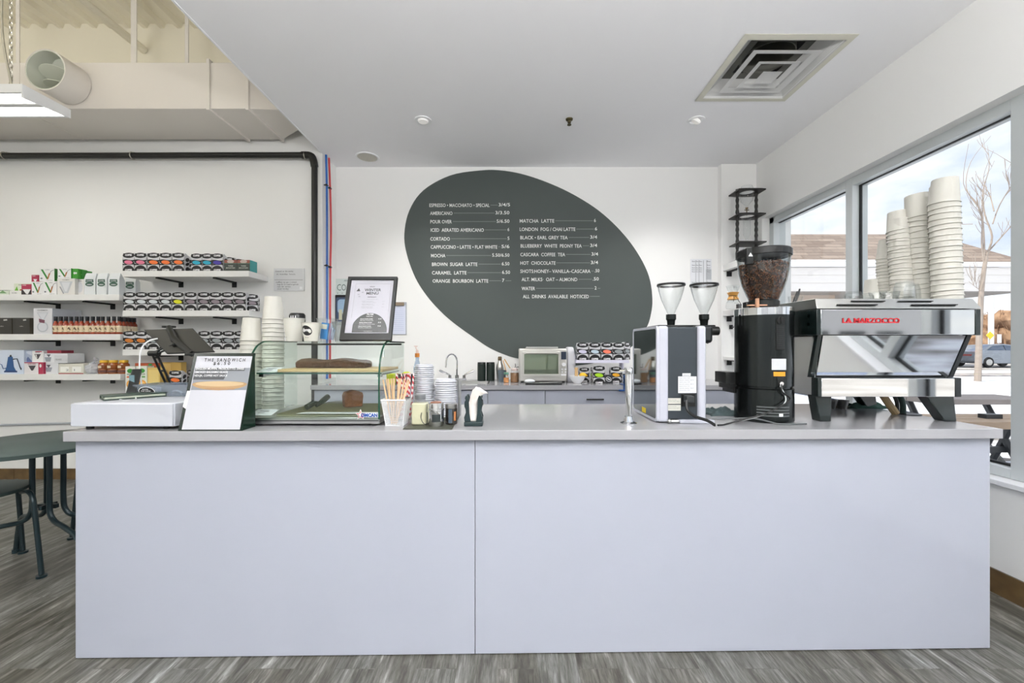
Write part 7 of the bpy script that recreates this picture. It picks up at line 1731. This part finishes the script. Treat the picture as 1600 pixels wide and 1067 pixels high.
# cup stacks behind the case
cupB = obj('paper_cup', cup_mesh(.0505, .0385, .118, 'b'), cup_m, base=False)
stack(cupB, W(427, 2.16), 2.16, ZT + .0005, 22, .0217, (0, 0), 'the tall stack behind the display case', 'cups of the stack behind the display case')
stack(cupB, W(391.5, 2.16), 2.16, ZT + .0005, 17, .0217, (.01, 0), 'the lower stack between sandwich sign and display case', 'cups of the lower stack behind the case')

# ------------------------------------------------------------------ sticks, straws, lids, shakers, napkins
bx_, by_ = W(618.5, 1.70), 1.715
o = thing('mesh_basket', 'tapered white wire mesh basket of wooden stir sticks', 'basket', (bx_, by_, ZT))
mb = MB(); hb, ht, H = .034, .048, .104
def side(k, u, v):
    s_ = hb + (ht - hb) * v; p = Vector((-s_ + 2 * s_ * u, -s_, H * v)); return Matrix.Rotation(k * math.pi / 2, 4, 'Z') @ p + Vector((bx_, by_, ZT + .001))
for k in range(4):
    for i in range(15):
        mb.tube([side(k, i / 14, 0), side(k, i / 14, 1)], .0009, 4)
        mb.tube([side(k, 0, (i + .5) / 15), side(k, 1, (i + .5) / 15)], .0009, 4)
obj('wire_mesh', mb, white_m, o)
mb = MB()
for v, r in ((0, .0028), (1, .004)):
    mb.tube([side(k, 0, v) for k in range(4)], r, 6, closed=True)
for k in range(4): mb.tube([side(k, 0, 0), side(k, 0, 1)], .0022, 6)
mb.box(bx_ - hb, bx_ + hb, by_ - hb, by_ + hb, ZT + .001, ZT + .003); obj('basket_frame', mb, white_m, o)
stick_m = mat('birch_stick', (222, 190, 150), .6)
st = MB(); st.box(-.0028, .0028, -.0009, .0009, 0, .182); st.cyl((0, -.0009, .182), .0028, .0018, 10, Matrix.Rotation(-math.pi / 2, 4, 'X'))
s0_ = obj('stir_stick', st, stick_m, base=False, bevel=0)
for i in range(15):
    o_ = s0_ if i == 0 else s0_.copy()
    if i: COL.objects.link(o_)
    u = i / 14
    o_.location = (bx_ - .008 + .018 * (u - .5), by_ - .015 + .03 * ((i * 5) % 7) / 7, ZT + .004)
    o_.rotation_euler = (random.uniform(-.08, .05), -.22 + .50 * u, random.uniform(-.4, .4))
    tag(o_, '%s wooden stir stick of the white mesh basket, counted along its rim' % ORD1[i], 'stir stick', 'stir sticks in the mesh basket')
# striped paper straws in a clear holder
sm = MB(); rows = 34; sg_ = 8; vs = []; r = .0034; Ls = .197
for i in range(rows + 1): vs += [(r * math.cos(2 * math.pi * k / sg_), r * math.sin(2 * math.pi * k / sg_), Ls * i / rows) for k in range(sg_)]
for i in range(rows):
    for k in range(sg_): sm.add([vs[i * sg_ + k], vs[i * sg_ + (k + 1) % sg_], vs[(i + 1) * sg_ + (k + 1) % sg_], vs[(i + 1) * sg_ + k]], [(0, 1, 2, 3)], 0 if (k + i * 2) % 8 < 4 else 1)
straw0 = obj('paper_straw', sm, [mat('straw_red', (196, 44, 56), .5), mat('straw_white', (236, 230, 228), .5)], base=False, smooth=60, flip=False)
hx, hy = W(634, 1.84), 1.85
for i in range(12):
    o_ = straw0 if i == 0 else straw0.copy()
    if i: COL.objects.link(o_)
    u = (i % 6) / 5
    o_.location = (hx - .018 + .036 * u, hy - .016 + .03 * (i // 6), ZT + .005)
    o_.rotation_euler = (random.uniform(-.04, .04), -.10 + .22 * u - (.0 if i < 6 else .05), random.uniform(0, 3))
    tag(o_, '%s red and white striped paper straw in the %s row behind the stir sticks' % (ORD1[i % 6], 'front' if i < 6 else 'rear'), 'straw', 'striped straws behind the stir sticks')
mb = MB(); mb.lathe([(0, 0), (.030, 0), (.036, .10), (.034, .10), (.028, .004), (0, .004)], (0, 0, 0), 24); mb.v = [p + Vector((hx, hy, ZT)) for p in mb.v]
tag(obj('straw_holder', mb, glass_m), 'clear plastic holder for the striped straws behind the mesh basket', 'holder')
# lids
def lid_mesh(r):
    mb = MB(); mb.lathe([(r, 0), (r + .0012, .002), (r, .0045), (r - .004, .005), (r - .006, .0125), (r - .011, .0135), (r - .013, .009), (0, .009), (0, .0075), (r - .012, .0075), (r - .002, .001), (r, 0)], (0, 0, 0), 32); return mb
lidm = mat('white_lid_plastic', (208, 210, 217), .3)
def lids(r, px, D, n, pitch, where, grp):
    p0 = obj('cup_lid', lid_mesh(r), lidm, base=False)
    for i in range(n):
        o_ = p0 if i == 0 else p0.copy()
        if i: COL.objects.link(o_)
        o_.location = (W(px, D) + random.uniform(-.0008, .0008), D, ZT + .0005 + pitch * i); k = n - 1 - i
        tag(o_, ('topmost white cup lid of ' if k == 0 else 'white cup lid, %s from the top of ' % ORD[k]) + where, 'lid', grp)
lids(.0445, 663, 1.94, 25, .0093, 'the taller stack behind the square jar', 'lids of the taller stack')
lids(.0490, 696.5, 1.93, 17, .0098, 'the lower stack behind the chrome shaker', 'lids of the lower stack')
mb = MB(); x = W(716.5, 1.92); mb.lathe([(0, 0), (.0085, 0), (.0085, .170), (0, .170)], (x, 1.95, ZT), 18); tag(obj('lid_post', mb, steel_m), 'slim metal post beside the lower stack of white lids', 'post')
# mat with jars
tag(obj('bar_mat', MB().prism([(-.415, 1.612, ZT), (-.226, 1.612, ZT), (-.234, 1.91, ZT), (-.415, 1.91, ZT)], (0, 0, .003)), mat('olive_rubber', (66, 68, 56), .5)), 'dark olive serving mat under the jar and the shakers', 'mat')
mz = ZT + .0035
o = thing('milk_powder_jar', 'square glass jar of cream powder with grey lid on the dark mat', 'jar', (W(655.5, 1.70), 1.715, mz)); M = place(o)
mb = MB(M); s_ = .0295; mb.prism([(x, y, 0) for x, y in rrect(-s_, s_, -s_, s_, .007)], (0, 0, .086)); obj('cream_powder', mb, mat('cream_powder', (216, 212, 180), .8), o, bevel=.004)
mb = MB(M); s_ = .0312; mb.prism([(x, y, 0) for x, y in rrect(-s_, s_, -s_, s_, .008)], (0, 0, .088)); obj('jar_glass', mb, glass_m, o, bevel=.003)
mb = MB(M); mb.lathe([(.024, .088), (.021, .092), (.0205, .100)], (0, 0, 0), 24); obj('jar_neck', mb, glass_m, o)
mb = MB(M); mb.lathe([(0, .100), (.0215, .100), (.0225, .102), (.0225, .117), (.019, .120), (0, .1205)], (0, 0, 0), 26); obj('lid', mb, mat('grey_lid', (146, 150, 154), .35, metal=.6), o)
mb = MB(M); mb.tube(catmull([(.012, -.033, .050), (.010, -.034, .030), (.018, -.034, .010), (.030, -.034, .004), (.036, -.032, .02), (.034, -.032, .052)], 5), .0014, 6); obj('wire_clasp', mb, dark_m, o)
o = thing('chrome_shaker', 'chrome powder shaker with brown top on the dark mat', 'shaker', (W(680.5, 1.665), 1.675, mz)); M = place(o)
mb = MB(M); mb.lathe([(0, 0), (.030, 0), (.0315, .003), (.0315, .060), (.0335, .062), (.0335, .068), (.031, .070), (.031, .088), (.028, .091), (0, .0915)], (0, 0, 0), 36); obj('shaker_body', mb, chrome_m, o)
mb = MB(M); mb.lathe([(0, .0916), (.022, .0916), (.020, .0945), (0, .096)], (0, 0, 0), 24); obj('powder_top', mb, mat('cinnamon', (140, 96, 76), .7), o)
def patch(M, r, a0, a1, z0, z1):
    mb = MB(M); n = 8
    for i in range(n):
        a, b_ = a0 + (a1 - a0) * i / n, a0 + (a1 - a0) * (i + 1) / n; mb.add([(r * math.sin(a), -r * math.cos(a), z0), (r * math.sin(b_), -r * math.cos(b_), z0), (r * math.sin(b_), -r * math.cos(b_), z1), (r * math.sin(a), -r * math.cos(a), z1)], [(0, 1, 2, 3)])
    return mb
obj('chalk_label', patch(M, .0322, -.35, .75, .018, .048), mat('chalk_label', (42, 50, 50), .6), o, smooth=60, flip=False)
o = thing('dark_shaker', 'dark shaker with steel lid and orange label on the dark mat', 'shaker', (W(704.5, 1.70), 1.715, mz)); M = place(o)
mb = MB(M); mb.lathe([(0, 0), (.0235, 0), (.0245, .003), (.0245, .064), (0, .064)], (0, 0, 0), 30); obj('shaker_body', mb, mat('dark_cocoa_glass', (44, 40, 38), .1, coat=.6), o)
mb = MB(M); mb.lathe([(0, .064), (.0250, .064), (.0255, .067), (.0255, .080), (.022, .083), (0, .083)], (0, 0, 0), 30); obj('lid', mb, steel_m, o)
obj('label', patch(M, .0250, -.35, .25, .006, .062), mat('blue_grey_label', (70, 84, 98), .5), o, smooth=60, flip=False)
obj('orange_label', patch(M, .0250, .55, .95, .015, .052), mat('orange_strip', (196, 130, 80), .5), o, smooth=60, flip=False)
# napkin holder
nx, ny = W(739, 1.66), 1.70
o = thing('napkin_holder', 'black cast napkin holder full of white napkins on the front counter', 'napkin holder', (nx, ny, ZT)); M = place(o)
nb = mat('black_green_cast', (30, 48, 50), .35)
obj('base', MB(M).box(-.037, .037, -.03, .04, 0, .018), nb, o, bevel=.003)
for s_ in (-1, 1):
    mb = MB(M); sil = [(.010, .018), (.034, .018), (.037, .035), (.030, .055), (.031, .068), (.036, .080), (.035, .098), (.030, .104), (.034, .112), (.031, .121), (.023, .123), (.019, .112), (.017, .08), (.016, .05)]
    mb.prism([(s_ * x, -.028, z) for x, z in sil], (0, .014, 0)); mb.prism([(s_ * x, .022, z) for x, z in sil], (0, .014, 0)); obj('side_arm', mb, nb, o, bevel=.0015)
for k in range(8):
    mb = MB(M); t0 = -.020 + k * .0048; n = 12; vs = []
    f = k / 7
    path = [(-.012 + .0012 * k, .019), (-.018 + .001 * k, .060), (-.016 + .001 * k, .100), (-.006, .135 + .001 * k), (.010 + .002 * k, .158 - .001 * k)]
    path = [(p.x, p.y) for p in catmull([(a, b_, 0) for a, b_ in path], 4)]
    wd = .030
    L0 = [(x - (.004 if z < .1 else 0), -.022 + k * .0052, z) for x, z in path]; R0 = [(x + wd * (1.0 if z < .12 else 1.15), -.021 + k * .0052 + (.0 if z < .1 else -.006), z - (.0 if z < .1 else (z - .1) * .45)) for x, z in path]
    n = len(path); mb.add(L0 + R0, [(i, i + 1, n + i + 1, n + i) for i in range(n - 1)])
    nk = obj('napkin', mb, mat('napkin_white', (232, 226, 220), .8), smooth=60); s2 = nk.modifiers.new('thickness', 'SOLIDIFY'); s2.thickness = .0035
    tag(nk, '%s white folded napkin standing in the black napkin holder, from the front' % ORD1[k], 'napkin', 'napkins in the holder')

# ------------------------------------------------------------------ green metal bistro table and chairs
gt = mat('teal_grey_metal', (34, 52, 57), .35, metal=.3, coat=.2); gtop = mat('teal_grey_top', (62, 77, 75), .5, metal=.1)
tcx, tcy, tr_, tz = -2.42, 2.16, .35, .705
bt = thing('bistro_table', 'round grey green metal bistro table beside the counter end', 'table', (tcx, tcy, 0))
mb = MB(); mb.lathe([(0, tz - .006), (tr_ - .01, tz - .006), (tr_ - .008, tz - .022), (tr_, tz - .022), (tr_ + .002, tz - .004), (tr_ - .004, tz), (0, tz)], (tcx, tcy, 0), 72); obj('tabletop', mb, gtop, bt)
pcx, pcy = -2.505, 2.27
for sx_, sy_ in ((-1, -1), (1, -1), (-1, 1), (1, 1)):
    x, y = pcx + sx_ * .046, pcy + sy_ * .035
    ox, oy = (.24 if sx_ > 0 else -.22), sy_ * .13 + (.0)
    mb = MB(); mb.tube(catmull([(x, y, tz - .02), (x, y, .50), (x, y, .36), (x + sx_ * .008, y + sy_ * .003, .30), (x + sx_ * .045, y + sy_ * .012, .262), (x + sx_ * .14, y + sy_ * .05, .245), (x + sx_ * .26, y + sy_ * .10, .20), (x + sx_ * .31, y + sy_ * .12, .02)], 6), .0125, 10); obj('leg', mb, gt, bt)
for z in (tz - .035, .33):
    mb = MB(); mb.cbox((pcx, pcy, z), (.10, .02, .022)); mb.cbox((pcx, pcy, z), (.02, .08, .022)); obj('crossbar', mb, gt, bt, bevel=.002)
for sx_, sy_ in ((-1, -1), (1, -1), (-1, 1), (1, 1)):
    x, y = pcx + sx_ * (.046 + .31), pcy + sy_ * (.035 + .12); mb = MB(); mb.cyl((x, y, 0), .018, .022, 14); obj('foot', mb, gt, bt)
def bchair(label, x, y, rz, z=.455, r=.205):
    o = thing('bistro_chair', label, 'chair', (x, y, 0), rz, 'bistro chairs'); M = place(o)
    mb = MB(M); mb.lathe([(0, z - .012), (r - .012, z - .012), (r - .008, z - .022), (r, z - .020), (r + .002, z - .003), (r - .006, z), (0, z - .004)], (0, 0, 0), 48); obj('seat', mb, gtop, o)
    for sx_ in (-1, 1):
        mb = MB(M); mb.tube(catmull([(sx_ * .10, -.14, z - .03), (sx_ * .16, -.155, z - .022), (sx_ * .195, -.165, z - .05), (sx_ * .210, -.17, z - .12), (sx_ * .234, -.19, .015)], 6), .0115, 10); obj('leg', mb, gt, o)
        mb = MB(M); mb.cyl((sx_ * .235, -.19, 0), .022, .012, 14); obj('foot', mb, gt, o)
        mb = MB(M); mb.tube(catmull([(sx_ * .20, .19, .015), (sx_ * .185, .165, .25), (sx_ * .18, .16, z - .02), (sx_ * .175, .20, .62), (sx_ * .15, .24, .82)], 6), .0115, 10); obj('rear_leg', mb, gt, o)
        mb = MB(M); mb.cyl((sx_ * .20, .19, 0), .022, .012, 14); obj('foot', mb, gt, o)
    mb = MB(M); n = 10; vs = []
    for i in range(n + 1):
        u = i / n - .5; vs += [(u * .31, .235 - .02 * math.cos(u * math.pi), .70), (u * .31, .250 - .02 * math.cos(u * math.pi), .84)]
    mb.add(vs, [(2 * i, 2 * i + 2, 2 * i + 3, 2 * i + 1) for i in range(n)]); b_ = obj('backrest', mb, gtop, o); s2 = b_.modifiers.new('thickness', 'SOLIDIFY'); s2.thickness = .006
bchair('grey green metal bistro chair in front of the round table, cropped by the picture edge', -2.725, 2.135, math.radians(147), .46, .185)
bchair('grey green metal bistro chair behind the round table, half hidden by the counter', -2.42, 2.62, math.radians(-35))
